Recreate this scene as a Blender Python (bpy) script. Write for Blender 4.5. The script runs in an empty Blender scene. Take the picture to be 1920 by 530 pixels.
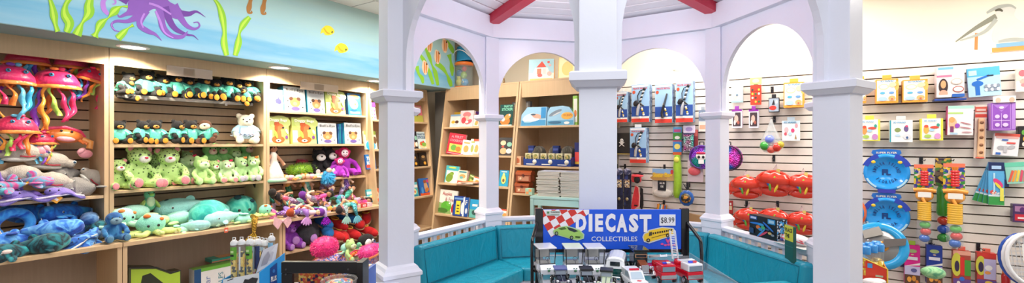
import bpy, bmesh, math, random
from mathutils import Vector, Matrix
PI = math.pi
random.seed(7)
SC = bpy.context.scene
COL = SC.collection

# ------------------------------------------------------------------ camera, world, lights, exposure
F = 860.0; CX = 960.0; HY = 267.0; EYE = 1.5          # focal length in px of a 1920 px frame, horizon row, eye height
cam_d = bpy.data.cameras.new('camera'); cam = bpy.data.objects.new('camera', cam_d); COL.objects.link(cam)
cam_d.sensor_width = 36; cam_d.lens = 36 * F / 1920; cam_d.shift_y = (HY - 265) / 1920
cam_d.clip_start = 0.05; cam_d.clip_end = 100
cam.location = (0, 0, EYE); cam.rotation_euler = (PI / 2, 0, 0)
SC.camera = cam
SC.view_settings.view_transform = 'Standard'; SC.view_settings.look = 'None'
SC.view_settings.exposure = 0.0; SC.view_settings.gamma = 1; SC.view_settings.use_curve_mapping = False
w = bpy.data.worlds.new('world'); SC.world = w; w.use_nodes = True
w.node_tree.nodes['Background'].inputs[0].default_value = (0.93, 0.96, 1.0, 1)
w.node_tree.nodes['Background'].inputs[1].default_value = 0.7

TH = math.radians(33.6)
U = Vector((math.sin(TH), math.cos(TH), 0))            # along the left wall, away
N = Vector((-math.cos(TH), math.sin(TH), 0))           # towards the left wall
RT = -N                                                # along the back wall, to the right
RZL = math.atan2(U.y, U.x); RZB = math.atan2(RT.y, RT.x)
def LP(s, d, h): return U * s + N * d + Vector((0, 0, h))
def BP(t, d, h): return RT * t + U * d + Vector((0, 0, h))
su, cu = math.sin(TH), math.cos(TH)
def Lpx(px, py, d):                                    # a point of the photograph on a plane parallel to the left wall -> s, h, depth
    T = (px - CX) / F; z = d / (su - cu * T)
    return z * (su * T + cu), EYE + (HY - py) / F * z, z
def Bpx(px, py, d):
    T = (px - CX) / F; z = d / (su * T + cu)
    return z * (cu * T - su), EYE + (HY - py) / F * z, z
def light(name, kind, loc, energy, size=1.0, sy=None, color=(1, 1, 1), rot=(0, 0, 0), spot=None):
    d = bpy.data.lights.new(name, kind); d.energy = energy; d.color = color
    if kind == 'AREA':
        d.size = size
        if sy: d.shape = 'RECTANGLE'; d.size_y = sy
    else: d.shadow_soft_size = size
    if spot: d.spot_size = spot; d.spot_blend = 0.35
    o = bpy.data.objects.new(name, d); COL.objects.link(o); o.location = loc; o.rotation_euler = rot
    return o
# ceiling panels: along the left aisle, along the slat wall, and over the middle of the shop behind the camera
light('ceiling_panel_light', 'AREA', LP(1.6, 3.0, 2.86), 46, 0.6, 2.4, (1, .93, .84), (0, 0, RZL - PI / 2))
light('ceiling_panel_light', 'AREA', LP(3.4, 3.0, 2.86), 38, 0.6, 1.2, (1, .93, .84), (0, 0, RZL - PI / 2))
light('ceiling_panel_light', 'AREA', BP(-.6, 4.55, 2.86), 44, 0.4, 1.8, (1, .95, .88), (0, 0, RZB - PI / 2))
light('ceiling_panel_light', 'AREA', BP(2.0, 4.1, 2.86), 66, 0.6, 2.4, (1, .95, .88), (0, 0, RZB - PI / 2))
light('ceiling_panel_light', 'AREA', (0.3, 0.2, 2.86), 40, 1.2, 2.4, (.95, .97, 1))
light('ceiling_panel_light', 'AREA', (1.9, -.6, 2.86), 34, 1.2, 1.2, (.97, .98, 1))
GC = Vector((math.sin(math.radians(10.6)), math.cos(math.radians(10.6)), 0)) * 3.18   # middle of the gazebo
light('gazebo_lamp_light', 'POINT', (GC.x, GC.y, 2.50), 30, 0.09, color=(.93, .93, 1))
for s_ in (1.266, 2.37, 3.49):                         # downlights in the soffit
    light('downlight_light', 'SPOT', LP(s_, 4.19, 2.18), 55, 0.035, color=(1, .9, .72), spot=math.radians(150))

# ------------------------------------------------------------------ materials
def lin(c):
    if isinstance(c, str):
        c = [int(c[i:i + 2], 16) / 255 for i in (0, 2, 4)]
        return tuple(x / 12.92 if x <= .04045 else ((x + .055) / 1.055) ** 2.4 for x in c)
    return tuple(c)
MATS = {}
def M(col, kind='card'):
    """procedural material of one colour: kind sets gloss, bump and pattern"""
    key = (col, kind)
    if key in MATS: return MATS[key]
    m = bpy.data.materials.new(kind + '_' + (col if isinstance(col, str) else 'c')); m.use_nodes = True
    nt = m.node_tree; b = nt.nodes['Principled BSDF']; L = nt.links.new
    c = lin(col.split('_')[0]); b.inputs['Base Color'].default_value = (*c, 1)
    tc = nt.nodes.new('ShaderNodeTexCoord')
    def noise(scale, detail=3, vec=None):
        n = nt.nodes.new('ShaderNodeTexNoise'); n.inputs['Scale'].default_value = scale; n.inputs['Detail'].default_value = detail
        L(vec if vec else tc.outputs['Object'], n.inputs['Vector']); return n
    def bump(src, strength, dist):
        bp = nt.nodes.new('ShaderNodeBump'); bp.inputs['Strength'].default_value = strength; bp.inputs['Distance'].default_value = dist
        L(src, bp.inputs['Height']); L(bp.outputs[0], b.inputs['Normal'])
    def ramp(src, stops, interp='LINEAR'):
        r = nt.nodes.new('ShaderNodeValToRGB'); r.color_ramp.interpolation = interp
        e = r.color_ramp.elements
        while len(e) < len(stops): e.new(.5)
        for el, (p, cc) in zip(e, stops): el.position = p; el.color = (*lin(cc), 1)
        L(src, r.inputs[0]); L(r.outputs[0], b.inputs['Base Color']); return r
    def shade(amount, scale):
        n = noise(scale); mx = nt.nodes.new('ShaderNodeMix'); mx.data_type = 'RGBA'
        mx.inputs[6].default_value = (*[x * (1 - amount) for x in c], 1); mx.inputs[7].default_value = (*[min(1, x * (1 + amount)) for x in c], 1)
        L(n.outputs[0], mx.inputs[0]); L(mx.outputs[2], b.inputs['Base Color'])
    if kind == 'card': b.inputs['Roughness'].default_value = .38; shade(.05, 30)
    elif kind == 'matte': b.inputs['Roughness'].default_value = .75; shade(.06, 14)
    elif kind == 'gloss': b.inputs['Roughness'].default_value = .16; b.inputs['Coat Weight'].default_value = .5; shade(.03, 20)
    elif kind == 'fur':
        b.inputs['Roughness'].default_value = .95; b.inputs['Sheen Weight'].default_value = .08; shade(.22, 26)
        bump(noise(170, 4).outputs[0], .8, .006)
    elif kind == 'satin':
        b.inputs['Roughness'].default_value = .3; b.inputs['Sheen Weight'].default_value = .3; shade(.2, 40)
        bump(noise(60, 3).outputs[0], .7, .004)
    elif kind == 'leather':
        b.inputs['Roughness'].default_value = .36; shade(.08, 4)
        mp = nt.nodes.new('ShaderNodeMapping'); mp.inputs['Scale'].default_value = (3, 3, 1.2); mp.inputs['Rotation'].default_value = (.3, .5, .6)
        L(tc.outputs['Object'], mp.inputs[0]); n = noise(4, 3, mp.outputs[0]); n.inputs['Distortion'].default_value = 1.2
        bump(n.outputs[0], .5, .03)
    elif kind == 'chrome': b.inputs['Metallic'].default_value = 1; b.inputs['Roughness'].default_value = .15
    elif kind == 'metal': b.inputs['Metallic'].default_value = .6; b.inputs['Roughness'].default_value = .3
    elif kind == 'glitter':
        b.inputs['Metallic'].default_value = .8; b.inputs['Roughness'].default_value = .25
        v = nt.nodes.new('ShaderNodeTexVoronoi'); v.inputs['Scale'].default_value = 120; L(tc.outputs['Object'], v.inputs['Vector']); bump(v.outputs[0], 1, .01)
    elif kind == 'clear':
        b.inputs['Roughness'].default_value = .08; b.inputs['Alpha'].default_value = .16
    elif kind == 'glass':
        b.inputs['Roughness'].default_value = .05; b.inputs['Alpha'].default_value = .07
    elif kind == 'film':
        b.inputs['Roughness'].default_value = .12; b.inputs['Alpha'].default_value = .35
    elif kind == 'lamp':
        b.inputs['Emission Color'].default_value = (*c, 1); b.inputs['Emission Strength'].default_value = 9
    elif kind == 'paint':
        b.inputs['Roughness'].default_value = .34; shade(.025, 6); bump(noise(45, 5).outputs[0], .12, .004)
    elif kind == 'wood':
        b.inputs['Roughness'].default_value = .42
        mp = nt.nodes.new('ShaderNodeMapping'); mp.inputs['Scale'].default_value = (30, 30, 1.6)
        L(tc.outputs['Object'], mp.inputs[0]); n = noise(2.2, 5, mp.outputs[0])
        mx = nt.nodes.new('ShaderNodeMix'); mx.data_type = 'RGBA'
        mx.inputs[6].default_value = (*[x * .86 for x in c], 1); mx.inputs[7].default_value = (*[min(1, x * 1.1) for x in c], 1)
        L(n.outputs[0], mx.inputs[0]); L(mx.outputs[2], b.inputs['Base Color'])
    elif kind == 'plaster':
        b.inputs['Roughness'].default_value = .85; shade(.03, 2); bump(noise(90, 4).outputs[0], .1, .003)
    elif kind == 'sky':                                  # painted water: pale top, deeper wavy band lower down
        b.inputs['Roughness'].default_value = .6
        sp = nt.nodes.new('ShaderNodeSeparateXYZ'); L(tc.outputs['Object'], sp.inputs[0])
        mp = nt.nodes.new('ShaderNodeMapping'); mp.inputs['Scale'].default_value = (1.2, 1.2, 9); L(tc.outputs['Object'], mp.inputs[0])
        n = noise(1.3, 5, mp.outputs[0])
        ma = nt.nodes.new('ShaderNodeMath'); ma.operation = 'MULTIPLY_ADD'; ma.inputs[1].default_value = .45; L(n.outputs[0], ma.inputs[0]); L(sp.outputs[2], ma.inputs[2])
        mr = nt.nodes.new('ShaderNodeMapRange'); mr.inputs[1].default_value = 2.35; mr.inputs[2].default_value = 3.1; L(ma.outputs[0], mr.inputs[0])
        ramp(mr.outputs[0], [(0, '93bfd6'), (.28, '68abcf'), (.42, '90c0d6'), (.62, '9bc6ce'), (1, 'a6cbc6')])
    elif kind == 'tile':
        b.inputs['Roughness'].default_value = .8
        br = nt.nodes.new('ShaderNodeTexBrick'); br.offset = 0; br.inputs['Scale'].default_value = 1.65; br.inputs['Mortar Size'].default_value = .012
        br.inputs['Brick Width'].default_value = 1; br.inputs['Row Height'].default_value = 1
        br.inputs['Color1'].default_value = br.inputs['Color2'].default_value = (*c, 1); br.inputs['Mortar'].default_value = (.45, .43, .4, 1)
        L(tc.outputs['Object'], br.inputs['Vector']); L(br.outputs[0], b.inputs['Base Color'])
    elif kind == 'spots':                                # small dark spots on plush
        b.inputs['Roughness'].default_value = .95
        v = nt.nodes.new('ShaderNodeTexVoronoi'); v.inputs['Scale'].default_value = 62; L(tc.outputs['Object'], v.inputs['Vector'])
        ramp(v.outputs[0], [(0, '3d5a2c'), (.24, '3d5a2c'), (.3, col.split('_')[0]), (1, col.split('_')[0])])
        bump(noise(150, 4).outputs[0], .6, .004)
    elif kind == 'dye':                                  # tie dyed plush, 'base_second_third'
        b.inputs['Roughness'].default_value = .9; b.inputs['Sheen Weight'].default_value = .25
        cs = col.split('_'); n = noise(9, 2); n.inputs['Distortion'].default_value = 1.0
        ramp(n.outputs[0], [(.33, cs[0]), (.46, cs[1 % len(cs)]), (.55, cs[0]), (.66, cs[2 % len(cs)])])
        bump(noise(150, 4).outputs[0], .5, .004)
    elif kind == 'print':                                # busy printed packaging, several colours in patches
        b.inputs['Roughness'].default_value = .3
        cs = col.split('_'); v = nt.nodes.new('ShaderNodeTexVoronoi'); v.inputs['Scale'].default_value = 42; L(tc.outputs['Object'], v.inputs['Vector'])
        sx = nt.nodes.new('ShaderNodeSeparateColor'); L(v.outputs['Color'], sx.inputs[0])
        ramp(sx.outputs[0], [(i / len(cs), cc) for i, cc in enumerate(cs)], 'CONSTANT')
    elif kind == 'fineprint':
        b.inputs['Roughness'].default_value = .3
        cs = col.split('_'); v = nt.nodes.new('ShaderNodeTexVoronoi'); v.inputs['Scale'].default_value = 90; L(tc.outputs['Object'], v.inputs['Vector'])
        sx = nt.nodes.new('ShaderNodeSeparateColor'); L(v.outputs['Color'], sx.inputs[0])
        ramp(sx.outputs[0], [(i / len(cs), cc) for i, cc in enumerate(cs)], 'CONSTANT')
    elif kind == 'sequin':
        b.inputs['Metallic'].default_value = .7; b.inputs['Roughness'].default_value = .25
        cs = col.split('_'); v = nt.nodes.new('ShaderNodeTexVoronoi'); v.inputs['Scale'].default_value = 110; L(tc.outputs['Object'], v.inputs['Vector'])
        n = noise(7, 1); ramp(n.outputs[0], [(.3 + .4 * i / max(1, len(cs) - 1), cc) for i, cc in enumerate(cs)])
        bump(v.outputs[0], 1, .008)
    elif kind == 'pages':
        b.inputs['Roughness'].default_value = .7
        mp = nt.nodes.new('ShaderNodeMapping'); mp.inputs['Scale'].default_value = (1, 1, 1); L(tc.outputs['Object'], mp.inputs[0])
        wv = nt.nodes.new('ShaderNodeTexWave'); wv.bands_direction = 'Z'; wv.inputs['Scale'].default_value = 14; L(mp.outputs[0], wv.inputs['Vector'])
        ramp(wv.outputs[0], [(0, 'd0cabb'), (.3, col), (1, col)])
    MATS[key] = m
    return m

# ------------------------------------------------------------------ mesh helpers
class MB:
    """collects primitives into one mesh; local frame: x right, y away from the viewer, z up"""
    def __init__(s): s.v = []; s.f = []; s.mi = []; s.mats = []; s.sm = []
    def mat(s, m):
        if isinstance(m, tuple): m = M(*m)
        elif isinstance(m, str): m = M(m)
        if m not in s.mats: s.mats.append(m)
        return s.mats.index(m)
    def add(s, vs, fs, m, smooth=False):
        b = len(s.v); k = s.mat(m); s.v += [tuple(v) for v in vs]
        for f in fs: s.f.append([b + i for i in f]); s.mi.append(k); s.sm.append(smooth)
        return s
    def box(s, x0, x1, y0, y1, z0, z1, m, bev=0):
        if bev:
            b = min(bev, (x1 - x0) * .45, (y1 - y0) * .45, (z1 - z0) * .45); vs = []; fs = []
            bm = bmesh.new(); bmesh.ops.create_cube(bm, size=1)
            for v in bm.verts: v.co = Vector(((x0 + x1) / 2 + v.co.x * (x1 - x0), (y0 + y1) / 2 + v.co.y * (y1 - y0), (z0 + z1) / 2 + v.co.z * (z1 - z0)))
            bmesh.ops.bevel(bm, geom=bm.edges[:], offset=b, segments=2, affect='EDGES', profile=.6)
            bm.verts.index_update(); vs = [v.co[:] for v in bm.verts]; fs = [[v.index for v in f.verts] for f in bm.faces]; bm.free()
            return s.add(vs, fs, m)
        vs = [(x, y, z) for x in (x0, x1) for y in (y0, y1) for z in (z0, z1)]
        return s.add(vs, [(0, 1, 3, 2), (4, 6, 7, 5), (0, 4, 5, 1), (2, 3, 7, 6), (0, 2, 6, 4), (1, 5, 7, 3)], m)
    def ell(s, cx, cy, cz, rx, ry, rz, m, rot=None, seg=14, rings=9):
        R = Matrix.Identity(3)
        if rot:
            from mathutils import Euler
            R = Euler(rot).to_matrix()
        vs = [(0, 0, 1)]; fs = []
        for i in range(1, rings):
            a = PI * i / rings
            for j in range(seg): p = 2 * PI * j / seg; vs.append((math.sin(a) * math.cos(p), math.sin(a) * math.sin(p), math.cos(a)))
        vs.append((0, 0, -1)); n = len(vs) - 1
        for j in range(seg): fs.append((0, 1 + j, 1 + (j + 1) % seg)); fs.append((n, n - seg + (j + 1) % seg, n - seg + j))
        for i in range(rings - 2):
            for j in range(seg):
                a = 1 + i * seg; fs.append((a + j, a + seg + j, a + seg + (j + 1) % seg, a + (j + 1) % seg))
        out = [R @ Vector((x * rx, y * ry, z * rz)) + Vector((cx, cy, cz)) for x, y, z in vs]
        return s.add(out, fs, m, True)
    def tube(s, pts, r, m, seg=8, flat=None, caps=True):
        pts = [Vector(p) for p in pts]; n = len(pts); rs = r if isinstance(r, (list, tuple)) else [r] * n
        vs = []; fs = []; prev = None
        for i, p in enumerate(pts):
            t = (pts[min(i + 1, n - 1)] - pts[max(i - 1, 0)]).normalized()
            if prev is None: a = t.orthogonal().normalized()
            else:
                a = prev - t * prev.dot(t)
                a = a.normalized() if a.length > 1e-6 else t.orthogonal().normalized()
            prev = a; b = t.cross(a)
            for j in range(seg):
                q = 2 * PI * j / seg; vs.append(p + (a * math.cos(q) + b * math.sin(q)) * rs[i])
        for i in range(n - 1):
            for j in range(seg): fs.append((i * seg + j, i * seg + (j + 1) % seg, (i + 1) * seg + (j + 1) % seg, (i + 1) * seg + j))
        s.add(vs, fs, m, True)
        if caps: s.add(vs[:seg], [tuple(range(seg))[::-1]], m); s.add(vs[-seg:], [tuple(range(seg))], m)
        return s
    def cyl(s, a, b, r0, r1, m, seg=16): return s.tube([a, b], [r0, r1], m, seg)
    def lathe(s, prof, m, seg=20, c=(0, 0, 0), sx=1, sy=1):
        vs = [(c[0] + r * math.cos(2 * PI * j / seg) * sx, c[1] + r * math.sin(2 * PI * j / seg) * sy, c[2] + z) for r, z in prof for j in range(seg)]
        fs = [(i * seg + j, i * seg + (j + 1) % seg, (i + 1) * seg + (j + 1) % seg, (i + 1) * seg + j) for i in range(len(prof) - 1) for j in range(seg)]
        return s.add(vs, fs, m, True)
    def prism(s, pts, y0, y1, m):                        # outline in x,z pushed from y0 to y1
        n = len(pts); vs = [(x, y0, z) for x, z in pts] + [(x, y1, z) for x, z in pts]
        return s.add(vs, [tuple(range(n)), tuple(range(n, 2 * n))[::-1]] + [(i, n + i, n + (i + 1) % n, (i + 1) % n) for i in range(n)], m)
    def prismz(s, pts, z0, z1, m):                       # outline in x,y pushed up
        n = len(pts); vs = [(x, y, z0) for x, y in pts] + [(x, y, z1) for x, y in pts]
        return s.add(vs, [tuple(range(n))[::-1], tuple(range(n, 2 * n))] + [(i, (i + 1) % n, n + (i + 1) % n, n + i) for i in range(n)], m)
    def prismx(s, pts, x0, x1, m):                       # outline in y,z pushed along x
        n = len(pts); vs = [(x0, y, z) for y, z in pts] + [(x1, y, z) for y, z in pts]
        return s.add(vs, [tuple(range(n)), tuple(range(n, 2 * n))[::-1]] + [(i, n + i, n + (i + 1) % n, (i + 1) % n) for i in range(n)], m)
    def xf(s, mat):
        s.v = [tuple(mat @ Vector(v)) for v in s.v]; return s
    def mesh(s, name, remesh=0):
        me = bpy.data.meshes.new(name); me.from_pydata(s.v, [], s.f)
        for m in s.mats: me.materials.append(m)
        me.polygons.foreach_set('material_index', s.mi); me.polygons.foreach_set('use_smooth', s.sm); me.update()
        bm = bmesh.new(); bm.from_mesh(me); bmesh.ops.recalc_face_normals(bm, faces=bm.faces); bm.to_mesh(me); bm.free()
        if remesh:
            o = bpy.data.objects.new('tmp', me); COL.objects.link(o)
            r = o.modifiers.new('r', 'REMESH'); r.mode = 'VOXEL'; r.voxel_size = remesh; r.use_smooth_shade = True
            sm = o.modifiers.new('s', 'SMOOTH'); sm.iterations = 3; sm.factor = .6
            dg = bpy.context.evaluated_depsgraph_get(); dg.update()
            m2 = bpy.data.meshes.new_from_object(o.evaluated_get(dg)); m2.name = name
            COL.objects.unlink(o); bpy.data.objects.remove(o); me = m2
            if not me.materials: me.materials.append(s.mats[0])
        return me
    def pair(s, name, parent=None):                      # left and right halves as two parts
        h = len(s.f) // 2; o = None
        for a, b in ((0, h), (h, len(s.f))):
            m = MB(); used = sorted({i for f in s.f[a:b] for i in f}); ix = {u: k for k, u in enumerate(used)}
            m.v = [s.v[i] for i in used]; m.f = [[ix[i] for i in f] for f in s.f[a:b]]; m.mi = s.mi[a:b]; m.sm = s.sm[a:b]; m.mats = s.mats
            o = m.build(name, parent)
        return o
    def build(s, name, parent=None, loc=(0, 0, 0), rz=0, rot=None, remesh=0):
        o = bpy.data.objects.new(name, s.mesh(name, remesh)); COL.objects.link(o)
        o.location = loc; o.rotation_euler = rot if rot else (0, 0, rz)
        if parent: o.parent = parent
        return o
def empty(name, loc=(0, 0, 0), rz=0, rot=None, sc=1):
    o = bpy.data.objects.new(name, None); COL.objects.link(o); o.location = loc; o.empty_display_size = .05
    o.rotation_euler = rot if rot else (0, 0, rz); o.scale = (sc, sc, sc); return o
def tag(o, label=None, cat=None, group=None, kind=None):
    if label: o['label'] = label
    if cat: o['category'] = cat
    if group: o['group'] = group
    if kind: o['kind'] = kind
    return o
def struct(o): o['kind'] = 'structure'; return o
def copy_tree(o, parent=None):
    c = o.copy(); COL.objects.link(c); c.parent = parent
    for ch in o.children: copy_tree(ch, c)
    return c
KIND = {}
def place(key, label, cat, loc, rot, sc=1, group=None):
    """first use moves the built thing itself, later uses copy it with its parts"""
    builder, used, root = KIND[key]
    if root is None: root = builder(); KIND[key] = [builder, True, root]; o = root
    else: o = copy_tree(root)
    for k in ('label', 'category', 'group'):
        if k in o: del o[k]
    tag(o, label, cat, group); o.location = loc; o.rotation_euler = rot; o.scale = (sc, sc, sc)
    return o
def kind(key):
    def deco(fn): KIND[key] = [fn, False, None]; return fn
    return deco
# text as mesh
TXT = {}
def text_verts(t, bold=.0):
    if (t, bold) in TXT: return TXT[(t, bold)]
    c = bpy.data.curves.new('t', 'FONT'); c.body = t; c.size = 1; c.offset = bold; c.resolution_u = 2
    o = bpy.data.objects.new('t', c); COL.objects.link(o); dg = bpy.context.evaluated_depsgraph_get(); dg.update()
    me = bpy.data.meshes.new_from_object(o.evaluated_get(dg)); vs = [v.co.copy() for v in me.vertices]; fs = [list(p.vertices) for p in me.polygons]
    COL.objects.unlink(o); bpy.data.objects.remove(o); bpy.data.meshes.remove(me)
    x0 = min(v.x for v in vs); x1 = max(v.x for v in vs); y0 = min(v.y for v in vs); y1 = max(v.y for v in vs)
    r = ([((v.x - x0) / (x1 - x0), (v.y - y0) / (y1 - y0)) for v in vs], fs, (x1 - x0) / (y1 - y0)); TXT[(t, bold)] = r; return r
def put_text(mb, t, x0, x1, z0, z1, y, m, bold=0):
    vs, fs, _ = text_verts(t, bold); mb.add([(x0 + a * (x1 - x0), y, z0 + b * (z1 - z0)) for a, b in vs], fs, m)
def art(mb, spec, x0, x1, z0, z1, y, step=.0006):
    """printed artwork on a front face: shapes in 0..1 coordinates, each a thin layer nearer than the last"""
    W = x1 - x0; H = z1 - z0
    for k, q in enumerate(spec):
        yy = y - step * (k + 1); t = q[0]
        if t == 'r': mb.add([(x0 + q[1] * W, yy, z0 + q[2] * H), (x0 + q[3] * W, yy, z0 + q[2] * H), (x0 + q[3] * W, yy, z0 + q[4] * H), (x0 + q[1] * W, yy, z0 + q[4] * H)], [(0, 1, 2, 3)], q[5])
        elif t == 'e':
            n = 18; ang = q[6] if len(q) > 6 else 0
            pts = []
            for j in range(n):
                a = 2 * PI * j / n; ex = math.cos(a) * q[3] * W; ez = math.sin(a) * q[4] * H
                pts.append((x0 + q[1] * W + ex * math.cos(ang) - ez * math.sin(ang), yy, z0 + q[2] * H + ex * math.sin(ang) + ez * math.cos(ang)))
            mb.add(pts, [tuple(range(n))], q[5])
        elif t == 'p': mb.add([(x0 + a * W, yy, z0 + b * H) for a, b in q[1]], [tuple(range(len(q[1])))], q[2])
        elif t == 't': put_text(mb, q[1], x0 + q[2] * W, x0 + q[4] * W, z0 + q[3] * H, z0 + q[5] * H, yy, q[6], q[7] if len(q) > 7 else .0)
def split_art(spec): return [q for q in spec if q[0] != 't'], [q for q in spec if q[0] == 't']

WOOD = M('c9ab86', 'wood'); WOODE = M('d2b28a', 'wood'); WHITE = M('e6e8f6', 'paint')

# ------------------------------------------------------------------ room
def wallbox(name, frame, a0, a1, d0, d1, h0, h1, m):
    mb = MB().box(a0, a1, 0, d1 - d0, h0, h1, m)
    loc, rz = ((LP(0, d0, 0), RZL) if frame == 'L' else (BP(0, d0, 0), RZB))
    return struct(mb.build(name, None, loc, rz))
struct(MB().box(-9, 9, -5, 9, -.05, 0, ('8f8a84', 'matte')).build('floor'))
wallbox('wall_left', 'L', -2.5, 5.3, 4.75, 4.85, 0, 2.9, ('d8cdb8', 'plaster'))
wallbox('wall_back', 'B', -4.75, 4.6, 5.2, 5.3, 0, 2.9, ('f6edd8', 'plaster'))
c = MB().box(-5.0, 8, -4.5, 5.3, 0, .06, ('f1efe8', 'tile')).build('ceiling', None, (0, 0, 2.9), RZB)
struct(c)
soff = wallbox('soffit', 'L', -2.5, 4.65, 4.0, 4.749, 2.205, 2.899, ('9fd2e6', 'sky'))
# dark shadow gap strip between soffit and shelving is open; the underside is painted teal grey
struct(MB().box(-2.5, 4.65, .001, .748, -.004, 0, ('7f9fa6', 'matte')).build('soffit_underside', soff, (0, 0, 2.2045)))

def spline(pts, k=6):
    out = []; n = len(pts)
    for i in range(n - 1):
        p0, p1, p2, p3 = pts[max(i - 1, 0)], pts[i], pts[i + 1], pts[min(i + 2, n - 1)]
        for j in range(k):
            t = j / k
            out.append(tuple(.5 * (2 * b + (c - a) * t + (2 * a - 5 * b + 4 * c - d) * t * t + (3 * b - a - 3 * c + d) * t ** 3) for a, b, c, d in zip(p0, p1, p2, p3)))
    out.append(tuple(pts[-1])); return out
def stroke(mb, conv, pts, m, y):
    """painted brush stroke: (x, y, width) points in the photo carried onto the wall"""
    p = spline(pts); vs = []
    for i, (x, yy, w_) in enumerate(p):
        a = p[max(i - 1, 0)]; b = p[min(i + 1, len(p) - 1)]; dx, dy = b[0] - a[0], b[1] - a[1]; l = math.hypot(dx, dy) or 1
        for sg in (-1, 1):
            s_, h_, _ = conv(x - dy / l * w_ / 2 * sg, yy + dx / l * w_ / 2 * sg); vs.append((s_, y, h_))
    mb.add(vs, [(2 * i, 2 * i + 1, 2 * i + 3, 2 * i + 2) for i in range(len(p) - 1)], m)
def blob(mb, conv, pts, m, y):
    q = spline(pts + [pts[0]], 5)[:-1]; vs = []
    for x, yy in q: s_, h_, _ = conv(x, yy); vs.append((s_, y, h_))
    mb.add(vs, [tuple(range(len(vs)))], m)
cl = lambda x, y: Lpx(x, y, 3.999)
def Z(pts, f=4.8): return [(a / f, b / f, w_ / f) for a, b, w_ in pts]
PUR = ('8457b4', 'matte'); PUL = ('b07fd8', 'matte'); PUD = ('6a3f9a', 'matte')
mb = MB()
blob(mb, cl, [(x / 4.8, y / 4.8) for x, y in [(1150, 30), (1180, -60), (1250, -140), (1400, -150), (1480, -60), (1520, 10), (1620, 70), (1650, 150), (1580, 170), (1500, 130), (1400, 80), (1330, 110), (1250, 180), (1200, 140), (1120, 140), (1150, 80)]], PUR, -.001)
for pts, m_, y in [
    ([(1230, 90, 60), (1150, 120, 40), (1080, 150, 20), (1060, 130, 8)], PUR, -.0014),
    ([(1240, 150, 70), (1150, 190, 36), (1050, 190, 26), (1005, 220, 20), (1030, 270, 14), (1080, 285, 5)], PUR, -.0016),
    ([(1150, 20, 50), (1080, -20, 50), (1010, -30, 30)], PUD, -.0014),
    ([(975, 130, 30), (935, 80, 46), (930, 10, 44), (975, -25, 30), (1030, -5, 22), (1040, 30, 14), (1010, 38, 8)], PUL, -.0012),
    ([(1320, 90, 70), (1270, 160, 70), (1260, 230, 50), (1330, 280, 44), (1400, 310, 24), (1455, 365, 4)], PUR, -.0018),
    ([(1430, 60, 60), (1450, 160, 64), (1470, 250, 60), (1540, 320, 46), (1640, 330, 34), (1690, 280, 6)], PUR, -.002),
    ([(1490, 60, 60), (1520, 170, 60), (1580, 260, 46), (1680, 310, 22), (1740, 320, 12), (1785, 360, 3)], PUD, -.0018),
    ([(1560, 50, 90), (1620, 150, 60), (1680, 230, 40), (1750, 260, 24), (1795, 235, 16), (1780, 200, 12), (1740, 205, 8)], PUR, -.002),
    ([(1620, 120, 60), (1700, 125, 44), (1770, 105, 20), (1850, 155, 3)], PUD, -.0014),
    ([(1300, 120, 18), (1270, 190, 18), (1290, 250, 12)], PUL, -.0024), ([(1400, 100, 18), (1440, 190, 22), (1480, 290, 16), (1560, 340, 8)], PUL, -.0024),
    ([(1340, 30, 20), (1430, 60, 20), (1540, 130, 14)], PUL, -.0024), ([(1010, 200, 8), (1005, 240, 8), (1040, 275, 6)], PUL, -.0024)]:
    stroke(mb, cl, Z(pts), m_, y)
struct(mb.build('mural_octopus', soff))
mb = MB(); G1 = ('86c232', 'matte'); G2 = ('b4dc4a', 'matte')
weeds = [[(445, -20, 30), (470, 60, 50), (485, 140, 74), (500, 220, 40), (520, 285, 50)], [(630, -20, 50), (590, 50, 46), (585, 130, 80), (625, 210, 84), (600, 290, 60)],
         [(820, -30, 50), (800, 50, 84), (800, 120, 90), (745, 200, 30), (715, 260, 66), (690, 315, 90)], [(1150, 60, 24), (1090, 60, 16), (1030, 100, 80), (975, 160, 14), (905, 215, 76), (870, 290, 36), (850, 330, 80)],
         [(1200, 225, 36), (1160, 250, 14), (1115, 290, 56), (1060, 345, 70)]]
for q in weeds: stroke(mb, cl, Z(q), G1, -.003); stroke(mb, cl, Z([(x - 6, y, w_ * .35) for x, y, w_ in q]), G2, -.0034)
for q in [[(398, -6, 4), (410, 10, 8), (417, 32, 13), (421, 60, 8), (420, 80, 13), (425, 104, 9)], [(468, 32, 8), (456, 46, 13), (449, 62, 5), (447, 80, 13), (441, 104, 9)]]:
    stroke(mb, cl, q, G1, -.003); stroke(mb, cl, [(x - 1, y, w_ * .35) for x, y, w_ in q], G2, -.0034)
struct(mb.build('mural_seaweed', soff))
mb = MB()
for x, y in ((468, 8), (494, 10)):                      # two sea horses
    stroke(mb, cl, [(x - 5, y - 14, 4), (x + 2, y - 13, 8), (x + 1, y - 4, 7), (x - 1, y + 6, 10), (x - 2, y + 15, 5), (x + 4, y + 16, 3), (x + 3, y + 12, 2)], ('a8763c', 'matte'), -.002)
for x, y in ((615, 57), (641, 90)):                     # two yellow fish
    blob(mb, cl, [(x - 12, y - 3), (x - 4, y - 9), (x + 6, y - 7), (x + 12, y + 2), (x + 6, y + 8), (x - 4, y + 9), (x - 9, y + 4), (x - 14, y + 6)], ('e6d232', 'matte'), -.002)
    blob(mb, cl, [(x + 7, y + 1), (x + 9, y + 2), (x + 8, y + 5), (x + 6, y + 4)], ('4a4a28', 'matte'), -.0026)
    stroke(mb, cl, [(x - 8, y - 4, 2), (x - 2, y + 4, 3), (x + 3, y + 6, 2)], ('c8ac20', 'matte'), -.0024)
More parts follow.
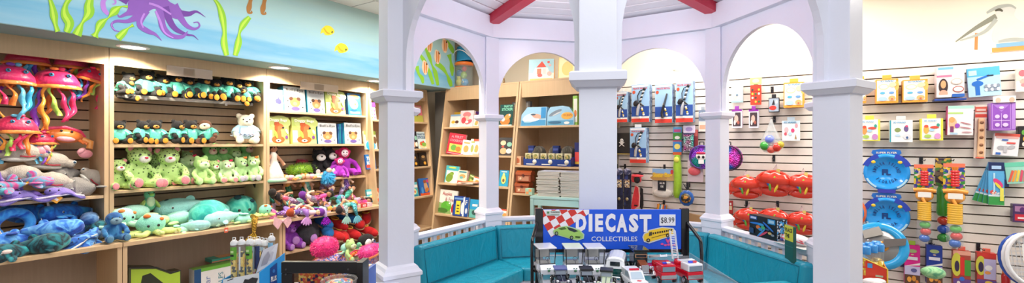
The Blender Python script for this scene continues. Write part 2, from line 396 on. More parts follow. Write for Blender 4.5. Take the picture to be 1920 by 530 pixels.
for x, y in ((805, 85), (834, 86), (820, 107), (797, 127)):   # four striped fish
    stroke(mb, cl, [(x - 3, y - 14, 3), (x, y - 4, 12), (x, y + 5, 10), (x + 1, y + 13, 3)], ('e9cfae', 'matte'), -.003)
    for k in (-1.6, 1.8): stroke(mb, cl, [(x + k, y - 11, 1.6), (x + k + .5, y, 2.4), (x + k, y + 10, 1.6)], ('d9823a', 'matte'), -.0036)
    blob(mb, cl, [(x + 2, y - 9), (x + 4, y - 8), (x + 4, y - 5), (x + 2, y - 6)], ('302a20', 'matte'), -.0042)
for q in [[(786, 100, 3), (794, 112, 7), (802, 126, 3), (806, 138, 7), (812, 158, 5)], [(796, 86, 3), (804, 104, 7), (810, 122, 3), (816, 136, 8), (821, 160, 5)],
          [(818, 118, 10), (830, 128, 8), (838, 140, 4), (843, 152, 8), (846, 162, 5)], [(842, 102, 9), (845, 115, 4), (847, 128, 8), (848, 142, 3)], [(837, 76, 4), (846, 90, 8), (850, 100, 3)], [(781, 124, 8), (785, 138, 5), (791, 146, 7), (793, 156, 4)]]:
    stroke(mb, cl, q, G1, -.0026)
struct(mb.build('mural_fish', soff))
# pelican, books and gull painted on the wall above the slat boards
cb = lambda x, y: Bpx(x, y, 5.199)
wb = bpy.data.objects['wall_back']; mb = MB(); yb = -.001
PG = ('b4b6ac', 'matte'); PB = ('8c8c7c', 'matte')
blob(mb, cb, [(1865, 12), (1890, 8), (1905, 14), (1902, 30), (1925, 45), (1960, 60), (1950, 85), (1880, 82), (1860, 72), (1868, 40)], ('dcdad0', 'matte'), yb)
stroke(mb, cb, [(1792, 78, 2), (1830, 52, 7), (1868, 30, 10)], PB, yb - .0005); stroke(mb, cb, [(1800, 76, 2), (1845, 60, 6), (1868, 36, 8)], PG, yb - .0008)
stroke(mb, cb, [(1850, 24, 4), (1870, 14, 7), (1893, 10, 5), (1905, 16, 3)], PG, yb - .001); stroke(mb, cb, [(1872, 78, 4), (1900, 74, 7), (1950, 76, 5)], PG, yb - .001)
stroke(mb, cb, [(1866, 20, 3), (1874, 18, 5), (1880, 21, 3)], ('5c5848', 'matte'), yb - .0014)
stroke(mb, cb, [(1831, 62, 6), (1830, 93, 6)], ('cc8a50', 'matte'), yb - .0005)
for y, c_, x0 in ((85, '86b4d0', 1868), (93, 'e09a4c', 1860), (102, 'dc7a60', 1857)): stroke(mb, cb, [(x0, y + 1, 8), (1960, y - 7, 8)], (c_, 'matte'), yb - .0012)
stroke(mb, cb, [(1252, 134, 1), (1262, 131, 5), (1278, 126, 1)], ('c4c4b8', 'matte'), yb); stroke(mb, cb, [(1262, 132, 3), (1272, 133, 3), (1280, 130, 1)], PG, yb)
struct(mb.build('mural_pelican', wb))
# slat wall boards
def slats(mb, x0, x1, h0, h1, y0, y1, m, dark, pitch=.0762, gap=.011):
    mb.box(x0, x1, y1 - .004, y1, h0, h1, dark); z = h1
    while z > h0 + .02:
        a = max(h0, z - pitch + gap); mb.box(x0, x1, y0, y1 - .003, a, z, m); z -= pitch
mb = MB(); slats(mb, -1.925, 4.2, 0, 2.21, 0, .048, ('efe6da', 'matte'), ('5f4a3a', 'matte'))
struct(mb.build('wall_back_slat_boards', None, BP(0, 5.15, 0), RZB))

# ------------------------------------------------------------------ shelf units
def shelf_unit(x0, x1, label, frame, front, back, shelves, header, top=2.2, deck=None, taper=None, slat=True, low=None):
    """x0..x1 along the wall, shelves = heights of their tops"""
    P, RZ = (LP, RZL) if frame == 'L' else (BP, RZB)
    r = empty('shelf_unit', P((x0 + x1) / 2, front, 0), RZ); hw = (x1 - x0) / 2 - .002; D = back - front
    tag(r, label, 'shelves', 'wooden shop shelf units')
    fy = (lambda h: -(top - h) * taper) if taper else (lambda h: 0)
    for sg in (-1, 1):
        xa, xb = sorted((sg * hw, sg * (hw - .026)))
        if taper: MB().prismx([(fy(top), top), (D, top), (D, 0), (fy(0), 0)], xa, xb, WOODE).build('side_panel', r)
        elif deck:
            dp = deck[1]; MB().prismx([(0, top), (D, top), (D, 0), (-dp + .01, 0), (-dp + .01, deck[0] - .03), (0, deck[0] - .03)], xa, xb, WOODE).build('side_panel', r)
    mb = MB()
    if slat: slats(mb, -hw + .026, hw - .026, deck[0] if deck else 0, top, D - .03, D - .004, ('bfa384', 'wood'), ('4a3626', 'matte'))
    else: mb.box(-hw + .026, hw - .026, D - .02, D - .004, .02, top, WOOD)
    if deck: mb.box(-hw + .026, hw - .026, D - .2, D - .18, .02, deck[0] - .03, ('a58e78', 'wood'))
    mb.build('back_panel', r)
    MB().box(-hw + .026, hw - .026, fy(top) + .001, fy(top) + .02, header, top, WOODE).build('header', r)
    if taper: MB().box(-hw, hw, fy(top), D, top + .001, top + .02, WOODE).build('top_board', r)
    for h in shelves:
        MB().box(-hw + .027, hw - .027, fy(h) + .004, D - .032, h - .022, h, WOODE, .002).build('shelf', r)
    if deck:
        h, dp = deck; MB().box(-hw, hw, -dp, D - .032, h - .03, h, WOODE, .003).build('deck', r)
        MB().box(-hw + .027, hw - .027, -dp + .04, D - .21, .08, .1, WOODE).build('bottom_shelf', r)
    if low: MB().box(-hw + .027, hw - .027, -deck[1], D - .21, low - .022, low, WOODE, .002).build('shelf', r)
    return r
SB = [.02, 1.1745, 2.338, 3.519, 4.49]
shelf_unit(SB[0], SB[1], 'light wood shelf unit at the far left, full of pink jellyfish and grey shark plush', 'L', 4.35, 4.72, [1.115], 2.075, deck=(.795, .28))
shelf_unit(SB[1], SB[2], 'light wood shelf unit holding the rows of black bears and green plush', 'L', 4.35, 4.72, [1.485, 1.14], 2.075, deck=(.795, .28))
shelf_unit(SB[2], SB[3], 'light wood shelf unit with puppy books above and mermaid dolls below', 'L', 4.35, 4.72, [1.81, 1.485, 1.12], 2.075, deck=(.795, .28), low=.49)
shelf_unit(SB[3], SB[4], 'narrow wooden book unit in the corner, behind the front left post', 'L', 4.35, 4.72, [1.77, 1.42, 1.19, .81, .4], 2.05, taper=.1, slat=False)
shelf_unit(-4.08, -2.926, 'wooden book unit right of the dark corner, toy bucket standing on top', 'B', 4.56, 4.98, [1.70, 1.345, .985, .60, .2], 2.05, taper=.153, slat=False)
shelf_unit(-2.922, -1.93, 'wooden unit holding dolphin bags and brown chests, game box standing on top', 'B', 4.56, 4.98, [1.69, 1.24, .925, .5], 2.03, taper=.153, slat=False)
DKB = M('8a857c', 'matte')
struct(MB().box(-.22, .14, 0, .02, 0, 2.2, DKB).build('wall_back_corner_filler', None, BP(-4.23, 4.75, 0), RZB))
# header card holders
for x0, x1, y0, y1, lb in ((314, 400, 119, 139, 'blank clear sign holder above the black bears'), (565, 636, 150, 166, 'blank clear sign holder above the puppy books')):
    s0, h0, _ = Lpx(x0, y0, 4.33); s1, h1, _ = Lpx(x1, (y0 + y1) / 2 + 12, 4.33)
    t = empty('sign_holder', LP((s0 + s1) / 2, 4.349, h0 - .08), RZL); tag(t, lb, 'sign holder', 'clear sign holders'); q = (s1 - s0) / 2
    MB().box(-q, q, -.004, 0, -.01, .07, ('bda58c', 'gloss')).build('card_sleeve', t); MB().box(-q * .3, q * .2, -.0045, -.004, 0, .06, ('a8927a', 'card')).build('paper_strip', t)
# soffit downlights
for s_, lb in ((1.266, 'round recessed downlight above the black bears'), (2.37, 'round recessed downlight above the puppy books'), (3.49, 'round recessed downlight beside the front left post')):
    t = empty('downlight', LP(s_, 4.18, 2.2), RZL); tag(t, lb, 'light', 'soffit downlights')
    MB().lathe([(.075, -.006), (.095, -.004), (.1, 0), (.075, -.001)], WHITE, 24).build('ring', t)
    MB().lathe([(0, -.002), (.074, -.002), (.074, -.001), (0, -.001)], ('fff0d8', 'lamp'), 24).build('lens', t)

# ------------------------------------------------------------------ gazebo
AL = math.radians(10.6); R = 1.42
def vtx(k, r=R):
    th = k * PI / 4; a = Vector((math.sin(AL), math.cos(AL), 0)); l = Vector((math.cos(AL), -math.sin(AL), 0))
    return GC + r * (-math.cos(th) * a + math.sin(th) * l)
gz = empty('gazebo', (GC.x, GC.y, 0), -AL); tag(gz, 'white painted eight-sided gazebo with arches, railings and red rafters', 'gazebo')
PW = .068
def gpart(mb, name, k, r, parent=gz, dz=0):              # local frame of vertex/side k, -y pointing outwards
    th = k * PI / 4; return mb.build(name, parent, (r * math.sin(th), -r * math.cos(th), dz), th)
prof = [(PW + .024, .78), (PW + .024, .835), (PW + .032, .841), (PW + .032, .858), (PW + .02, .872), (PW + .012, .886), (PW, .896)]
def sq_lathe(mb, prof, m):
    vs = [(sx * r, sy * r, z) for r, z in prof for sx, sy in ((-1, -1), (1, -1), (1, 1), (-1, 1))]
    mb.add(vs, [(i * 4 + j, i * 4 + (j + 1) % 4, (i + 1) * 4 + (j + 1) % 4, (i + 1) * 4 + j) for i in range(len(prof) - 1) for j in range(4)], m); return mb
for k in range(8):
    p = gpart(MB().box(-PW, PW, -PW, PW, .87, 2.65, WHITE, .004), 'post', k, R)
    mb = MB().box(-PW - .02, PW + .02, -PW - .02, PW + .02, 0, .83, WHITE, .004); sq_lathe(mb, prof, WHITE).build('pedestal', p)
    mb = MB(); sq_lathe(mb, [(PW, 1.70), (PW + .012, 1.702), (PW + .03, 1.722), (PW + .034, 1.724), (PW + .034, 1.752), (PW + .026, 1.758), (PW, 1.76)], WHITE).build('cap', p)
AP = R * math.cos(PI / 8); HS = R * math.sin(PI / 8)
for k in range(8):
    kk = k + .5; a = .455; n = 28; zc = 1.90; pts = []
    mb = MB(); x = [-a * math.cos(PI * i / n) for i in range(n + 1)]; z = [zc + a * 1.02 * math.sin(PI * i / n) for i in range(n + 1)]
    outl = [(-HS + .05, 1.745), (-a, 1.745)] + list(zip(x, z)) + [(a, 1.745), (HS - .05, 1.745), (HS - .05, 2.65), (-HS + .05, 2.65)]
    # spandrel as vertical strips so that it stays planar and clean
    for yy, fl in ((-.018, 0), (.018, 1)):
        for i in range(n): mb.add([(x[i], yy, z[i]), (x[i + 1], yy, z[i + 1]), (x[i + 1], yy, 2.65), (x[i], yy, 2.65)], [(0, 1, 2, 3)], WHITE)
    for i in range(n): mb.add([(x[i], -.018, z[i]), (x[i + 1], -.018, z[i + 1]), (x[i + 1], .018, z[i + 1]), (x[i], .018, z[i])], [(0, 1, 2, 3)], WHITE)
    for sg in (-1, 1):
        q = sorted((sg * a, sg * (HS - .05))); mb.box(q[0], q[1], -.018, .018, 1.745, 2.65, WHITE)
    gpart(mb, 'arch_panel', kk, AP)
    mb = MB()
    for y0, y1 in ((-.075, -.0185), (.0185, .075)):
        s2 = HS - math.copysign(.0, 1); f0 = (AP - y0) * math.tan(PI / 8); f1 = (AP - y1) * math.tan(PI / 8)
        mb.prismz([(-f0, y0), (f0, y0), (f1, y1), (-f1, y1)], 2.47, 2.66, WHITE)
    gpart(mb, 'beam', kk, AP)
    # roof panel: boards parallel to the beam on a pinkish underlay
    mb = MB(); r0 = AP + .22; h0 = 2.665; rise = .2; t8 = math.tan(PI / 8); nb = 12
    hz = lambda r: h0 + rise * (AP - r) / AP
    mb.add([(-r0 * t8, -r0, hz(r0) + .012), (r0 * t8, -r0, hz(r0) + .012), (0, 0, hz(0) + .012), (-r0 * t8, -r0, hz(r0) + .02), (r0 * t8, -r0, hz(r0) + .02), (0, 0, hz(0) + .02)], [(0, 1, 2), (3, 5, 4), (0, 3, 4, 1)], ('d9a6a8', 'matte'))
    for i in range(nb):
        ra = r0 - i * r0 / nb; rb = ra - r0 / nb + .018
        mb.add([(s_ * r_ * t8 * .995, -r_, hz(r_) + dz) for dz in (0, .01) for s_, r_ in ((-1, ra), (1, ra), (1, max(rb, .01)), (-1, max(rb, .01)))], [(0, 3, 2, 1), (4, 5, 6, 7), (0, 1, 5, 4), (3, 7, 6, 2)], ('f6f4fc', 'paint'))
    th = kk * PI / 4; mb.build('roof_panel', gz, (0, 0, 0), th)
    ra = R + .1; L0 = 2.66
    mb = MB().add([(sx * .05, -r_, hz(r_ * .9239) - dz) for r_ in (ra, .06) for dz in (.001, .085) for sx in (-1, 1)], [(0, 1, 3, 2), (4, 6, 7, 5), (0, 2, 6, 4), (1, 5, 7, 3), (2, 3, 7, 6), (0, 4, 5, 1)], ('d01f40', 'paint'))
    mb.build('rafter', gz, (0, 0, 0), k * PI / 4)
# railings on the four back sides
def side_local(k): return k * PI / 4
for k in (2, 3, 4, 5):
    kk = k + .5; q = HS - .085
    r = gpart(MB().box(-q, q, -.04, .04, .768, .80, WHITE, .006), 'railing', kk, AP)
    MB().box(-q, q, -.02, .02, .14, .18, WHITE).build('bottom_rail', r)
    n = 9
    for i in range(n):
        xx = -q + (i + .5) * 2 * q / n; MB().box(xx - .018, xx + .018, -.014, .014, .18, .765, WHITE).build('baluster', r)
    MB().box(-q, q, -.012, .012, .752, .7675, WHITE).build('sub_rail', r)
# lamp under the roof, above the frame
t = empty('pendant_lamp', (GC.x, GC.y, 2.55), 0); tag(t, 'small round lamp hanging under the gazebo roof', 'lamp')
MB().cyl((0, 0, .06), (0, 0, .27), .006, .006, ('dddddd', 'metal')).build('stem', t); MB().lathe([(.02, .075), (.06, .06), (.05, .05), (.02, .055)], ('dddddd', 'metal')).build('shade', t)

# ------------------------------------------------------------------ bench round the inside
TEAL = ('1593ad', 'leather'); TEALD = ('0c6f88', 'leather')
blab = {2: 'teal padded bench at the right rear, in front of the railing with the boxed toy', 3: 'teal padded bench behind the right end of the price sign', 4: 'teal padded bench section left of the price sign, facing the shop front', 5: 'teal padded bench nearest the front left post'}
for k in (2, 3, 4, 5):
    th = (k + .5) * PI / 4; r = AP
    b = empty('bench', (GC.x, GC.y, 0), -AL + th); tag(b, blab[k], 'bench', 'bench sections round the inside of the gazebo')
    t8 = math.tan(PI / 8)
    def tri(ra, rb, gap=.004): return [(-ra * t8 + gap, -ra), (ra * t8 - gap, -ra), (rb * t8 - gap, -rb), (-rb * t8 + gap, -rb)]
    ends = {2: 1, 5: -1}
    def clip(pts):                                        # the two end sections stop square before the post
        return pts
    o = MB().prismz(tri(AP - .07, AP - .48), .05, .33, WHITE).build('bench_base', b)
    o = MB().prismz(tri(AP - .16, AP - .52), .335, .45, TEAL).build('seat_cushion', b)
    md = o.modifiers.new('b', 'BEVEL'); md.width = .02; md.segments = 3
    # back cushion leaning out a little
    ra, rb = AP - .045, AP - .135; g = .004
    vs = []
    for z_, off in ((.40, .03), (.735, 0)):
        for r_ in (ra - off, rb - off):
            vs += [(-r_ * t8 + g, -r_, z_), (r_ * t8 - g, -r_, z_)]
    mb = MB().add(vs, [(0, 1, 3, 2), (4, 6, 7, 5), (0, 4, 5, 1), (2, 3, 7, 6), (0, 2, 6, 4), (1, 5, 7, 3)], TEAL)
    o = mb.build('back_cushion', b); md = o.modifiers.new('b', 'BEVEL'); md.width = .022; md.segments = 3
    e = rb * t8 - .03; pp = [(-e, -rb + .002, .712), (e, -rb + .002, .712), (e - .012, -rb + .03, .46), (-e + .012, -rb + .03, .46), (-e, -rb + .002, .712)]
    MB().tube(pp, .0035, TEALD, 6).build('piping', o)
    if k == 2: o = MB().box(-e + .0, -e + .10, -(AP - .15), -(AP - .50), .451, .60, ('2fb4c8', 'leather')).build('arm_cushion', b); md = o.modifiers.new('b', 'BEVEL'); md.width = .02; md.segments = 3

# ================================================================== plush toys
BLK = ('17171a', 'gloss')
def eyes(mb, x, y, z, r=.006, m=BLK):
    for s in (-1, 1): mb.ell(s * x, y, z, r, r * .7, r, m, seg=8, rings=6)
def sitter(name, fur, pad, muz, ear='round', head=1.0, shirt=None, nose='1c1c1e', inner=None, legs=1.0, extra=None, remesh=.0065, muzr=1.0):
    """plush sitting with its legs towards the viewer; body stays one mesh, 25 cm tall"""
    r = empty(name); f = fur; mb = MB()
    mb.ell(0, 0, .08, .058, .05, .078, f); H = .052 * head; hz = .15 + H * .75
    mb.ell(0, -.012, hz, H * 1.1, H, H, f)
    for s in (-1, 1):
        if ear == 'round': mb.ell(s * H * .88, 0, hz + H * .78, H * .42, .012, H * .42, f)
        elif ear == 'cat': mb.tube([(s * H * .62, 0, hz + H * .6), (s * H * .8, 0, hz + H * 1.25)], [H * .4, .004], f)
        elif ear == 'flop': mb.ell(s * H * 1.12, -.01, hz - .006, .014, .022, H * .75, f)
        elif ear == 'knob': mb.ell(s * H * .6, -.01, hz + H * .85, H * .38, H * .38, H * .38, f)
        mb.tube([(s * .045, -.01, .135), (s * .075, -.035, .10), (s * .075, -.065, .075)], [.022, .021, .02], f); mb.ell(s * .075, -.07, .07, .022, .022, .022, f)
        mb.tube([(s * .035, -.02, .035), (s * .052, -.07, .03), (s * .058, -.115 * legs, .03)], [.032, .029, .027], f); mb.ell(s * .058, -.118 * legs, .034, .03, .02, .034, f)
    mb.build('body', r, remesh=remesh)
    for s in (-1, 1):
        MB().ell(s * .058, -.137 * legs, .035, .024, .006, .028, pad).build('foot_pad', r)
        if inner: MB().ell(s * H * .88, -.014, hz + H * .78, H * .27, .004, H * .27, inner).build('inner_ear', r)
    mz = MB().ell(0, -.012 - H * .92, hz - H * .28, H * .52 * muzr, H * .35, H * .38 * muzr, muz); mz = mz.build('muzzle', r)
    MB().ell(0, -.012 - H * 1.24, hz - H * .12, H * .18, H * .12, H * .12, (nose, 'gloss')).build('nose', r)
    e = MB(); eyes(e, H * .42, -.012 - H * .88, hz + H * .2, H * .12); e.pair('eye', r)
    if shirt:
        mb = MB(); mb.lathe([(.03, .16), (.05, .15), (.064, .11), (.068, .06), (.072, .042), (.066, .042)], shirt, 20, sx=1.02, sy=.92)
        for s in (-1, 1): mb.tube([(s * .04, -.005, .14), (s * .072, -.028, .112), (s * .08, -.045, .09)], [.026, .029, .03], shirt)
        mb.build('shirt', r)
    if extra: extra(r, H, hz)
    return r
@kind('black_bear')
def _(): return sitter('teddy_bear', ('1d1b1c', 'fur'), ('e79b2e', 'fur'), ('c98a3e', 'fur'), shirt=('52b8a2', 'satin'))
@kind('sloth')
def _(): return sitter('sloth_plush', ('5c3a26', 'fur'), ('6d4630', 'fur'), ('e6d2b4', 'fur'), ear='none', shirt=('52b8a2', 'satin'), muzr=1.7)
def tutu(r, H, hz):
    mb = MB(); n = 40
    for ring, (ra, za, c_) in enumerate(((.10, .062, 'b9c6d8'), (.09, .075, 'e2c9d2'))):
        vs = [(0, 0, .085)]
        for j in range(n): a = 2 * PI * j / n; w_ = ra + .012 * (j % 2); vs.append((math.cos(a) * w_, math.sin(a) * w_ * .8, za + .012 * (j % 2)))
        mb.add(vs, [(0, 1 + j, 1 + (j + 1) % n) for j in range(n)], (c_, 'satin'))
    mb.build('tutu', r)
@kind('cream_bear')
def _(): return sitter('teddy_bear', ('e9dfc6', 'fur'), ('f2ecdf', 'fur'), ('efe6cf', 'fur'), shirt=('a9cfe6', 'satin'), nose='4a3a30', head=1.05, extra=tutu)
@kind('leopard')
def _(): return sitter('leopard_plush', ('b9d98a', 'spots'), ('ec8f96', 'fur'), ('f4f0e6', 'fur'), ear='round', head=1.12, nose='d8264f', inner=('ef9aa0', 'fur'))
def bow(col):
    def f(r, H, hz): MB().ell(H * .45, -.04, hz + H * .85, .014, .01, .012, col).ell(H * .7, -.04, hz + H * .9, .01, .008, .012, col).build('bow', r)
    return f
@kind('green_cat')
def _(): return sitter('cat_plush', ('bfe3a0', 'fur'), ('c9bfcc', 'fur'), ('d7efc4', 'fur'), ear='cat', head=1.05, nose='5a8a8a', extra=bow(('ee8a3c', 'fur')))
@kind('green_frog')
def _(): return sitter('frog_plush', ('b6dd8c', 'fur'), ('c9e8a6', 'fur'), ('cfeab2', 'fur'), ear='knob', head=1.15, nose='7fae70', muzr=1.5, legs=.8)
@kind('green_monkey')
def _(): return sitter('monkey_plush', ('8fcf7c', 'fur'), ('e8a0a0', 'fur'), ('e9c9b4', 'fur'), ear='round', head=1.05, nose='c0566a', inner=('eda57c', 'fur'), muzr=1.3)
@kind('green_puppy')
def _(): return sitter('puppy_plush', ('c9e6ae', 'fur'), ('ef9a9a', 'fur'), ('e9f3da', 'fur'), ear='flop', head=1.1, nose='dc4a7c', extra=bow(('e0325e', 'fur')))
@kind('octo_purple')
def _(): return sitter('dragon_plush', ('8e3fae', 'fur'), ('b98acb', 'fur'), ('a768c2', 'fur'), ear='knob', head=1.1, nose='5a2070')
@kind('penguin_toy')
def _(): return sitter('puppy_plush', ('1e1c20', 'fur'), ('e8e4de', 'fur'), ('f2efe8', 'fur'), ear='cat', head=1.25, nose='2a2a2a', muzr=1.5)
@kind('blue_sit')
def _(): return sitter('manatee_plush', ('1e5a9a_3b86b8_123f78', 'dye'), ('5f8fae', 'fur'), ('7a9cae', 'fur'), ear='none', head=1.1, nose='35536b', muzr=1.4)
def monkey(fur, face):
    r = empty('monkey_plush'); mb = MB()
    mb.ell(0, 0, .09, .06, .05, .085, fur); mb.ell(-.01, -.015, .215, .056, .05, .055, face)
    mb2 = MB()
    for s in (-1, 1):
        mb2.tube([(s * .04, 0, .15), (s * .10, -.01, .12), (s * .13, -.03, .06), (s * .12, -.06, .02)], [.024, .024, .022, .026], fur)
        mb2.tube([(s * .03, -.02, .04), (s * .06, -.08, .05), (s * .06, -.12, .022)], [.03, .026, .026], fur)
    b = MB(); b.v = []; b.ell(0, 0, .09, .06, .05, .085, fur); b.add(mb2.v, mb2.f, fur, True); b.build('body', r, remesh=.007)
    h = MB().ell(-.01, -.015, .215, .056, .05, .055, face); 
    for s in (-1, 1): h.ell(-.01 + s * .058, 0, .225, .02, .01, .022, face)
    h = h.build('head', r, remesh=.006)
    MB().ell(-.02, -.062, .215, .034, .008, .034, ('f6e2e8', 'fur')).build('face_patch', h)
    e = MB(); 
    for s in (-1, 1): e.ell(-.02 + s * .015, -.071, .222, .006, .004, .007, BLK)
    e.pair('eye', h); MB().tube([(-.035, -.07, .2), (-.02, -.073, .195), (-.005, -.07, .2)], .002, ('a02050', 'fur')).build('mouth', h)
    return r
@kind('monkey_pink')
def _(): return monkey(('a52bb5', 'fur'), ('e2286f', 'fur'))
@kind('monkey_purple')
def _(): return monkey(('b03ac0', 'fur'), ('d8327e', 'fur'))

def octopus(name, col, leg, spot=None, head=1.0):
    r = empty(name); mb = MB(); mb.ell(0, 0, .075, .085 * head, .07 * head, .072 * head, col); mb.build('head', r)
    for j in range(8):
        a = 2 * PI * j / 8 + .3; ca, sa = math.cos(a), math.sin(a); k = random.uniform(.85, 1.15)
        p = spline([(ca * .05, sa * .04, .03), (ca * .1, sa * .08, .018), (ca * .15 * k, sa * .11, .02), (ca * .17 * k + sa * .03, sa * .13 - ca * .03, .028)], 4)
        MB().tube(p, [.022 - .012 * i / len(p) for i in range(len(p))], leg).build('tentacle', r)
    e = MB()
    for s in (-1, 1): e.ell(s * .028, -.067 * head, .07, .008, .005, .009, BLK)
    e.pair('eye', r)
    if spot: MB().ell(-.03, -.04 * head, .135 * head, .022, .014, .014, spot).ell(.05, -.045 * head, .11 * head, .014, .012, .012, spot).build('spots', r)
    return r
@kind('octo_aqua')
def _(): return octopus('octopus_plush', ('8fdcc4', 'fur'), ('cfe58e', 'fur'), ('ee7a3a', 'fur'))
@kind('octo_teal')
def _(): return octopus('octopus_plush', ('2fae9e_6fd2c0_1f8f8e', 'dye'), ('a9e3c8', 'fur'), ('1c3a44', 'fur'), 1.1)
@kind('octo_mint')
def _(): return octopus('octopus_plush', ('a6e6d6', 'fur'), ('b9e6c8', 'fur'), ('ee8a4a', 'fur'), .9)
def swimmer(name, col, belly, L=.30, horn=None, patch=None, snout=False, nose_r=.06, mouth=None):
    """whale-like plush lying along x, head at -x end"""
    r = empty(name); mb = MB(); n = 9; pts = []; rs = []
    for i in range(n):
        t = i / (n - 1); pts.append(((t - .5) * L, .015 * math.sin(t * 5), .062 - .012 * t + .03 * t * t)); rs.append(nose_r * (.45 + 1.05 * math.sin(PI * min(1, t * .8 + .18))) * (1 - .45 * t))
    mb.tube(pts, rs, col, 12); mb.ell(pts[0][0], pts[0][1], pts[0][2], rs[0], rs[0], rs[0], col)
    if snout: mb.ell(pts[0][0] - .035, pts[0][1], .05, .03, .016, .014, col)
    mb.build('body', r, remesh=.007)
    x, y, z = pts[-1]
    f = MB()
    for s in (-1, 1): f.ell(x + .04, y + s * .04, z, .04, .032, .009, col, rot=(0, 0, s * .7))
    f.build('tail_fluke', r)
    for s in (-1, 1): MB().ell(-L * .12, s * .065, .035, .026, .045, .008, col, rot=(s * -.5, 0, s * .4)).build('flipper', r)
    MB().ell(L * .08, 0, .12, .03, .007, .03, col, rot=(0, .5, 0)).build('dorsal_fin', r)
    MB().ell(-L * .2, 0, .034, L * .26, .048, .03, belly).build('belly', r)
    e = MB()
    for s in (-1, 1): e.ell(-L * .33, s * nose_r * .93, .072, .009, .005, .009, ('ffffff', 'gloss')).ell(-L * .33, s * nose_r * 1.0, .072, .0065, .004, .0065, BLK)
    e.pair('eye', r)
    if horn: MB().tube([(-L * .5, 0, .09), (-L * .5 - .03, 0, .19)], [.011, .002], horn, 8).build('horn', r)
    if patch:
        p = MB()
        for s in (-1, 1): p.ell(-L * .22, s * nose_r * .92, .085, .03, .01, .016, patch)
        p.pair('eye_patch', r)
    if mouth: MB().tube([(-L * .42, -nose_r * .9, .04), (-L * .33, -nose_r * 1.08, .034), (-L * .22, -nose_r * 1.1, .04)], .003, mouth).build('mouth', r)
    return r
@kind('dolphin_blue')
def _(): return swimmer('dolphin_plush', ('2a6fd0_6fb4ec_1c3f9a', 'dye'), ('dfe9f2', 'fur'), snout=True)
@kind('narwhal')
def _(): return swimmer('narwhal_plush', ('1f7fd6_1450a8_3fb2e6', 'dye'), ('bfe0f2', 'fur'), horn=('d8c9c0', 'satin'))
@kind('orca')
def _(): return swimmer('orca_plush', ('1b6f7c_0e1c28_27a2a8', 'dye'), ('e6dcd6', 'fur'), patch=('e9d3cf', 'fur'), L=.24)
@kind('seal')
def _(): return swimmer('seal_plush', ('2c5d9c_5c86b4_1c3a78', 'dye'), ('8fa0b4', 'fur'), L=.24, nose_r=.05)
@kind('whale_aqua')
def _(): return swimmer('whale_plush', ('a4e0dc', 'fur'), ('dff2e4', 'fur'), L=.28)
@kind('whale_grey')
def _(): return swimmer('whale_plush', ('8f8b88', 'fur'), ('dcd6d2', 'fur'), L=.17, nose_r=.085, mouth=('c0506a', 'fur'))
@kind('whale_teal')
def _(): return swimmer('whale_plush', ('23a79c_4cc4b4_1c8f90', 'dye'), ('bfeadb', 'fur'), L=.32, nose_r=.09)
@kind('seal_dark')
def _(): return swimmer('seal_plush', ('3b3b40', 'fur'), ('8d8a8e', 'fur'), L=.34, nose_r=.09)
@kind('hammerhead')
def _():
    r = empty('hammerhead_shark_plush'); c_ = ('b9b0a6', 'fur'); mb = MB()
    mb.ell(0, 0, .068, .105, .07, .068, c_)
    mb.tube([(.08, 0, .055), (.12, .01, .06), (.135, .02, .065)], [.035, .025, .02], c_); mb.ell(-.1, -.01, .06, .04, .035, .034, c_); mb.ell(.11, -.01, .05, .032, .03, .03, c_)
    mb.build('body', r, remesh=.007)
    for s, x in ((-1, -.125), (1, .13)): MB().ell(x, -.028, .065, .013, .008, .013, ('dfe8ea', 'gloss')).ell(x, -.034, .065, .008, .005, .008, ('2b4d66', 'gloss')).build('eye', r)
    MB().tube([(-.03, -.066, .042), (.01, -.072, .035), (.05, -.064, .040)], .0045, ('b0283e', 'fur')).build('mouth', r)
    MB().ell(.0, .02, .105, .035, .008, .035, c_, rot=(0, .6, 0)).build('dorsal_fin', r); MB().ell(-.02, -.01, .02, .09, .045, .02, ('efeae4', 'fur')).build('belly', r)
    return r
def ray(name, col, under):
    r = empty(name); mb = MB(); n = 13; vs = []; fs = []
    for i in range(n):
        for j in range(7):
            u_, v_ = i / (n - 1) * 2 - 1, j / 6 * 2 - 1; w_ = (1 - abs(u_) ** 1.6)
            vs.append((u_ * .19, v_ * .085 * w_ - .02 * abs(u_), .03 + .035 * w_ * (1 - v_ * v_) + .028 * math.sin(u_ * 5)))
    k = len(vs)
    for i in range(n):
        for j in range(7): x, y, z = vs[i * 7 + j]; vs.append((x, y, .012 + .028 * math.sin((i / (n - 1) * 2 - 1) * 5)))
    for i in range(n - 1):
        for j in range(6):
            a = i * 7 + j; fs.append((a, a + 1, a + 8, a + 7)); fs.append((k + a, k + a + 7, k + a + 8, k + a + 1))
    for i in range(n - 1): a = i * 7; fs.append((a, a + 7, k + a + 7, k + a)); fs.append((a + 6, k + a + 6, k + a + 13, a + 13))
    mb.add(vs, fs, col, True); mb.build('body', r)
    MB().tube([(-.18, -.02, .028), (-.09, -.06, .012), (0, -.086, .028), (.09, -.06, .036), (.18, -.02, .01)], .008, under).build('wing_edge', r)
    MB().ell(0, -.02, .06, .05, .045, .03, col).build('back_hump', r)
    e = MB(); eyes(e, .025, -.058, .07, .006); e.pair('eye', r); return r
@kind('ray_purple')
def _(): return ray('stingray_plush', ('8a78c8', 'fur'), ('ddd2ee', 'fur'))
@kind('ray_blue')
def _(): return ray('manta_ray_plush', ('3b7fd2_1c4fa8_8fc4ee', 'dye'), ('dfe9f2', 'fur'))
@kind('ray_violet')
def _(): return ray('stingray_plush', ('7a5cb4', 'fur'), ('b9a6dc', 'fur'))
@kind('fish_rainbow')
def _(): return swimmer('fish_plush', ('d04a8c_4aa6c4_8a4ac0', 'dye'), ('6fc0d4', 'fur'), L=.16, nose_r=.035)
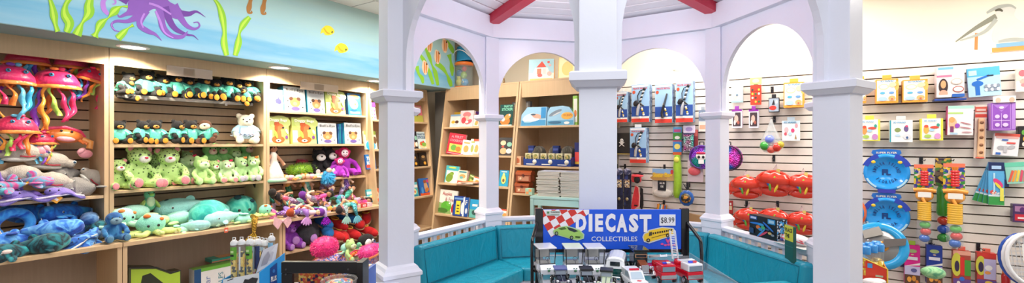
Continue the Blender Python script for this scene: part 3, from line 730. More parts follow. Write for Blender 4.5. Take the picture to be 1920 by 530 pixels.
@kind('sea_snake')
def _():
    r = empty('narwhal_plush'); p = [(.085 * math.cos(a), .01 * math.sin(2 * a), .095 + .075 * math.sin(a)) for a in [(-1.2 + i * .26) for i in range(21)]]
    MB().tube(p, [.02 + .014 * math.sin(PI * i / 20) for i in range(21)], ('1f66d0_3fa0ea_1440a0', 'dye'), 12).build('body', r)
    MB().ell(p[0][0] + .02, 0, p[0][2] - .01, .05, .035, .03, ('3c8fdc_8fd0f0_2460b8', 'dye')).build('tail', r); return r
def turtle(name, shell, skin):
    r = empty(name); MB().ell(0, 0, .04, .085, .06, .045, shell).build('shell', r)
    b = MB().ell(-.1, -.02, .045, .035, .03, .03, skin)
    b.build('head', r)
    for x, y in ((-.06, -.06), (.06, -.05), (-.06, .05), (.06, .05)): MB().ell(x, y, .02, .045, .022, .012, skin, rot=(0, 0, .6 if x * y > 0 else -.6)).build('flipper', r)
    e = MB().ell(-.115, -.045, .052, .006, .004, .007, BLK); e.build('eye', r); return r
@kind('turtle_aqua')
def _(): return turtle('sea_turtle_plush', ('9fe0cc', 'fur'), ('bfe6a0', 'fur'))
@kind('turtle_mint')
def _(): return turtle('sea_turtle_plush', ('b4ead9', 'fur'), ('e3ecc0', 'fur'))
@kind('bird_green')
def _():
    r = empty('parrot_plush'); g = ('6fbf9a', 'fur'); MB().ell(0, 0, .06, .05, .045, .06, g).ell(0, -.01, .145, .04, .038, .045, g).build('body', r, remesh=.007)
    MB().ell(0, -.035, .085, .032, .02, .045, ('d9e6c4', 'fur')).build('belly', r)
    for s in (-1, 1): MB().ell(s * .055, -.01, .06, .014, .03, .045, ('c4e07c', 'fur'), rot=(0, s * -.5, 0)).build('wing', r)
    MB().ell(0, -.05, .145, .018, .014, .012, ('a9d26c', 'fur')).build('beak', r); e = MB(); eyes(e, .02, -.043, .158, .005); e.pair('eye', r); return r

RIB = ['d81e5a', '2f9fd0', '9bbf4a', 'ea7a28', '7a2fae', 'd81e5a', '5fb4d8', 'e8902c']
def ribbon(mb, x, y, z0, L, w_, m, ph=0):
    n = 26; vs = []
    for i in range(n + 1):
        t = i / n; a = t * L / .03 * 1.5 + ph
        cx_ = x + .010 * math.sin(a) + .02 * math.sin(t * 4 + ph); cy = y + .012 * math.cos(a); tw = math.cos(a * .5) * .3 + .8
        for th_ in (0, .003):
            vs += [(cx_ - w_ * tw, cy + th_, z0 - t * L), (cx_ + w_ * tw, cy + th_ + .008 * math.sin(a), z0 - t * L)]
    fs = []
    for i in range(n): b = i * 4; fs += [(b, b + 1, b + 5, b + 4), (b + 2, b + 6, b + 7, b + 3), (b, b + 4, b + 6, b + 2), (b + 1, b + 3, b + 7, b + 5)]
    mb.add(vs, fs, m, True)
def jelly(seed, L=.26, col='d92566'):
    random.seed(seed); r = empty('jellyfish_plush'); W = .135
    MB().lathe([(.001, .125), (W * .35, .118), (W * .7, .088), (W * .93, .04), (W, .0), (W * .5, -.004), (.001, 0)], (col, 'satin'), 24, sy=.6).build('dome', r)
    mb = MB(); n = 40
    vs = []
    for j in range(n):
        a = 2 * PI * j / n; k = 1 + .05 * math.sin(7 * a + seed)
        for rr, zz in ((W * .95, .008), (W * 1.1 * k, -.012 + .007 * math.sin(6 * a)), (W * 1.02 * k, -.02)): vs.append((rr * math.cos(a), rr * .62 * math.sin(a), zz))
    mb.add(vs, [(j * 3 + q, ((j + 1) % n) * 3 + q, ((j + 1) % n) * 3 + q + 1, j * 3 + q + 1) for j in range(n) for q in (0, 1)], ('ee8a3a', 'satin'), True); mb.build('brim', r)
    for s in (-1, 1): MB()  .ell(s * .045 + .01, -W * .47, .075, .014, .006, .013, ('2f8fc0', 'gloss')).ell(s * .045 + .01, -W * .5, .076, .007, .004, .007, BLK).build('eye', r)
    for j in range(8):
        a = PI * (1.06 + .88 * j / 7) if j < 6 else random.uniform(.2, 2.8)
        m_ = MB(); ribbon(m_, W * .82 * math.cos(a), W * .5 * math.sin(a), -.01, L * random.uniform(.5, 1.15), .016, (RIB[(j * 3 + seed) % 8], 'satin'), seed + j); m_.build('ribbon', r)
    MB().ell(-.02, -.055, .12, .025, .012, .012, (RIB[(seed + 2) % 8], 'satin')).ell(.02, -.05, .122, .02, .012, .014, (RIB[(seed + 4) % 8], 'satin')).build('top_bow', r)
    random.seed(seed + 50); return r
for i_ in range(6): KIND['jelly%d' % i_] = [(lambda i_=i_: jelly(i_ + 1, .30 - .02 * i_, ['d92566', 'e0246e', 'd42050', 'dc2a5c', 'c81c4c', 'e23a6a'][i_])), False, None]
@kind('crab')
def _():
    r = empty('crab_plush'); MB().ell(0, 0, .055, .125, .065, .055, ('ee7a30', 'satin')).build('body', r)
    MB().tube([(-.125, -.01, .06), (-.09, -.02, .10), (0, -.025, .12), (.09, -.02, .10), (.125, -.01, .06)], .012, ('e23a6a', 'satin')).build('shell_edge', r)
    MB().ell(0, -.06, .03, .055, .02, .02, ('ef9aa4', 'satin')).build('mouth', r)
    e = MB(); eyes(e, .03, -.055, .09, .009); e.pair('eye', r)
    for s in (-1, 1):
        c_ = MB().tube([(s * .11, -.02, .04), (s * .155, -.04, .02), (s * .15, -.05, -.03)], [.022, .024, .022], ('f0a050', 'satin')).build('arm', r)
        MB().ell(s * .13, -.055, -.07, .045, .022, .034, ('f09aa8', 'satin')).ell(s * .10, -.06, -.05, .02, .018, .03, ('f2a6b0', 'satin'), rot=(0, s * .7, 0)).build('claw', c_)
        for k in (0, 1): MB().tube([(s * .09, -.03, .03), (s * (.11 + .02 * k), -.06, .005)], [.012, .008], ('ee7a30', 'satin')).build('leg', r)
    return r
# dolls
def doll(name, hair, dress, skin='d8a27c', tail=None, fin=None, lie=True):
    r = empty(name); s_ = (skin, 'satin')
    MB().ell(0, 0, .215, .028, .026, .033, s_).build('head', r)
    MB().ell(0, .008, .223, .036, .033, .036, hair).ell(-.026, .012, .175, .014, .016, .05, hair).ell(.026, .012, .175, .014, .016, .05, hair).build('hair', r)
    e = MB(); eyes(e, .011, -.0255, .216, .004); e.pair('eye', r)
    for s in (-1, 1): MB().tube([(s * .02, 0, .165), (s * .05, -.012, .13), (s * .06, -.03, .10)], [.012, .011, .012], s_).build('arm', r)
    if tail:
        MB().lathe([(.012, .19), (.024, .17), (.026, .14), (.022, .12)], dress, 12).build('top', r)
        MB().tube([(0, 0, .13), (0, 0, .08), (0, -.01, .03), (0, -.01, -.02)], [.026, .031, .022, .012], tail).build('tail', r)
        f = MB()
        for s in (-1, 1): f.ell(s * .026, -.012, -.045, .02, .006, .038, fin, rot=(0, s * -.6, 0))
        f.build('tail_fin', r)
    else:
        MB().lathe([(.012, .19), (.025, .17), (.022, .14), (.05, .07), (.075, .015), (.07, .01)], dress, 20).build('dress', r)
        MB().lathe([(.074, .022), (.086, .008), (.08, -.004), (.07, .006)], fin if fin else dress, 20).build('hem', r)
    return r
MER = [('2a1c18', 'b9d8c0', '1f8f86_5fd0b8_14606a', 'd9c0e0', 'd8a27c'), ('a0421e', '6a4aa8', '6a3f9a_b58ae0_3f2a78', 'e07ab8', 'f0c8a8'), ('1c1614', 'd83a8c', 'd03a86_f08ac0_8a2a6a', '8fd8c0', '9c6a48'),
       ('c88a3a', '7ad0b8', '2aa6a0_8fe0d0_1c6f86', 'f0a06a', 'f2d0b0'), ('3c2418', 'e8b04a', '2f5f50_58a878_1a3a34', '4ab0c0', 'c8926a'), ('6a2a8c', 'f0d0d8', '8fc8e0_d0b0e8_6aa0d0', 'b090e0', 'e8bc98'),
       ('22181a', 'e85a7a', 'c8b0e0_f0d0e8_9a80c8', 'e8d8f0', 'b07a54')]
for i_, (h_, d_, t_, f_, sk_) in enumerate(MER):
    KIND['mermaid%d' % i_] = [(lambda h_=h_, d_=d_, t_=t_, f_=f_, sk_=sk_: doll('mermaid_doll', (h_, 'fur'), (d_, 'satin'), sk_, (t_, 'sequin'), (f_, 'satin'))), False, None]
@kind('doll_white')
def _(): return doll('doll', ('3a2218', 'fur'), ('e6ddd0', 'satin'), 'b07a58', None, ('a6d8b4', 'satin'))
@kind('baby_doll')
def _():
    r = empty('small_doll'); MB().ell(0, 0, .03, .05, .03, .028, ('e8a0a8', 'satin')).build('body', r); MB().ell(-.055, -.01, .035, .026, .026, .028, ('f0c4a0', 'satin')).build('head', r)
    MB().ell(-.066, .004, .04, .024, .026, .028, ('d8843c', 'fur')).build('hair', r)
    for s in (-1, 1): MB().tube([(.04, s * .015, .022), (.09, s * .02 - .01, .015)], [.014, .012], ('f4dcc0', 'satin')).build('leg', r)
    return r
@kind('baby_doll2')
def _():
    r = empty('small_doll'); MB().ell(0, 0, .03, .05, .03, .028, ('8fcf9c', 'satin')).build('body', r); MB().ell(.055, -.01, .035, .026, .026, .028, ('e8b088', 'satin')).build('head', r)
    MB().ell(.066, .004, .04, .024, .026, .028, ('b8382e', 'fur')).build('hair', r)
    for s in (-1, 1): MB().tube([(-.04, s * .015, .022), (-.09, s * .02 - .01, .015)], [.014, .012], ('f0a04a', 'satin')).build('leg', r)
    return r
def shag(name, part, col, rx, ry, rz, n=420, ln=.035, seed=3, drop=0):
    """tufted fluffy ball: core and strands in one mesh"""
    random.seed(seed); r = empty(name); mb = MB(); mb.ell(0, 0, rz, rx * .85, ry * .85, rz * .85, col)
    for _ in range(n):
        d = Vector((random.gauss(0, 1), random.gauss(0, 1), random.gauss(0, 1))).normalized(); b = Vector((d.x * rx * .8, d.y * ry * .8, rz + d.z * rz * .8))
        t = b + Vector((d.x, d.y, d.z - drop)) * ln + Vector((random.uniform(-.01, .01), random.uniform(-.01, .01), random.uniform(-.01, .01))); o = d.orthogonal().normalized() * .006; q = d.cross(o).normalized() * .003
        mb.add([b - o, b + o, b + q, t], [(0, 1, 3), (1, 2, 3), (2, 0, 3)], col)
    mb.build(part, r); return r
@kind('green_boa')
def _(): return shag('feather_boa', 'feathers', ('9fd02e', 'satin'), .20, .075, .07, 900, .035, 5)
@kind('blue_pom')
def _():
    r = shag('pompom_puppet', 'fringe', ('2fa6d8', 'satin'), .07, .06, .085, 700, .03, 6, .6); MB().ell(0, -.02, .16, .03, .03, .03, ('eab8a0', 'fur')).build('head', r); return r
def pillow(name, col, rx, ry, rz, seed, tagc=False):
    r = shag(name, 'cushion', col, rx, ry, rz, 1400, .016, seed, .2)
    if tagc: MB().box(-.02, .02, -ry - .02, -ry - .017, rz * 1.3, rz * 1.3 + .025, ('f0e6ea', 'card')).build('care_label', r)
    return r
@kind('pink_cushion')
def _(): return pillow('fluffy_cushion', ('e6237e', 'satin'), .15, .11, .115, 8)
@kind('pink_cushion2')
def _(): return pillow('fluffy_cushion', ('e83a90', 'satin'), .16, .11, .09, 9, True)
def slipper(col, trim, sole='c9a27c'):
    r = empty('slipper'); MB().ell(0, -.02, .04, .05, .085, .042, col).ell(0, .05, .04, .045, .06, .04, col).build('upper', r, remesh=.008)
    MB().ell(0, 0, .01, .05, .10, .012, (sole, 'fur')).build('sole', r); MB().lathe([(.03, .07), (.038, .078), (.036, .085), (.028, .08)], trim, 16, c=(0, .05, 0)).build('cuff', r); return r
@kind('slipper_red')
def _(): return slipper(('c41a1e', 'fur'), ('e0b03a', 'fur'))
@kind('slipper_blue')
def _(): return slipper(('1f6fb4', 'fur'), ('2f8fd0', 'fur'))
@kind('puppet_bw')
def _():
    r = empty('penguin_plush'); MB().ell(0, 0, .07, .11, .07, .07, ('1c1a1c', 'fur')).build('body', r); MB().ell(-.03, -.06, .05, .05, .02, .045, ('f0eee8', 'fur')).build('belly', r)
    MB().ell(.03, -.075, .07, .018, .012, .018, ('f4f4f0', 'fur')).ell(.03, -.085, .07, .009, .006, .009, BLK).build('eye', r); return r

ZR = ['leftmost', 'second from left', 'third from left', 'fourth from left', 'fifth from left', 'sixth from left', 'seventh from left', 'eighth from left', 'ninth from left', 'rightmost']
def PLU(key, label, cat, px, h, d, ph=None, rot=0, tilt=0, roll=0, group=None, base=.25, py=None, sc=None):
    """stand a toy on the left wall's shelving where photo column px meets depth d; ph = its height in photo px"""
    s_, h2, z = Lpx(px, py if py is not None else 267, d)
    if py is not None: h = h2
    k = sc if sc else ph * z / F / base
    return place(key, label, cat, LP(s_, d, h + .001), (tilt, roll, RZL + rot), k, group)

# --- jellyfish, crab
J = 'jellyfish plush hanging in the far left bay'
for i_, (px, py, d, sc, rot, lb) in enumerate([
    (105, 162, 4.50, 1.0, .0, 'pink jellyfish plush with two eyes, centre of the hanging bunch'), (20, 154, 4.46, .95, .2, 'pink jellyfish plush cut off by the left picture edge'), (174, 150, 4.50, .72, -.5, 'small tilted pink jellyfish plush beside the unit side panel'),
    (30, 246, 4.46, .85, .1, 'pink jellyfish plush with a big blue eye, hanging low above the grey sharks'), (52, 118, 4.58, .85, -.2, 'crimson jellyfish plush tucked under the header at far left'), (134, 126, 4.6, .8, .3, 'crimson jellyfish plush tucked under the header above the centre one')]):
    PLU('jelly%d' % i_, lb, 'jellyfish toy', px, 0, d, None, rot, roll=(.3 if i_ == 2 else 0), group='jellyfish plush in the far left bay', py=py, sc=sc)
PLU('jelly2', 'pink jellyfish plush half hidden left of the orange crab', 'jellyfish toy', 80, 0, 4.52, None, .3, group='jellyfish plush in the far left bay', py=268, sc=.62)
PLU('crab', 'orange crab plush with pink claws hanging on the slat wall', 'crab toy', 116, 0, 4.55, None, .1, roll=.12, py=268, sc=.95)
# --- grey and purple sea plush, far left middle shelf
g = 'grey and purple sea plush on the middle shelf'
for key, px, py, d, sc, rot, roll, lb, cat in [
    ('hammerhead', 40, 345, 4.44, .92, 0, .08, 'pale grey hammerhead plush with a big eye, in the middle of the left pile', 'shark toy'), ('hammerhead', 96, 355, 4.42, .88, 0, .08, 'pale grey hammerhead plush in front, above the violet stingray', 'shark toy'),
    ('hammerhead', 42, 303, 4.50, .95, .1, 0, 'pale grey hammerhead plush on top of the pile, far left', 'shark toy'), ('hammerhead', 92, 318, 4.55, .95, -.1, .1, 'grey hammerhead plush on top of the pile behind the others', 'shark toy'),
    ('hammerhead', 166, 345, 4.50, .82, -.2, .85, 'pale grey hammerhead plush tipped up against the side panel', 'shark toy'), ('whale_grey', 154, 368, 4.42, .85, -.3, 0, 'round grey whale plush at the right end of the shark shelf', 'whale toy'),
    ('whale_grey', 128, 338, 4.58, .7, .2, 0, 'small grey whale plush with a blue tag behind the sharks', 'whale toy'), ('ray_purple', 98, 373, 4.36, .88, 0, 0, 'lilac stingray plush with an orange tag at the shelf edge', 'stingray toy'),
    ('ray_purple', 22, 380, 4.36, .9, .1, 0, 'lilac stingray plush lying flat at the left picture edge', 'stingray toy'), ('ray_violet', 10, 350, 4.40, .7, .2, .9, 'violet stingray plush standing on its wing at the left picture edge', 'stingray toy'),
    ('fish_rainbow', 18, 366, 4.34, .9, .1, 0, 'pink and blue tie dyed fish plush at the left picture edge', 'fish toy'), ('fish_rainbow', 64, 355, 4.36, .85, 3.0, 0, 'red and blue tie dyed fish plush between the sharks and the lilac ray', 'fish toy'),
    ('ray_violet', 48, 372, 4.38, .6, 0, 0, 'small violet stingray plush under the tie dyed fish', 'stingray toy')]:
    PLU(key, lb, cat, px, 0, d, None, rot, roll=roll, group=g, py=py, sc=sc)
def card_tag(px, py, d, w_, h_, col, lb, tilt=.5):
    s_, h, z = Lpx(px, py, d); t = empty('swing_tag', LP(s_, d, h), rot=(0, tilt, RZL)); tag(t, lb, 'tag')
    MB().box(-w_, w_, -.002, 0, -h_, h_, (col, 'card')).build('card', t); MB().box(-w_ * .6, w_ * .6, -.003, -.002, -h_ * .4, h_ * .2, ('f0e8e0', 'card')).build('barcode_label', t)
    MB().tube([(0, 0, h_), (0, .02, h_ + .03)], .001, ('dddddd', 'matte')).build('string', t)
card_tag(105, 372, 4.30, .024, .024, 'eea63a', 'orange square swing tag hanging from the lilac stingray', .7)
card_tag(46, 345, 4.33, .022, .008, 'e0a62c', 'yellow swing tag on the tie dyed fish', -.5)
card_tag(424, 431, 4.055, .014, .02, 'e86a4a', 'small red and white price tag under the turtle shelf edge', .05)
# --- blue plush on the far left deck
g = 'blue sea plush on the lower left deck'
for key, px, py, d, sc, rot, roll, lb, cat in [
    ('sea_snake', 24, 446, 4.40, .98, .1, 0, 'bright blue plush curled into a ring at the far left', 'narwhal toy'), ('narwhal', 60, 418, 4.52, .9, -.6, .2, 'blue narwhal plush with a pale horn, leaning at the back left', 'narwhal toy'),
    ('narwhal', 130, 414, 4.52, .95, .5, .1, 'blue narwhal plush with a pale horn, at the back beside the seal', 'narwhal toy'), ('narwhal', 100, 440, 4.42, .7, .9, 0, 'small blue and white narwhal plush in the middle of the blue pile', 'narwhal toy'),
    ('dolphin_blue', 92, 446, 4.24, .85, 3.1, .05, 'blue dolphin plush with white belly lying on top in front', 'dolphin toy'), ('orca', 74, 475, 4.14, .88, 3.25, .1, 'teal and black orca plush lying along the shelf edge', 'orca toy'),
    ('ray_blue', 140, 462, 4.18, .75, .3, -.4, 'blue manta ray plush with white underside beside the orca', 'ray toy'), ('seal', 172, 422, 4.45, .85, 1.3, 0, 'dark blue seal plush with grey muzzle by the side panel', 'seal toy'),
    ('blue_sit', 213, 451, 4.18, .82, .0, 0, 'small dark blue manatee plush sitting on the divider between two bays', 'manatee toy'), ('dolphin_blue', 172, 455, 4.26, .7, 1.0, -.5, 'blue dolphin plush standing on its tail left of the manatee', 'dolphin toy'),
    ('dolphin_blue', 18, 470, 4.26, .9, .2, 0, 'pale blue dolphin plush at the left picture edge', 'dolphin toy'), ('orca', 22, 490, 4.12, .85, .3, 0, 'teal orca plush cut off at the lower left picture edge', 'orca toy'),
    ('orca', 175, 438, 4.36, .7, 2.6, 0, 'dark orca plush behind the dolphin standing on its tail', 'orca toy'), ('dolphin_blue', 130, 445, 4.36, .8, .4, .2, 'blue dolphin plush half buried behind the manta ray', 'dolphin toy'),
    ('narwhal', 50, 462, 4.28, .75, .3, 0, 'blue narwhal plush under the curled ring plush', 'narwhal toy'), ('seal', 190, 448, 4.3, .5, .9, .3, 'pale seal plush squeezed beside the small manatee', 'seal toy')]:
    PLU(key, lb, cat, px, 0, d, None, rot, roll=roll, group=g, py=py, sc=sc)
# --- black bears
rs = MB().box(-.50, .50, -.12, .16, -.006, 0, ('e8e4dc', 'clear')); 
t = empty('acrylic_shelf', LP(1.735, 4.52, 1.865), RZL); tag(t, 'clear acrylic shelf under the upper row of black bears', 'shelf'); rs.build('shelf_plate', t)
MB().box(-.50, .50, -.122, -.118, -.022, .004, ('f0ece4', 'clear')).build('front_lip', t)
for x in (-.3, .3): MB().box(x - .01, x + .01, -.05, .16, -.03, -.007, ('c8c4bc', 'metal')).build('bracket', t)
xs = [240, 275, 301, 333, 356, 378, 402, 424, 444, 466]
for i_, px in enumerate(xs):
    rot = random.uniform(-.35, .35); lb = 'black bear plush in a teal shirt, %s on the acrylic shelf' % ZR[i_]
    PLU('black_bear', lb, 'teddy bear', px, 1.866, 4.48, 50 if i_ % 2 else 44, rot, roll=random.uniform(-.1, .1), group='black bears on the acrylic shelf')
PLU('black_bear', 'black bear plush slumped sideways off the left end of the acrylic shelf', 'teddy bear', 222, 0, 4.44, 48, .5, roll=.5, py=184)
PLU('black_bear', 'black bear plush drooping off the right end of the acrylic shelf', 'teddy bear', 474, 0, 4.42, 40, -.4, roll=-.6, py=196)
for i_, px in enumerate([222, 262, 290, 328, 357]):
    PLU('black_bear', 'black bear plush in teal shirt, %s in row beside the sloth' % ZR[i_], 'teddy bear', px, 1.486, 4.45, 46, [0, .4, -.1, .5, .1][i_], roll=[0, .12, 0, .1, 0][i_], group='black bears on the wooden shelf')
PLU('sloth', 'brown sloth plush in a teal shirt at the end of the bear row', 'sloth toy', 390, 1.486, 4.45, 47, -.5, roll=-.12)
PLU('cream_bear', 'cream teddy bear in a pale blue tutu sitting alone', 'teddy bear', 460, 1.486, 4.47, 56, -.3)
# --- green plush
g = 'green plush on the shelf below the bears'
for key, px, h, d, ph, rot, roll, lb, cat in [
    ('leopard', 254, 1.141, 4.48, 76, .2, .08, 'large green spotted leopard plush with pink feet, second from the divider', 'leopard toy'), ('leopard', 322, 1.141, 4.48, 70, -.2, -.1, 'green spotted leopard plush with an orange flower, facing forward', 'leopard toy'),
    ('leopard', 219, 1.141, 4.46, 56, .1, 0, 'green spotted leopard plush against the left side panel of the green shelf', 'leopard toy'), ('leopard', 290, 1.141, 4.58, 62, .2, .1, 'green spotted leopard plush in the back between the two big leopards', 'leopard toy'),
    ('green_frog', 376, 1.141, 4.42, 50, .1, 0, 'round pale green frog plush at the front of the shelf', 'frog toy'), ('leopard', 399, 1.141, 4.46, 42, .1, 0, 'small green spotted leopard plush beside the pale frog', 'leopard toy'),
    ('green_monkey', 392, 1.24, 4.60, 52, .1, 0, 'green monkey plush with orange ears high in the back row', 'monkey toy'), ('green_puppy', 425, 1.141, 4.43, 42, -.2, 0, 'green puppy plush with a hot pink ear bow', 'puppy toy'),
    ('green_monkey', 417, 1.25, 4.62, 48, -.3, 0, 'green monkey plush with pink feet at the back beside the side panel', 'monkey toy'), ('green_cat', 450, 1.141, 4.46, 46, .1, 0, 'green cat plush with an orange flower by its ear', 'cat toy'),
    ('green_frog', 438, 1.23, 4.62, 44, 0, 0, 'dark green frog plush in the back row above the pink bow', 'frog toy'), ('green_cat', 476, 1.141, 4.43, 46, -.6, 0, 'pale green cat plush turned sideways at the right end', 'cat toy'),
    ('green_monkey', 462, 1.24, 4.62, 52, 0, 0, 'green monkey plush at the back right corner of the shelf', 'monkey toy'), ('green_puppy', 352, 1.141, 4.56, 54, .3, 0, 'pale green puppy plush behind the frog', 'puppy toy'),
    ('green_cat', 350, 1.24, 4.64, 40, 0, 0, 'small green cat plush at the back above the puppy', 'cat toy'), ('green_puppy', 410, 1.141, 4.5, 40, .4, 0, 'green puppy plush wedged beside the small leopard', 'puppy toy')]:
    PLU(key, lb, cat, px, h, d, ph, rot, roll=roll, group=g)
# --- aqua plush on the deck
g = 'aqua sea plush on the middle deck'
for key, px, py, d, sc, rot, roll, lb, cat in [
    ('octo_aqua', 283, 440, 4.22, 1.1, -.1, 0, 'aqua octopus plush with lime legs spread on the shelf edge', 'octopus toy'), ('octo_mint', 230, 426, 4.34, 1.05, .3, 0, 'mint octopus plush behind the blue manatee', 'octopus toy'),
    ('bird_green', 279, 396, 4.50, .95, .1, 0, 'green parrot plush perched on top of the aqua pile', 'parrot toy'), ('octo_teal', 314, 408, 4.58, 1.0, .2, 0, 'teal octopus plush behind the parrot', 'octopus toy'),
    ('turtle_aqua', 335, 420, 4.38, 1.25, .1, 0, 'aqua turtle plush beside the lime legged octopus', 'turtle toy'), ('turtle_mint', 345, 437, 4.20, .75, .4, 0, 'pale mint turtle plush lying on the shelf edge', 'turtle toy'),
    ('whale_teal', 402, 418, 4.40, 1.25, .8, 0, 'big teal whale plush with black spots lying at the back', 'whale toy'), ('octo_teal', 452, 412, 4.54, 1.5, -.2, 0, 'big teal octopus plush beside the big whale', 'octopus toy'),
    ('octo_mint', 384, 426, 4.28, 1.15, 0, 0, 'mint octopus plush with an orange spot in front of the big whale', 'octopus toy'), ('whale_aqua', 420, 420, 4.18, .85, .2, 0, 'pale aqua whale plush lying by the red price tag', 'whale toy'),
    ('turtle_aqua', 455, 418, 4.18, .8, 2.9, 0, 'aqua turtle plush with lime head next to the golden tail', 'turtle toy'), ('whale_aqua', 350, 404, 4.5, 1.15, -.2, 0, 'pale aqua whale plush in the middle of the aqua pile', 'whale toy'),
    ('turtle_mint', 250, 410, 4.46, 1.3, .2, 0, 'mint turtle plush behind the lime legged octopus', 'turtle toy'), ('octo_aqua', 498, 404, 4.24, .72, .2, 0, 'aqua octopus plush with lime legs on the divider beside the dolls', 'octopus toy'),
    ('turtle_aqua', 425, 410, 4.34, .8, .3, 0, 'aqua turtle plush with lime fins between the two big teal toys', 'turtle toy'), ('whale_aqua', 362, 432, 4.16, .6, 2.8, 0, 'small pale whale plush hanging its tail over the shelf edge', 'whale toy'),
    ('octo_mint', 318, 428, 4.42, .75, .5, 0, 'mint octopus plush squeezed between octopus and turtle', 'octopus toy')]:
    PLU(key, lb, cat, px, 0, d, None, rot, roll=roll, group=g, py=py, sc=sc)
# --- dolls shelf
PLU('doll_white', 'dark haired doll in a white dress with mint frill', 'doll', 512, 1.121, 4.43, 76, .2, base=.26)
PLU('green_boa', 'heap of lime green feather boa behind the small dolls', 'boa', 566, 1.15, 4.56, None, 0, sc=.92)
KIND['red_puppet'] = [lambda: shag('feather_boa', 'feathers', ('b81c4c', 'satin'), .07, .05, .035, 200, .02, 11), False, None]
PLU('red_puppet', 'crimson feather boa behind the lime green one', 'boa', 566, 1.26, 4.64, None, 0, sc=.9)
for i_, (px, rot) in enumerate([(545, .1), (560, .4), (585, -.1), (596, .2)]):
    PLU('baby_doll' if i_ % 2 == 0 else 'baby_doll2', ['small doll with orange hair lying at the left of the doll row', 'small doll with red hair lying beside the white dressed doll', 'small pink doll lying below the black and white puppies', 'small doll in green lying beside the blue pompom'][i_], 'doll', px, 1.121, 4.37, None, rot, sc=.95, group='small dolls lying along the shelf edge')
PLU('penguin_toy', 'black and white puppy plush beside the lime boa', 'puppy toy', 597, 1.15, 4.56, 44, -.2); PLU('penguin_toy', 'black and white puppy plush beside the purple monkey', 'puppy toy', 614, 1.15, 4.56, 46, .2)
PLU('blue_pom', 'bright blue shaggy pompom puppet hanging over the shelf edge', 'puppet', 615, 0, 4.33, None, 0, sc=.95, py=346)
PLU('monkey_pink', 'large purple monkey plush with pink face, on the right', 'monkey toy', 645, 1.121, 4.48, 50, -.2); PLU('monkey_purple', 'smaller purple monkey plush leaning left of the larger one', 'monkey toy', 632, 1.121, 4.42, 34, -.3, roll=.2)
# --- mermaid dolls on the deck
g = 'mermaid dolls heaped on the right deck'
MP = [(510, 384, 4.46, .2, .5), (522, 402, 4.20, -.3, 1.5), (528, 388, 4.42, .4, 1.1), (538, 398, 4.28, .9, 1.4), (546, 380, 4.50, .1, .3), (550, 402, 4.16, -.5, 1.6), (556, 390, 4.36, .6, 1.2), (564, 376, 4.50, -.2, .4), (568, 398, 4.18, .3, 1.5), (574, 388, 4.34, -.7, 1.3),
      (582, 378, 4.50, .5, .5), (586, 397, 4.15, .2, 1.6), (592, 386, 4.32, .8, 1.2), (600, 376, 4.48, 0, .3), (604, 394, 4.14, -.4, 1.6), (610, 384, 4.30, .3, 1.1), (618, 374, 4.46, .4, .4), (622, 391, 4.14, .1, 1.5), (628, 381, 4.30, -.5, 1.3), (636, 372, 4.44, 0, .6), (640, 388, 4.14, .6, 1.6), (646, 380, 4.28, .2, 1.2), (655, 371, 4.42, -.1, .3), (658, 384, 4.16, .3, 1.5)]
MW = ['brown haired', 'red haired', 'black haired', 'blonde', 'dark haired green tailed', 'purple haired', 'black haired lilac tailed']
for i_, (px, py, d, rot, lean) in enumerate(MP):
    k = i_ % 7; where = 'near the aqua octopus' if px < 540 else 'above the purple dragon' if px < 565 else 'above the grey seal' if px < 590 else 'below the blue pompom' if px < 625 else 'by the trinket boxes'
    lay = ['front', 'middle', 'back'][0 if d < 4.25 else 1 if d < 4.38 else 2]
    PLU('mermaid%d' % k, '%s mermaid doll in the %s of the heap, %s' % (MW[k], lay, where), 'doll', px, .80 + (.10 if lay == 'middle' else .12 if lay == 'back' else .035), d, None, rot, roll=(lean if i_ % 2 else -lean), tilt=.3 * (i_ % 3 - 1), group=g, sc=1.1)
# hanging tails, bow
def tail_hang(px, py, d, col, fin, lb, L=.13, roll=0, glit=False):
    s_, h, z = Lpx(px, py, d); t = empty('mermaid_tail', LP(s_, d, h), rot=(0, roll, RZL)); tag(t, lb, 'mermaid tail')
    MB().tube([(0, .05, .01), (0, 0, 0), (.01, -.005, -L * .45), (.02, -.005, -L * .75)], [.02, .028, .02, .014], col).build('tail', t)
    mb = MB(); n = 5
    for k in range(n): a = (k - 2) * .33; mb.ell(.02 + math.sin(a) * .045, -.008, -L * .75 - .045 * math.cos(a), .014, .005, .045, fin, rot=(0, -a, 0))
    mb.build('fin', t)
tail_hang(478, 408, 4.05, ('b08a34', 'glitter'), ('caa43c', 'glitter'), 'golden sequin mermaid tail hanging over the shelf edge', .17, .25)
tail_hang(607, 392, 4.05, ('c8b0e8', 'satin'), ('a02ac8', 'glitter'), 'lilac mermaid tail with a violet fin hanging above the red slippers', .10)
tail_hang(648, 388, 4.05, ('8fd0c8', 'sequin'), ('a8dccc', 'satin'), 'mint mermaid tail hanging over the edge, left of the blue one', .12, .1)
tail_hang(664, 384, 4.05, ('2a9ab0_6fd0d8', 'sequin'), ('6fc4d4', 'satin'), 'blue green mermaid tail hanging over the edge at far right', .15, -.1)
tail_hang(574, 396, 4.05, ('9a6ac0', 'satin'), ('d8a0e0', 'satin'), 'small mauve mermaid tail hanging above the grey seal', .06, .2)
s_, h, z = Lpx(529, 414, 4.05); t = empty('hair_bow', LP(s_, 4.05, h), RZL); tag(t, 'large pale pink net bow hanging on the shelf edge', 'bow')
for s in (-1, 1): MB().prism([(s * .008, .008), (s * .075, .05), (s * .085, -.02), (s * .045, -.07), (s * .006, -.008)], -.012, 0, ('e8b8bc', 'satin')).build('loop', t)
MB().ell(0, -.006, 0, .014, .012, .014, ('e0a8ae', 'satin')).build('knot', t)
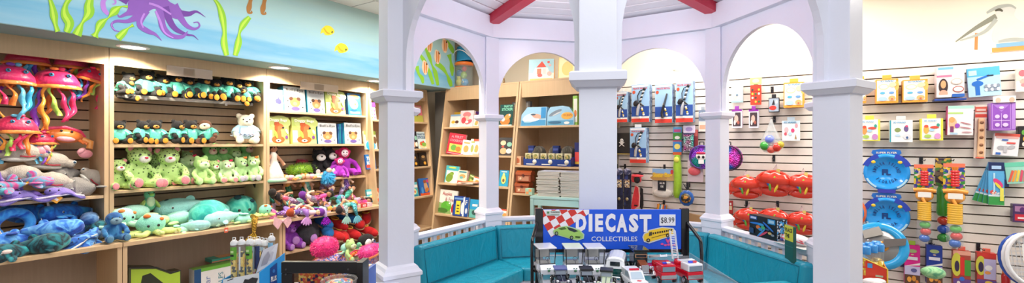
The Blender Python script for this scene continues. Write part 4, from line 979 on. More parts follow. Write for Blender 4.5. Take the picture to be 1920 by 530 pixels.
# small trinket boxes right end of the doll deck
for i_, (px, py, c_) in enumerate([(668, 383, 'e8d8b0'), (680, 382, 'd8504a'), (690, 378, 'e8c0c8'), (672, 373, 'd8d0e8'), (686, 370, 'e8e0d0')]):
    s_, h, z = Lpx(px, py, 4.12 + (.1 if py < 377 else 0)); t = empty('trinket_box', LP(s_, 4.12 + (.1 if py < 377 else 0), .796 + (.05 if py < 377 else 0)), RZL)
    tag(t, ['cream flowered trinket box at the end of the doll shelf', 'red trimmed trinket box at the shelf edge', 'pink trinket box beside the front left post', 'lilac trinket box stacked at the back, left one', 'cream trinket box stacked at the back, right one'][i_], 'box', 'trinket boxes at the end of the doll shelf')
    MB().box(-.035, .035, -.03, .03, 0, .045, (c_, 'card'), .003).build('box', t); MB().box(-.02, .02, -.031, -.030, .01, .035, ('f6efe6_d8504a_8fbf6a_f0c0c8', 'fineprint')).build('picture', t)
# --- lower shelf, right bay
for key, px, h, d, ph, rot, roll, lb, cat in [
    ('octo_purple', 541, .491, 4.20, 50, .1, 0, 'purple dragon plush with orange horns at the front', 'dragon toy'), ('octo_purple', 562, .52, 4.28, 66, -.3, 0, 'taller purple dragon plush behind and right of the first', 'dragon toy'), ('octo_purple', 540, .56, 4.40, 58, .2, 0, 'purple dragon plush at the back left corner', 'dragon toy')]:
    PLU(key, lb, cat, px, h, d, ph, rot, roll=roll, group='purple dragon plush on the low shelf')
PLU('seal_dark', 'dark grey seal plush lying behind the pink cushion', 'seal toy', 582, 0, 4.30, None, .8, py=445, sc=1.05)
for i_, (px, py, d, rot, key, lb) in enumerate([(632, 428, 4.22, .3, 'slipper_red', 'red plush slipper at the top left of the slipper heap'), (640, 448, 4.14, -.2, 'slipper_red', 'red plush slipper in the middle of the heap, lower left'), (658, 445, 4.14, .2, 'slipper_red', 'red plush slipper in the middle of the heap, lower right'),
        (672, 424, 4.20, -.4, 'slipper_red', 'red plush slipper on the right of the heap below the blue tail'), (622, 448, 4.12, .6, 'slipper_red', 'red plush slipper low on the left beside the cushion'), (688, 440, 4.14, .4, 'slipper_red', 'red plush slipper at the right end beside the post'),
        (686, 415, 4.26, -.7, 'slipper_red', 'red plush slipper with a yellow cuff, topmost at the right'), (606, 425, 4.22, .1, 'slipper_blue', 'blue plush slipper left of the red ones'), (650, 416, 4.26, .5, 'slipper_blue', 'blue plush slipper above the red ones'), (612, 440, 4.16, -.3, 'slipper_blue', 'blue plush slipper low beside the pink cushion')]):
    PLU(key, lb, 'slipper', px, 0, d, None, rot, tilt=.3, group='plush slippers heaped on the low shelf', py=py, sc=1.2)

# ================================================================== books and boxes
W_ = ('f4f1ea', 'card'); K_ = ('1a1a20', 'card')
def C(c): return (c, 'card')
def A_dog(): return [('r', 0, 0, 1, 1, C('b6c968')), ('r', 0, 0, 1, .16, C('d8c08a')), ('e', .6, .8, .5, .25, C('c4d47c')), ('r', .02, .06, .22, .5, C('efe6dc')), ('e', .48, .16, .3, .14, C('c8642a')), ('e', .5, .42, .13, .3, C('d9703a'), .15), ('e', .56, .66, .2, .1, C('d9703a'), -.25), ('e', .44, .74, .12, .1, C('c05a28')), ('e', .4, .58, .07, .14, C('b04e20')), ('e', .72, .6, .05, .035, K_),
    ('e', .38, .35, .06, .15, C('9cc04a'), .3), ('e', .48, .12, .12, .05, W_), ('e', .48, .12, .04, .03, K_), ('e', .86, .25, .06, .07, C('7a3f8c')), ('e', .88, .46, .05, .1, C('e6dcc8'), .4), ('t', 'Doggy Bags', .1, .8, .9, .93, C('fbf8ee'), .02)]
def A_bull(): return [('r', 0, 0, 1, 1, C('d3dbdc')), ('r', .05, .04, .95, .55, C('e9dccb')), ('e', .5, .38, .24, .2, C('e08a52')), ('e', .5, .32, .1, .08, C('f0a878')), ('e', .32, .52, .1, .07, C('5c3a2a'), .4), ('e', .68, .52, .1, .07, C('6a4a38'), -.4), ('e', .5, .12, .2, .08, C('6a5aa0')), ('e', .16, .42, .1, .09, W_), ('e', .84, .42, .1, .09, W_), ('e', .16, .18, .11, .1, W_), ('e', .84, .18, .11, .1, W_),
    ('e', .16, .18, .03, .03, K_), ('e', .84, .18, .03, .03, K_), ('e', .16, .42, .03, .03, K_), ('t', "Bull's-Eye", .1, .78, .9, .92, C('3a332e'), .0)]
def A_white(): return [('r', 0, 0, 1, 1, C('f2eef4')), ('r', .05, .03, .95, .05, C('c8405a')), ('e', .28, .7, .16, .08, C('5a5aa8')), ('r', .2, .3, .24, .62, C('6a6ab8')), ('e', .7, .45, .2, .13, C('4a4aa0'), -.4), ('e', .72, .6, .05, .05, C('4a4aa0')), ('r', .52, .3, .56, .45, C('4a4aa0')), ('r', .1, .88, .9, .9, C('d86a78'))]
def A_blue(): return [('r', 0, 0, 1, 1, C('2a86c4')), ('e', .5, .85, .4, .1, C('e8a040')), ('e', .45, .5, .32, .22, C('a8d8ea')), ('e', .5, .55, .16, .1, C('e8e0d4')), ('e', .55, .5, .07, .06, C('d86a3a')), ('r', .1, .06, .9, .18, C('6cb8e0')), ('e', .4, .22, .28, .06, C('1c5a9a'))]
def A_purple(): return [('r', 0, 0, 1, 1, C('f2eaf6'))] + [('e', .15 + .24 * (i % 4), .12 + .2 * (i // 4), .08, .05, C(['7a3fae', '3a3a9a', 'e0a040', '8a4ac0'][i % 4]), i) for i in range(14)] + [('r', .6, .75, 1, 1, C('8038b0'))]
def A_kid(): return [('r', 0, 0, 1, 1, C('dfe0c4')), ('r', 0, .8, 1, 1, C('9ab04a')), ('e', .4, .66, .22, .17, C('e8b48c')), ('e', .34, .82, .24, .1, C('8a5a30')), ('e', .45, .2, .4, .28, C('2f9fd0')), ('e', .85, .5, .14, .2, C('6a4a30'))]
def A_the(): return [('r', 0, 0, 1, 1, C('2a6fae')), ('r', .0, .1, .4, .3, C('d84a3a')), ('t', 'THE', .08, .6, .75, .85, W_, .03), ('t', 'BOOK', .08, .32, .75, .54, W_, .03)]
def A_teal(): return [('r', 0, 0, 1, 1, C('58b8c0')), ('r', 0, .62, 1, .82, C('f2f0e0')), ('e', .5, .35, .3, .2, C('e0e8a0')), ('e', .55, .33, .1, .09, C('d86a50')), ('r', .1, .04, .9, .12, C('2a7f98'))]
def A_orange(): return [('r', 0, 0, 1, 1, C('e87a4a')), ('e', .5, .5, .3, .28, C('f4d0a0')), ('e', .45, .5, .12, .12, C('c8402a'))]
def A_pink(): return [('r', 0, 0, 1, 1, C('d0707a')), ('e', .55, .6, .32, .24, C('b85a68')), ('r', 0, 0, 1, .4, C('b0b04a')), ('e', .5, .45, .1, .12, C('5a3a30')), ('r', .1, .85, .9, .92, C('e8c8b8'))]
def A_sticker(bg='cfe4e8', ink='24507a'): return [('r', 0, 0, 1, 1, C(bg)), ('e', .5, .2, .35, .18, C('e8d8a0')), ('e', .38, .3, .16, .12, C('d86a3a')), ('e', .6, .25, .2, .13, C('7ab04a')), ('e', .55, .4, .08, .06, C('d83a3a')), ('t', 'PAINT BY', .12, .78, .86, .9, C(ink), .03), ('t', 'STICKER', .08, .58, .92, .74, C(ink), .03)]
def A_fox(): return [('r', 0, 0, 1, 1, C('1e4a44')), ('e', .45, .22, .36, .2, C('e8823a')), ('e', .62, .42, .26, .12, C('f09a4a'), .5), ('e', .3, .3, .14, .1, C('f4e8d8')), ('e', .75, .5, .06, .05, W_), ('r', .02, .0, .98, .05, C('d8e8e0')), ('t', 'PAINT BY', .3, .85, .95, .96, C('8fd8b8'), .03), ('t', 'STICKER', .15, .7, .97, .83, C('8fd8b8'), .03)]
def A_black2(): return [('r', 0, 0, 1, 1, C('26201e')), ('e', .5, .6, .3, .2, C('54402c')), ('e', .5, .68, .2, .1, C('b8925a')), ('e', .62, .22, .16, .12, C('e8a02a')), ('e', .62, .22, .08, .06, C('f4d060'))]
def A_hero(): return [('r', 0, 0, 1, 1, C('2a6fc0')), ('r', 0, 0, 1, .14, C('d8562a')), ('e', .55, .5, .16, .3, C('e0b48a'), .1), ('e', .5, .8, .14, .1, C('a85a30')), ('e', .75, .82, .12, .1, C('d84a8c')), ('e', .6, .3, .2, .12, C('d8843a'), .5), ('e', .2, .3, .1, .2, C('58a0e0'))]
def A_cups(): return [('r', 0, 0, 1, 1, C('f4f0e6')), ('r', 0, .85, 1, 1, C('8fb8d8')), ('e', .32, .4, .18, .12, C('f0b83a')), ('e', .68, .4, .18, .12, C('5a3a2c')), ('e', .5, .18, .3, .06, C('c8d8e0'))]
def A_baby(): return [('r', 0, 0, 1, 1, C('f2dcdc')), ('e', .5, .75, .3, .17, C('e88a8c')), ('e', .5, .5, .2, .17, C('f4c8b0')), ('e', .3, .4, .18, .2, C('e0505c')), ('e', .68, .3, .26, .13, C('e86a74'), .4), ('e', .55, .3, .12, .08, W_)]
def A_red(): return [('r', 0, 0, 1, 1, C('cf2440')), ('r', .12, .12, .88, .5, C('e8c860')), ('e', .4, .32, .18, .14, C('6aa84a')), ('e', .68, .28, .16, .12, C('e0803a')), ('t', 'A FIRST', .15, .78, .85, .9, C('f4a0b0'), .02), ('t', 'COOKBOOK', .1, .6, .9, .72, C('f4a0b0'), .02), ('r', .05, .04, .95, .07, C('f0b0bc'))]
def A_croc(): return [('r', 0, 0, 1, 1, C('48b0b8')), ('r', .08, .0, 1, .72, C('eef2e4')), ('e', .35, .3, .3, .24, C('7a9a3a'), .8), ('e', .5, .55, .16, .1, C('8aac44')), ('e', .56, .6, .03, .025, K_), ('e', .5, .9, .3, .05, C('d8e060'))]
def A_beach(): return [('r', 0, 0, 1, 1, C('e8dcc0')), ('r', 0, 0, 1, .2, C('d85a40')), ('e', .5, .55, .34, .16, C('d8a060')), ('e', .4, .45, .2, .1, C('6ab0b0')), ('r', .1, .82, .9, .92, C('3a8a9a'))]
def A_green(): return [('r', 0, 0, 1, 1, C('6a8a3a')), ('e', .5, .4, .34, .22, C('b0c060')), ('e', .5, .6, .16, .1, C('3a5a28')), ('r', .1, .8, .9, .92, C('d8e0b0'))]
def A_avo(): return [('r', 0, 0, 1, 1, C('22a0cc')), ('e', .48, .42, .3, .3, C('3f7a3a')), ('e', .48, .42, .26, .27, C('dbe684')), ('e', .48, .36, .13, .11, C('8a5a30')), ('e', .48, .68, .13, .16, C('dbe684')), ('r', .2, .88, .8, .92, W_)]
def A_apples(): return [('r', 0, 0, 1, 1, C('ece9e0')), ('p', [(0, 0), (.8, 0), (.7, .2), (.4, .42), (0, .45)], C('8fae6a')), ('e', .48, .3, .27, .22, C('5cae3a')), ('e', .6, .42, .12, .1, C('6cc048')), ('e', .64, .45, .04, .035, W_), ('e', .3, .12, .3, .1, C('4a7a34')), ('e', .9, .25, .14, .22, C('b8302c')), ('e', .95, .08, .1, .08, C('f0d8d0')), ('t', 'Apples', .22, .72, .72, .92, C('b02a30')), ('t', '& Fred', .4, .52, .92, .68, C('a86a6c'))]
def A_ngold(): return [('r', 0, 0, 1, 1, C('1f3f8c')), ('r', .25, .08, .68, .76, C('f0d840')), ('r', .12, .05, .24, .6, C('2a5aa8')), ('e', .85, .4, .12, .3, W_), ('r', .35, .2, .58, .26, C('4a4a20')), ('r', .35, .35, .58, .4, C('4a4a20')), ('r', .35, .5, .58, .56, C('4a4a20')), ('r', .1, .82, .9, .92, C('6f9ad0'))]
def A_bluewh(): return [('r', 0, 0, 1, 1, C('1f4f9c')), ('r', .0, 0, .3, 1, C('e8ecf2')), ('e', .7, .3, .2, .15, C('d8e0ea')), ('t', 'F', .45, .6, .8, .85, W_, .02)]
def A_cyan(): return [('r', 0, 0, 1, 1, C('2a9ccc')), ('r', 0, 0, 1, .45, C('6ab4a8')), ('e', .6, .28, .3, .14, C('3a5a54')), ('r', .3, .62, .9, .74, W_)]
def A_faces(): return [('r', 0, 0, 1, 1, C('2c2a30')), ('e', .3, .7, .2, .14, C('e8c8a0')), ('e', .75, .62, .18, .13, C('8fc8b0')), ('e', .35, .25, .24, .18, C('e8b080')), ('e', .75, .25, .2, .14, C('f0e8d8')), ('e', .3, .5, .1, .05, C('d84a3a'))]
def A_recipe(): return [('r', 0, 0, 1, 1, C('f0ece0')), ('r', 0, .86, 1, 1, C('e0563a')), ('e', .6, .4, .3, .25, C('e8a45a')), ('e', .4, .3, .16, .14, C('a8b85a')), ('r', 0, 0, 1, .08, C('c8b89a'))]
def A_plain(c, b='f0ece0'): return lambda: [('r', 0, 0, 1, 1, C(b)), ('e', .5, .4, .3, .24, C(c)), ('r', .15, .75, .85, .86, C(c))]
def book(frame, lb, x0, x1, yt, yb, d, spec, th=.02, cover='e6e0d2', lean=.12, h=None, cat='book', rot=0, name='book', group=None, pages='efe9da', roll=0, side=None):
    P, px_, RZ = (LP, Lpx, RZL) if frame == 'L' else (BP, Bpx, RZB)
    a0, _, z0 = px_(x0, yb, d); a1, _, z1 = px_(x1, yb, d); cx_, hb, zc = px_((x0 + x1) / 2, yb, d)
    wd = abs(a1 - a0) / max(.5, math.cos(rot)); ht = (yb - yt) / F * zc
    if h is not None: hb = h
    r = empty(name, P(cx_, d, hb + .001), rot=(-lean, roll, RZ + rot)); tag(r, lb, cat, group); q = wd / 2
    cv = MB().box(-q, q, -.0015, .0015, 0, ht, C(cover), .001).box(-q, q, th - .0015, th + .0015, 0, ht, C(cover), .001).box(-q - .001, -q + .002, -.0015, th + .0015, 0, ht, C(side or cover)); cv.build('cover', r)
    MB().box(-q + .003, q - .003, .0016, th - .0016, .003, ht - .003, (pages, 'pages')).build('pages', r)
    s1, s2 = split_art(spec()); mb = MB(); art(mb, s1, -q, q, 0, ht, -.0016); mb.build('cover_picture', r)
    if s2: mb = MB(); art(mb, s2, -q, q, 0, ht, -.0016 - .0006 * len(s1)); mb.build('title', r)
    return r
def toybox(P, RZ, loc, w_, dp, ht, lb, cat, col, spec, side=None, name='toy_box', rot=0, lean=0, group=None, sidespec=None):
    r = empty(name, loc, rot=(-lean, 0, RZ + rot)); tag(r, lb, cat, group); q = w_ / 2
    MB().box(-q, q, 0, dp, 0, ht, C(col), .002).build('carton', r); s1, s2 = split_art(spec)
    mb = MB(); art(mb, s1, -q, q, 0, ht, -.0004); mb.build('front_print', r)
    if s2: mb = MB(); art(mb, s2, -q, q, 0, ht, -.0004 - .0006 * len(s1)); mb.build('lettering', r)
    if side: MB().box(q + .0004, q + .001, .004, dp - .004, .004, ht - .004, side).build('side_print', r)
    return r
D3 = 4.40
for lb, x0, x1, yt, yb, spec, th, cv in [
    ('white picture book with blue umbrella, leftmost on the top book shelf', 502, 532, 169, 209, A_white, .02, 'e8e4ea'), ("Bull's-Eye puzzle book beside the white umbrella book", 534, 574, 164, 211, A_bull, .10, '2a8fb0'),
    ("Bull's-Eye puzzle book left of the brown Doggy Bags book on the top shelf", 578, 610, 168, 212, A_bull, .10, '2a8fb0'), ('Doggy Bags puzzle book on the top shelf', 612, 648, 170, 213, A_dog, .06, '8fae4a'),
    ('blue fish picture book at the right end of the top shelf', 654, 678, 173, 214, A_blue, .04, '1c4a7a')]:
    book('L', lb, x0, x1, yt, yb, D3, spec, th, cv, h=1.811, group='picture books on the top book shelf')
for lb, x0, x1, yt, yb, spec, th, cv in [
    ('Doggy Bags puzzle book, left one of the two on the lower shelf', 502, 543, 219, 270, A_dog, .07, 'c8d070'), ('Doggy Bags puzzle book, right one of the two on the lower shelf', 549, 594, 221, 270, A_dog, .07, 'd8d06a'),
    ("Bull's-Eye puzzle book beside the right hand Doggy Bags book", 597, 632, 231, 270, A_bull, .09, '2a8fb0'), ("Bull's-Eye puzzle book at the right end of the lower shelf", 647, 678, 231, 270, A_bull, .11, '2a8fb0')]:
    book('L', lb, x0, x1, yt, yb, D3, spec, th, cv, h=1.486, lean=.08, group='puzzle books on the lower book shelf')
book('L', 'orange and green picture book standing behind the puzzle books', 594, 628, 224, 262, 4.56, lambda: [('r', 0, 0, 1, 1, C('8a9a3a')), ('r', .4, .6, 1, 1, C('e08a3a')), ('t', 'BAD', .05, .86, .3, .95, K_, .02)], .02, '6a8a3a', h=1.486)
for k in range(4):
    book('L', ['dark blue book spine, first in the gap between the puzzle books', 'teal book spine, second in the gap between the puzzle books', 'blue book spine, third in the gap between the puzzle books', 'dark teal book spine, last in the gap between the puzzle books'][k], 633.5 + k * 3.2, 636.3 + k * 3.2, 233, 270, 4.44 + .003 * k, A_plain(['3a7aa8', '2f9ab0', '3f6ab0', '2a8a9a'][k], ['1f4f8c', '2a8fa0', '2a5a9c', '1c6f80'][k]), .12, ['1f4f8c', '2a8fa0', '2a5a9c', '1c6f80'][k], h=1.486, lean=.03, group='book spines in the gap')
# corner unit books (seen left and right of the front left post)
fr = lambda h: 4.35 - (2.2 - h) * .1 + .06
for lb, x0, x1, yt, yb, h, spec, th, cv in [
    ('white book with purple shapes seen left of the front left post', 686, 706, 191, 224, 1.77, A_purple, .02, 'e8e0f0'), ('book with a boy in a blue shirt, left of the front left post', 686, 708, 245, 280, 1.42, A_kid, .02, 'd8d8b8'),
    ('blue book lettered THE BOOK beside the front left post', 688, 706, 286, 314, 1.19, A_the, .02, '1f5a98'), ('teal book with white band beside the front left post', 690, 706, 347, 372, .81, A_teal, .02, '3f98a8'),
    ('orange book at the left end of the bottom corner shelf', 704, 714, 350, 375, .81, A_orange, .02, 'd86a3a'), ('pink and olive book right of the front left post', 773, 794, 196, 228, 1.77, A_pink, .02, 'b0606a'),
    ('dark picture book half behind the pale sticker book', 773, 785, 245, 278, 1.42, A_faces, .02, '3a4a5a'), ('pale PAINT BY STICKER book in the corner unit', 784, 804, 246, 278, 1.42, A_sticker, .02, 'b8d0d8'),
    ('black book with a yellow disc, left of two', 772, 786, 284, 309, 1.19, A_black2, .02, '2a2420'), ('black book with a yellow disc, right of two', 788, 803, 283, 309, 1.19, A_black2, .02, '2a2420'),
    ('teal story book left of the blue hero book', 772, 785, 335, 362, .81, A_teal, .02, '3f98a8'), ('blue book with a red haired hero on the cover', 789, 810, 330, 362, .81, A_hero, .02, '1f5aa0')]:
    book('L', lb, x0, x1, yt, yb, fr(h), spec, th, cv, h=h, lean=.2, group='books in the narrow corner unit', name='book')
# back unit A and B books
fb = lambda h: 4.56 - (2.2 - h) * .153 + .07
for lb, x0, x1, yt, yb, h, spec, th, cv, roll in [
    ('white book with yellow and brown cups on the cover', 843, 862, 213, 237, 1.70, A_cups, .02, 'e8e4d8', 0), ('pink book with a baby on the cover', 861, 886, 205, 236, 1.70, A_baby, .03, 'e8c8c8', 0), ('small red and cream book by the rear left post', 887, 897, 220, 237, 1.70, A_recipe, .02, 'e0d8c8', 0),
    ('dark green PAINT BY STICKER book with an orange fox', 935, 960, 195, 236, 1.70, A_fox, .03, '16302c', 0), ('crimson cook book leaning on the second shelf', 836, 867, 250, 290, 1.345, A_red, .02, 'b81c38', .12), ('cream book with a gold picture leaning beside the crimson cook book', 864, 880, 262, 290, 1.345, A_plain('c8a860'), .02, 'e8e4da', .1),
    ('white book with green picture on the second shelf', 879, 888, 260, 290, 1.345, A_plain('a8b060'), .02, 'f0ece0', .08), ('peach coloured book next to the rear left post', 886, 897, 260, 290, 1.345, A_recipe, .02, 'e8c8a0', 0), ('dark book with cartoon faces right of the rear left post', 934, 960, 256, 290, 1.345, A_faces, .02, '2a2a30', 0),
    ('teal book with a green crocodile', 833, 857, 310, 342, .985, A_croc, .02, '3a98a0', .06), ('beach picture book with a red spine', 857, 874, 318, 343, .985, A_beach, .04, 'a02a2a', .04), ('small olive green book leaning low', 876, 890, 326, 343, .985, A_green, .02, '5a6a2a', .3),
    ('cream story book by the rear left post on the third shelf', 886, 898, 332, 346, .985, A_recipe, .02, 'd8d0a8', .2), ('bright blue book with an avocado half', 935, 952, 322, 352, .985, A_avo, .03, '1c8ab4', 0),
    ('Apples & Fred picture book with a green frog', 818, 853, 357, 401, .60, A_apples, .02, 'dcd8cc', .04), ('white book with red trim on the low shelf, right of the rear left post', 937, 952, 384, 404, .60, A_recipe, .03, 'e0d8c8', 0)]:
    book('B', lb, x0, x1, yt, yb, fb(h), spec, th, cv, h=h, lean=.16, roll=roll, group='books on the back wall unit')
for lb, x0, x1, yt, yb, spec, cv in [('navy blue book with a tall yellow panel', 848, 868, 367, 404, A_ngold, '1a3478'), ('blue and white book lettered F', 866, 876, 369, 405, A_bluewh, '1f4f9c'), ('cyan book with a green sea picture', 879, 895, 372, 406, A_cyan, '2a8fb8')]:
    book('B', lb, x0, x1, yt, yb, fb(.6) - .07, spec, .02, cv, h=.601, lean=.16, group='books on the back wall unit')
for i_, (x0, x1, y, c_) in enumerate([(850, 884, 203, 'c8a02a'), (868, 897, 203, '4a2a6a')]):
    book('B', ['yellow brown book standing behind the baby book', 'dark purple book standing behind the baby book'][i_], x0, x1, y, 232, 4.66, A_plain('8a6a20' if i_ == 0 else 'a04a3a', c_), .02, c_, h=1.701)
for i_ in range(3):                                     # books lying flat in front on the third shelf
    t0, _, _ = Bpx(868 + i_ * 6, 345, 4.36); t = empty('book', BP(t0, 4.37, .986 + .0125 * i_), RZB + [.1, -.06, .16][i_]); tag(t, ['bottom book of the small flat pile on the third shelf', 'middle book of the small flat pile on the third shelf', 'top book of the small flat pile on the third shelf'][i_], 'book', 'flat pile of thin books')
    MB().box(-.12, .12, -.03, .11, 0, .002, C(['d88a6a', 'e8e4d4', 'e07a3a'][i_])).box(-.12, .12, -.03, .11, .010, .012, C(['d88a6a', 'e8e4d4', 'e07a3a'][i_])).build('cover', t); MB().box(-.117, .117, -.028, .108, .002, .010, ('efe9da', 'pages')).build('pages', t)
# dolphin / shark carry bags on unit B
def seabag(x0, x1, yt, yb, lb, spec, top):
    d = fb(1.69) - .02; a0, _, _ = Bpx(x0, yb, d); a1, _, _ = Bpx(x1, yb, d); t0, hb, z = Bpx((x0 + x1) / 2, yb, d); H = (yb - yt) / F * z; q = (a1 - a0) / 2
    r = empty('play_set_bag', BP(t0, d, 1.691), rot=(-.1, 0, RZB)); tag(r, lb, 'toy set', 'sea animal play sets')
    o = [(-q, 0), (q, 0), (q, H * .55), (q * .6, H * .93), (q * .1, H), (-q * .8, H * .96), (-q, H * .7)] if top else [(-q, 0), (q, 0), (q, H * .98), (-q * .5, H), (-q * .95, H * .6)]
    MB().prism(o, 0, .07, C('9cc8e0')).build('carton', r); mb = MB(); art(mb, spec, -q, q, 0, H, -.0004); mb.build('front_print', r)
    return r
seabag(975, 1023, 199, 235, 'blue and white shark play set, left of two on the upper shelf', [('r', .04, .02, .98, .3, C('4a98c8')), ('e', .35, .45, .28, .2, C('c8e0ea'), .3), ('e', .65, .5, .2, .12, C('e0a890'), -.2), ('e', .45, .3, .3, .08, C('e8f0f4'), .1), ('r', .8, .4, .98, .95, C('3a90c8')), ('e', .5, .6, .1, .05, C('506070')), ('e', .3, .2, .16, .04, C('8fc4dc'))], False)
seabag(1025, 1075, 198, 235, 'dolphin play set with an orange sunset, right of two on the upper shelf', [('r', .02, .02, .98, .25, C('5aa0c4')), ('e', .3, .65, .26, .1, C('7a8a98'), .4), ('e', .36, .6, .18, .04, C('c8d0d4'), .4), ('e', .75, .48, .22, .18, C('e8b04a')), ('t', 'OCEAN', .6, .45, .92, .58, C('c0702a'), .03), ('e', .3, .15, .24, .07, C('3a6a8c')), ('e', .75, .12, .1, .07, W_)], True)
toybox(None, RZB, BP(Bpx(980, 200, 4.7)[0], 4.66, 1.691), .26, .05, .30, 'clear topped toy set standing behind the shark play set', 'toy set', '6a6460', [('r', .1, .6, .9, .95, C('a8a49c')), ('e', .5, .8, .3, .08, C('d8d4cc'))])
toybox(None, RZB, BP(Bpx(1081, 200, 4.6)[0], 4.56, 1.691), .055, .2, .32, 'thin lime green box standing by the centre post', 'box', '9ccf5a', [('r', .2, .1, 1, .9, C('f0f0e0')), ('e', .6, .4, .3, .12, C('e08a4a'))])
toybox(None, RZB, BP(Bpx(1080, 290, 4.5)[0], 4.52, 1.241), .055, .2, .26, 'slim dark blue and red box standing by the centre post', 'box', '28306a', [('r', .1, .2, 1, .6, C('e8504a')), ('r', .1, .1, 1, .2, C('f0c040'))])
# blue counter tray of small toy packets
t0, _, z = Bpx(1026, 306, fb(1.24) - .03); r = empty('counter_tray', BP(t0, fb(1.24) - .05, 1.241), RZB); tag(r, 'long navy blue counter tray full of small toy packets with round seals', 'tray')
MB().box(-.30, .30, 0, .004, 0, .075, C('20408c')).box(-.30, .30, .12, .124, 0, .10, C('20408c')).box(-.30, -.296, 0, .124, 0, .09, C('20408c')).box(.296, .30, 0, .124, 0, .09, C('20408c')).box(-.30, .30, 0, .124, 0, .004, C('20408c')).build('tray', r)
for i_ in range(6):
    x = -.25 + i_ * .1; p = MB().box(x - .038, x + .038, .02, .05, .03, .14, C('d8d0a8'), .003); p.build('packet', r); MB().ell(x, .018, .10, .03, .004, .03, ('8a8a4a_c8b070_5a6a48', 'fineprint')).build('packet_picture', r)
    if i_ % 2: MB().lathe([(0, 0), (.026, 0), (.026, .003), (0, .003)], C('e8e4d4'), 16).xf(Matrix.Translation((x, -.001, .045)) @ Matrix.Rotation(PI / 2, 4, 'X')).build('seal', r)
mb = MB()
for x in (-.2, .0, .2): mb.box(x - .06, x + .05, -.0008, -.0004, .012, .022, W_)
mb.build('caption_lines', r)
for px, lb in ((1012, 'camouflage cap between the two upright card boxes'), (1067, 'dark camouflage cap at the right end above the tray'), (1040, 'grey camouflage cap half hidden behind the right card box')):
    t0, _, z = Bpx(px, 284, 4.62); r = empty('cap', BP(t0, 4.60 + (.05 if px == 1040 else 0), 1.26), RZB); tag(r, lb, 'cap', 'camouflage caps behind the tray')
    MB().lathe([(.082, 0), (.084, .05), (.07, .09), (.04, .115), (.001, .12)], ('5c5648_3a3830_8a8270', 'dye'), 20).build('crown', r); MB().ell(0, -.09, .01, .07, .06, .008, ('4a463c_2e2c26_767060', 'dye')).build('brim', r)
    MB().ell(0, 0, .121, .01, .01, .006, ('4a463c', 'fur')).build('button', r)
    r.location.z += .08; MB().cyl((0, 0, -.1), (0, 0, .0), .05, .05, C('3a3a44')).build('stand', r)
for px, lb in ((998, 'small dark blue card box standing above the tray, left one'), (1044, 'small dark blue card box standing above the tray, right one')):
    toybox(None, RZB, BP(Bpx(px, 284, 4.56)[0], 4.53, 1.241), .075, .05, .225, lb, 'box', '1f2f6a', [('r', .08, .08, .92, .6, C('b8b060')), ('e', .35, .3, .16, .14, C('7a6a2a')), ('e', .68, .3, .16, .14, C('8a8a48')), ('r', .1, .75, .9, .86, C('4a5aa0'))], group='small boxes behind the tray')
toybox(None, RZB, BP(Bpx(974, 300, 4.5)[0], 4.46, 1.241), .09, .06, .10, 'small peach box left of the navy tray', 'box', 'e8b890', [('e', .5, .5, .3, .3, C('c8704a')), ('r', .1, .1, .9, .2, C('f0e0c8'))])
def chest(px, h, w_, lb, d=4.40):
    t0, _, _ = Bpx(px, 340, d); r = empty('toy_chest', BP(t0, d, h), RZB + .15); tag(r, lb, 'box', 'brown toy chests'); q = w_ / 2
    MB().box(-q, q, 0, .13, 0, .075, ('9a4a2a', 'gloss'), .004).build('box', r)
    MB().prismx([(-.004, .077), (.134, .077), (.128, .105), (.09, .125), (.04, .125), (.002, .105)], -q - .004, q + .004, ('a8522e', 'gloss')).build('lid', r)
    MB().box(-q * .75, q * .75, -.001, 0, .012, .062, C('c88a6a')).build('front_panel', r); MB().box(-.012, .012, -.012, -.002, .062, .088, ('5a2a1a', 'gloss'), .002).build('latch', r)
    MB().ell(-q * .35, -.003, .035, .014, .003, .014, ('e8c8a0', 'card')).build('emblem', r)
chest(978, .926, .17, 'brown toy chest, lower one of two'); chest(981, 1.056, .18, 'brown toy chest, stacked on top of the other')
toybox(None, RZB, BP(Bpx(994, 360, 4.33)[0], 4.30, .926), .09, .05, .07, 'small mint and orange box in front of the brown chests', 'box', 'a8d0b8', [('r', .1, .1, .5, .5, C('f0a060')), ('r', .5, .5, .9, .9, C('f0a060'))])
# mint stool and the stacked magazines
sx, sy_ = Bpx(1048, 370, 4.14)[0], 4.16
r = empty('side_table', BP(sx, sy_, 0), RZB + .2); tag(r, 'pale mint wooden table carrying the magazine stacks', 'table'); MT = ('b4dcd2', 'paint')
MB().box(-.27, .27, -.15, .13, .935, .96, MT, .004).build('table_top', r)
for x in (-.25, .25):
    for y in (-.13, .11): MB().box(x - .018, x + .018, y - .018, y + .018, 0, .934, MT).build('leg', r)
MB().box(-.23, .23, -.145, -.13, .87, .93, MT).build('apron', r); MB().box(-.255, -.245, -.11, .09, .87, .93, MT).build('apron', r)
k = 0
for st, (dx, n) in enumerate(((-.09, 20), (.155, 20))):
    random.seed(5 + st); h = .961
    for i_ in range(n):
        th_ = .0125; ro = random.uniform(-.05, .05); off = random.uniform(-.009, .009)
        ax = Matrix.Rotation(RZB + .2, 4, 'Z') @ Vector((dx + off, -.01 + off * .6, 0)); o = MB().box(-.115, .115, -.115, .12, 0, th_ - .0018, ('d8d2c2', 'pages')).build('magazine', None, BP(sx, sy_, h) + ax, RZB + .2 + ro)
        if i_ == n - 1: MB().box(-.1155, .1155, -.1155, .1205, th_ - .0012, th_ - .0002, C('c8ccd8')).build('cover', o); MB().box(-.08, .05, -.08, .06, th_ - .0002, th_, C('a8b0c4')).build('cover_picture', o)
        tag(o, ('top magazine of the %s stack on the mint table, cover showing' if i_ == n - 1 else 'magazine inside the %s stack on the mint table') % ('left', 'right')[st], 'magazine', ('stacked magazines, left pile', 'stacked magazines, right pile')[st]) ; h += th_
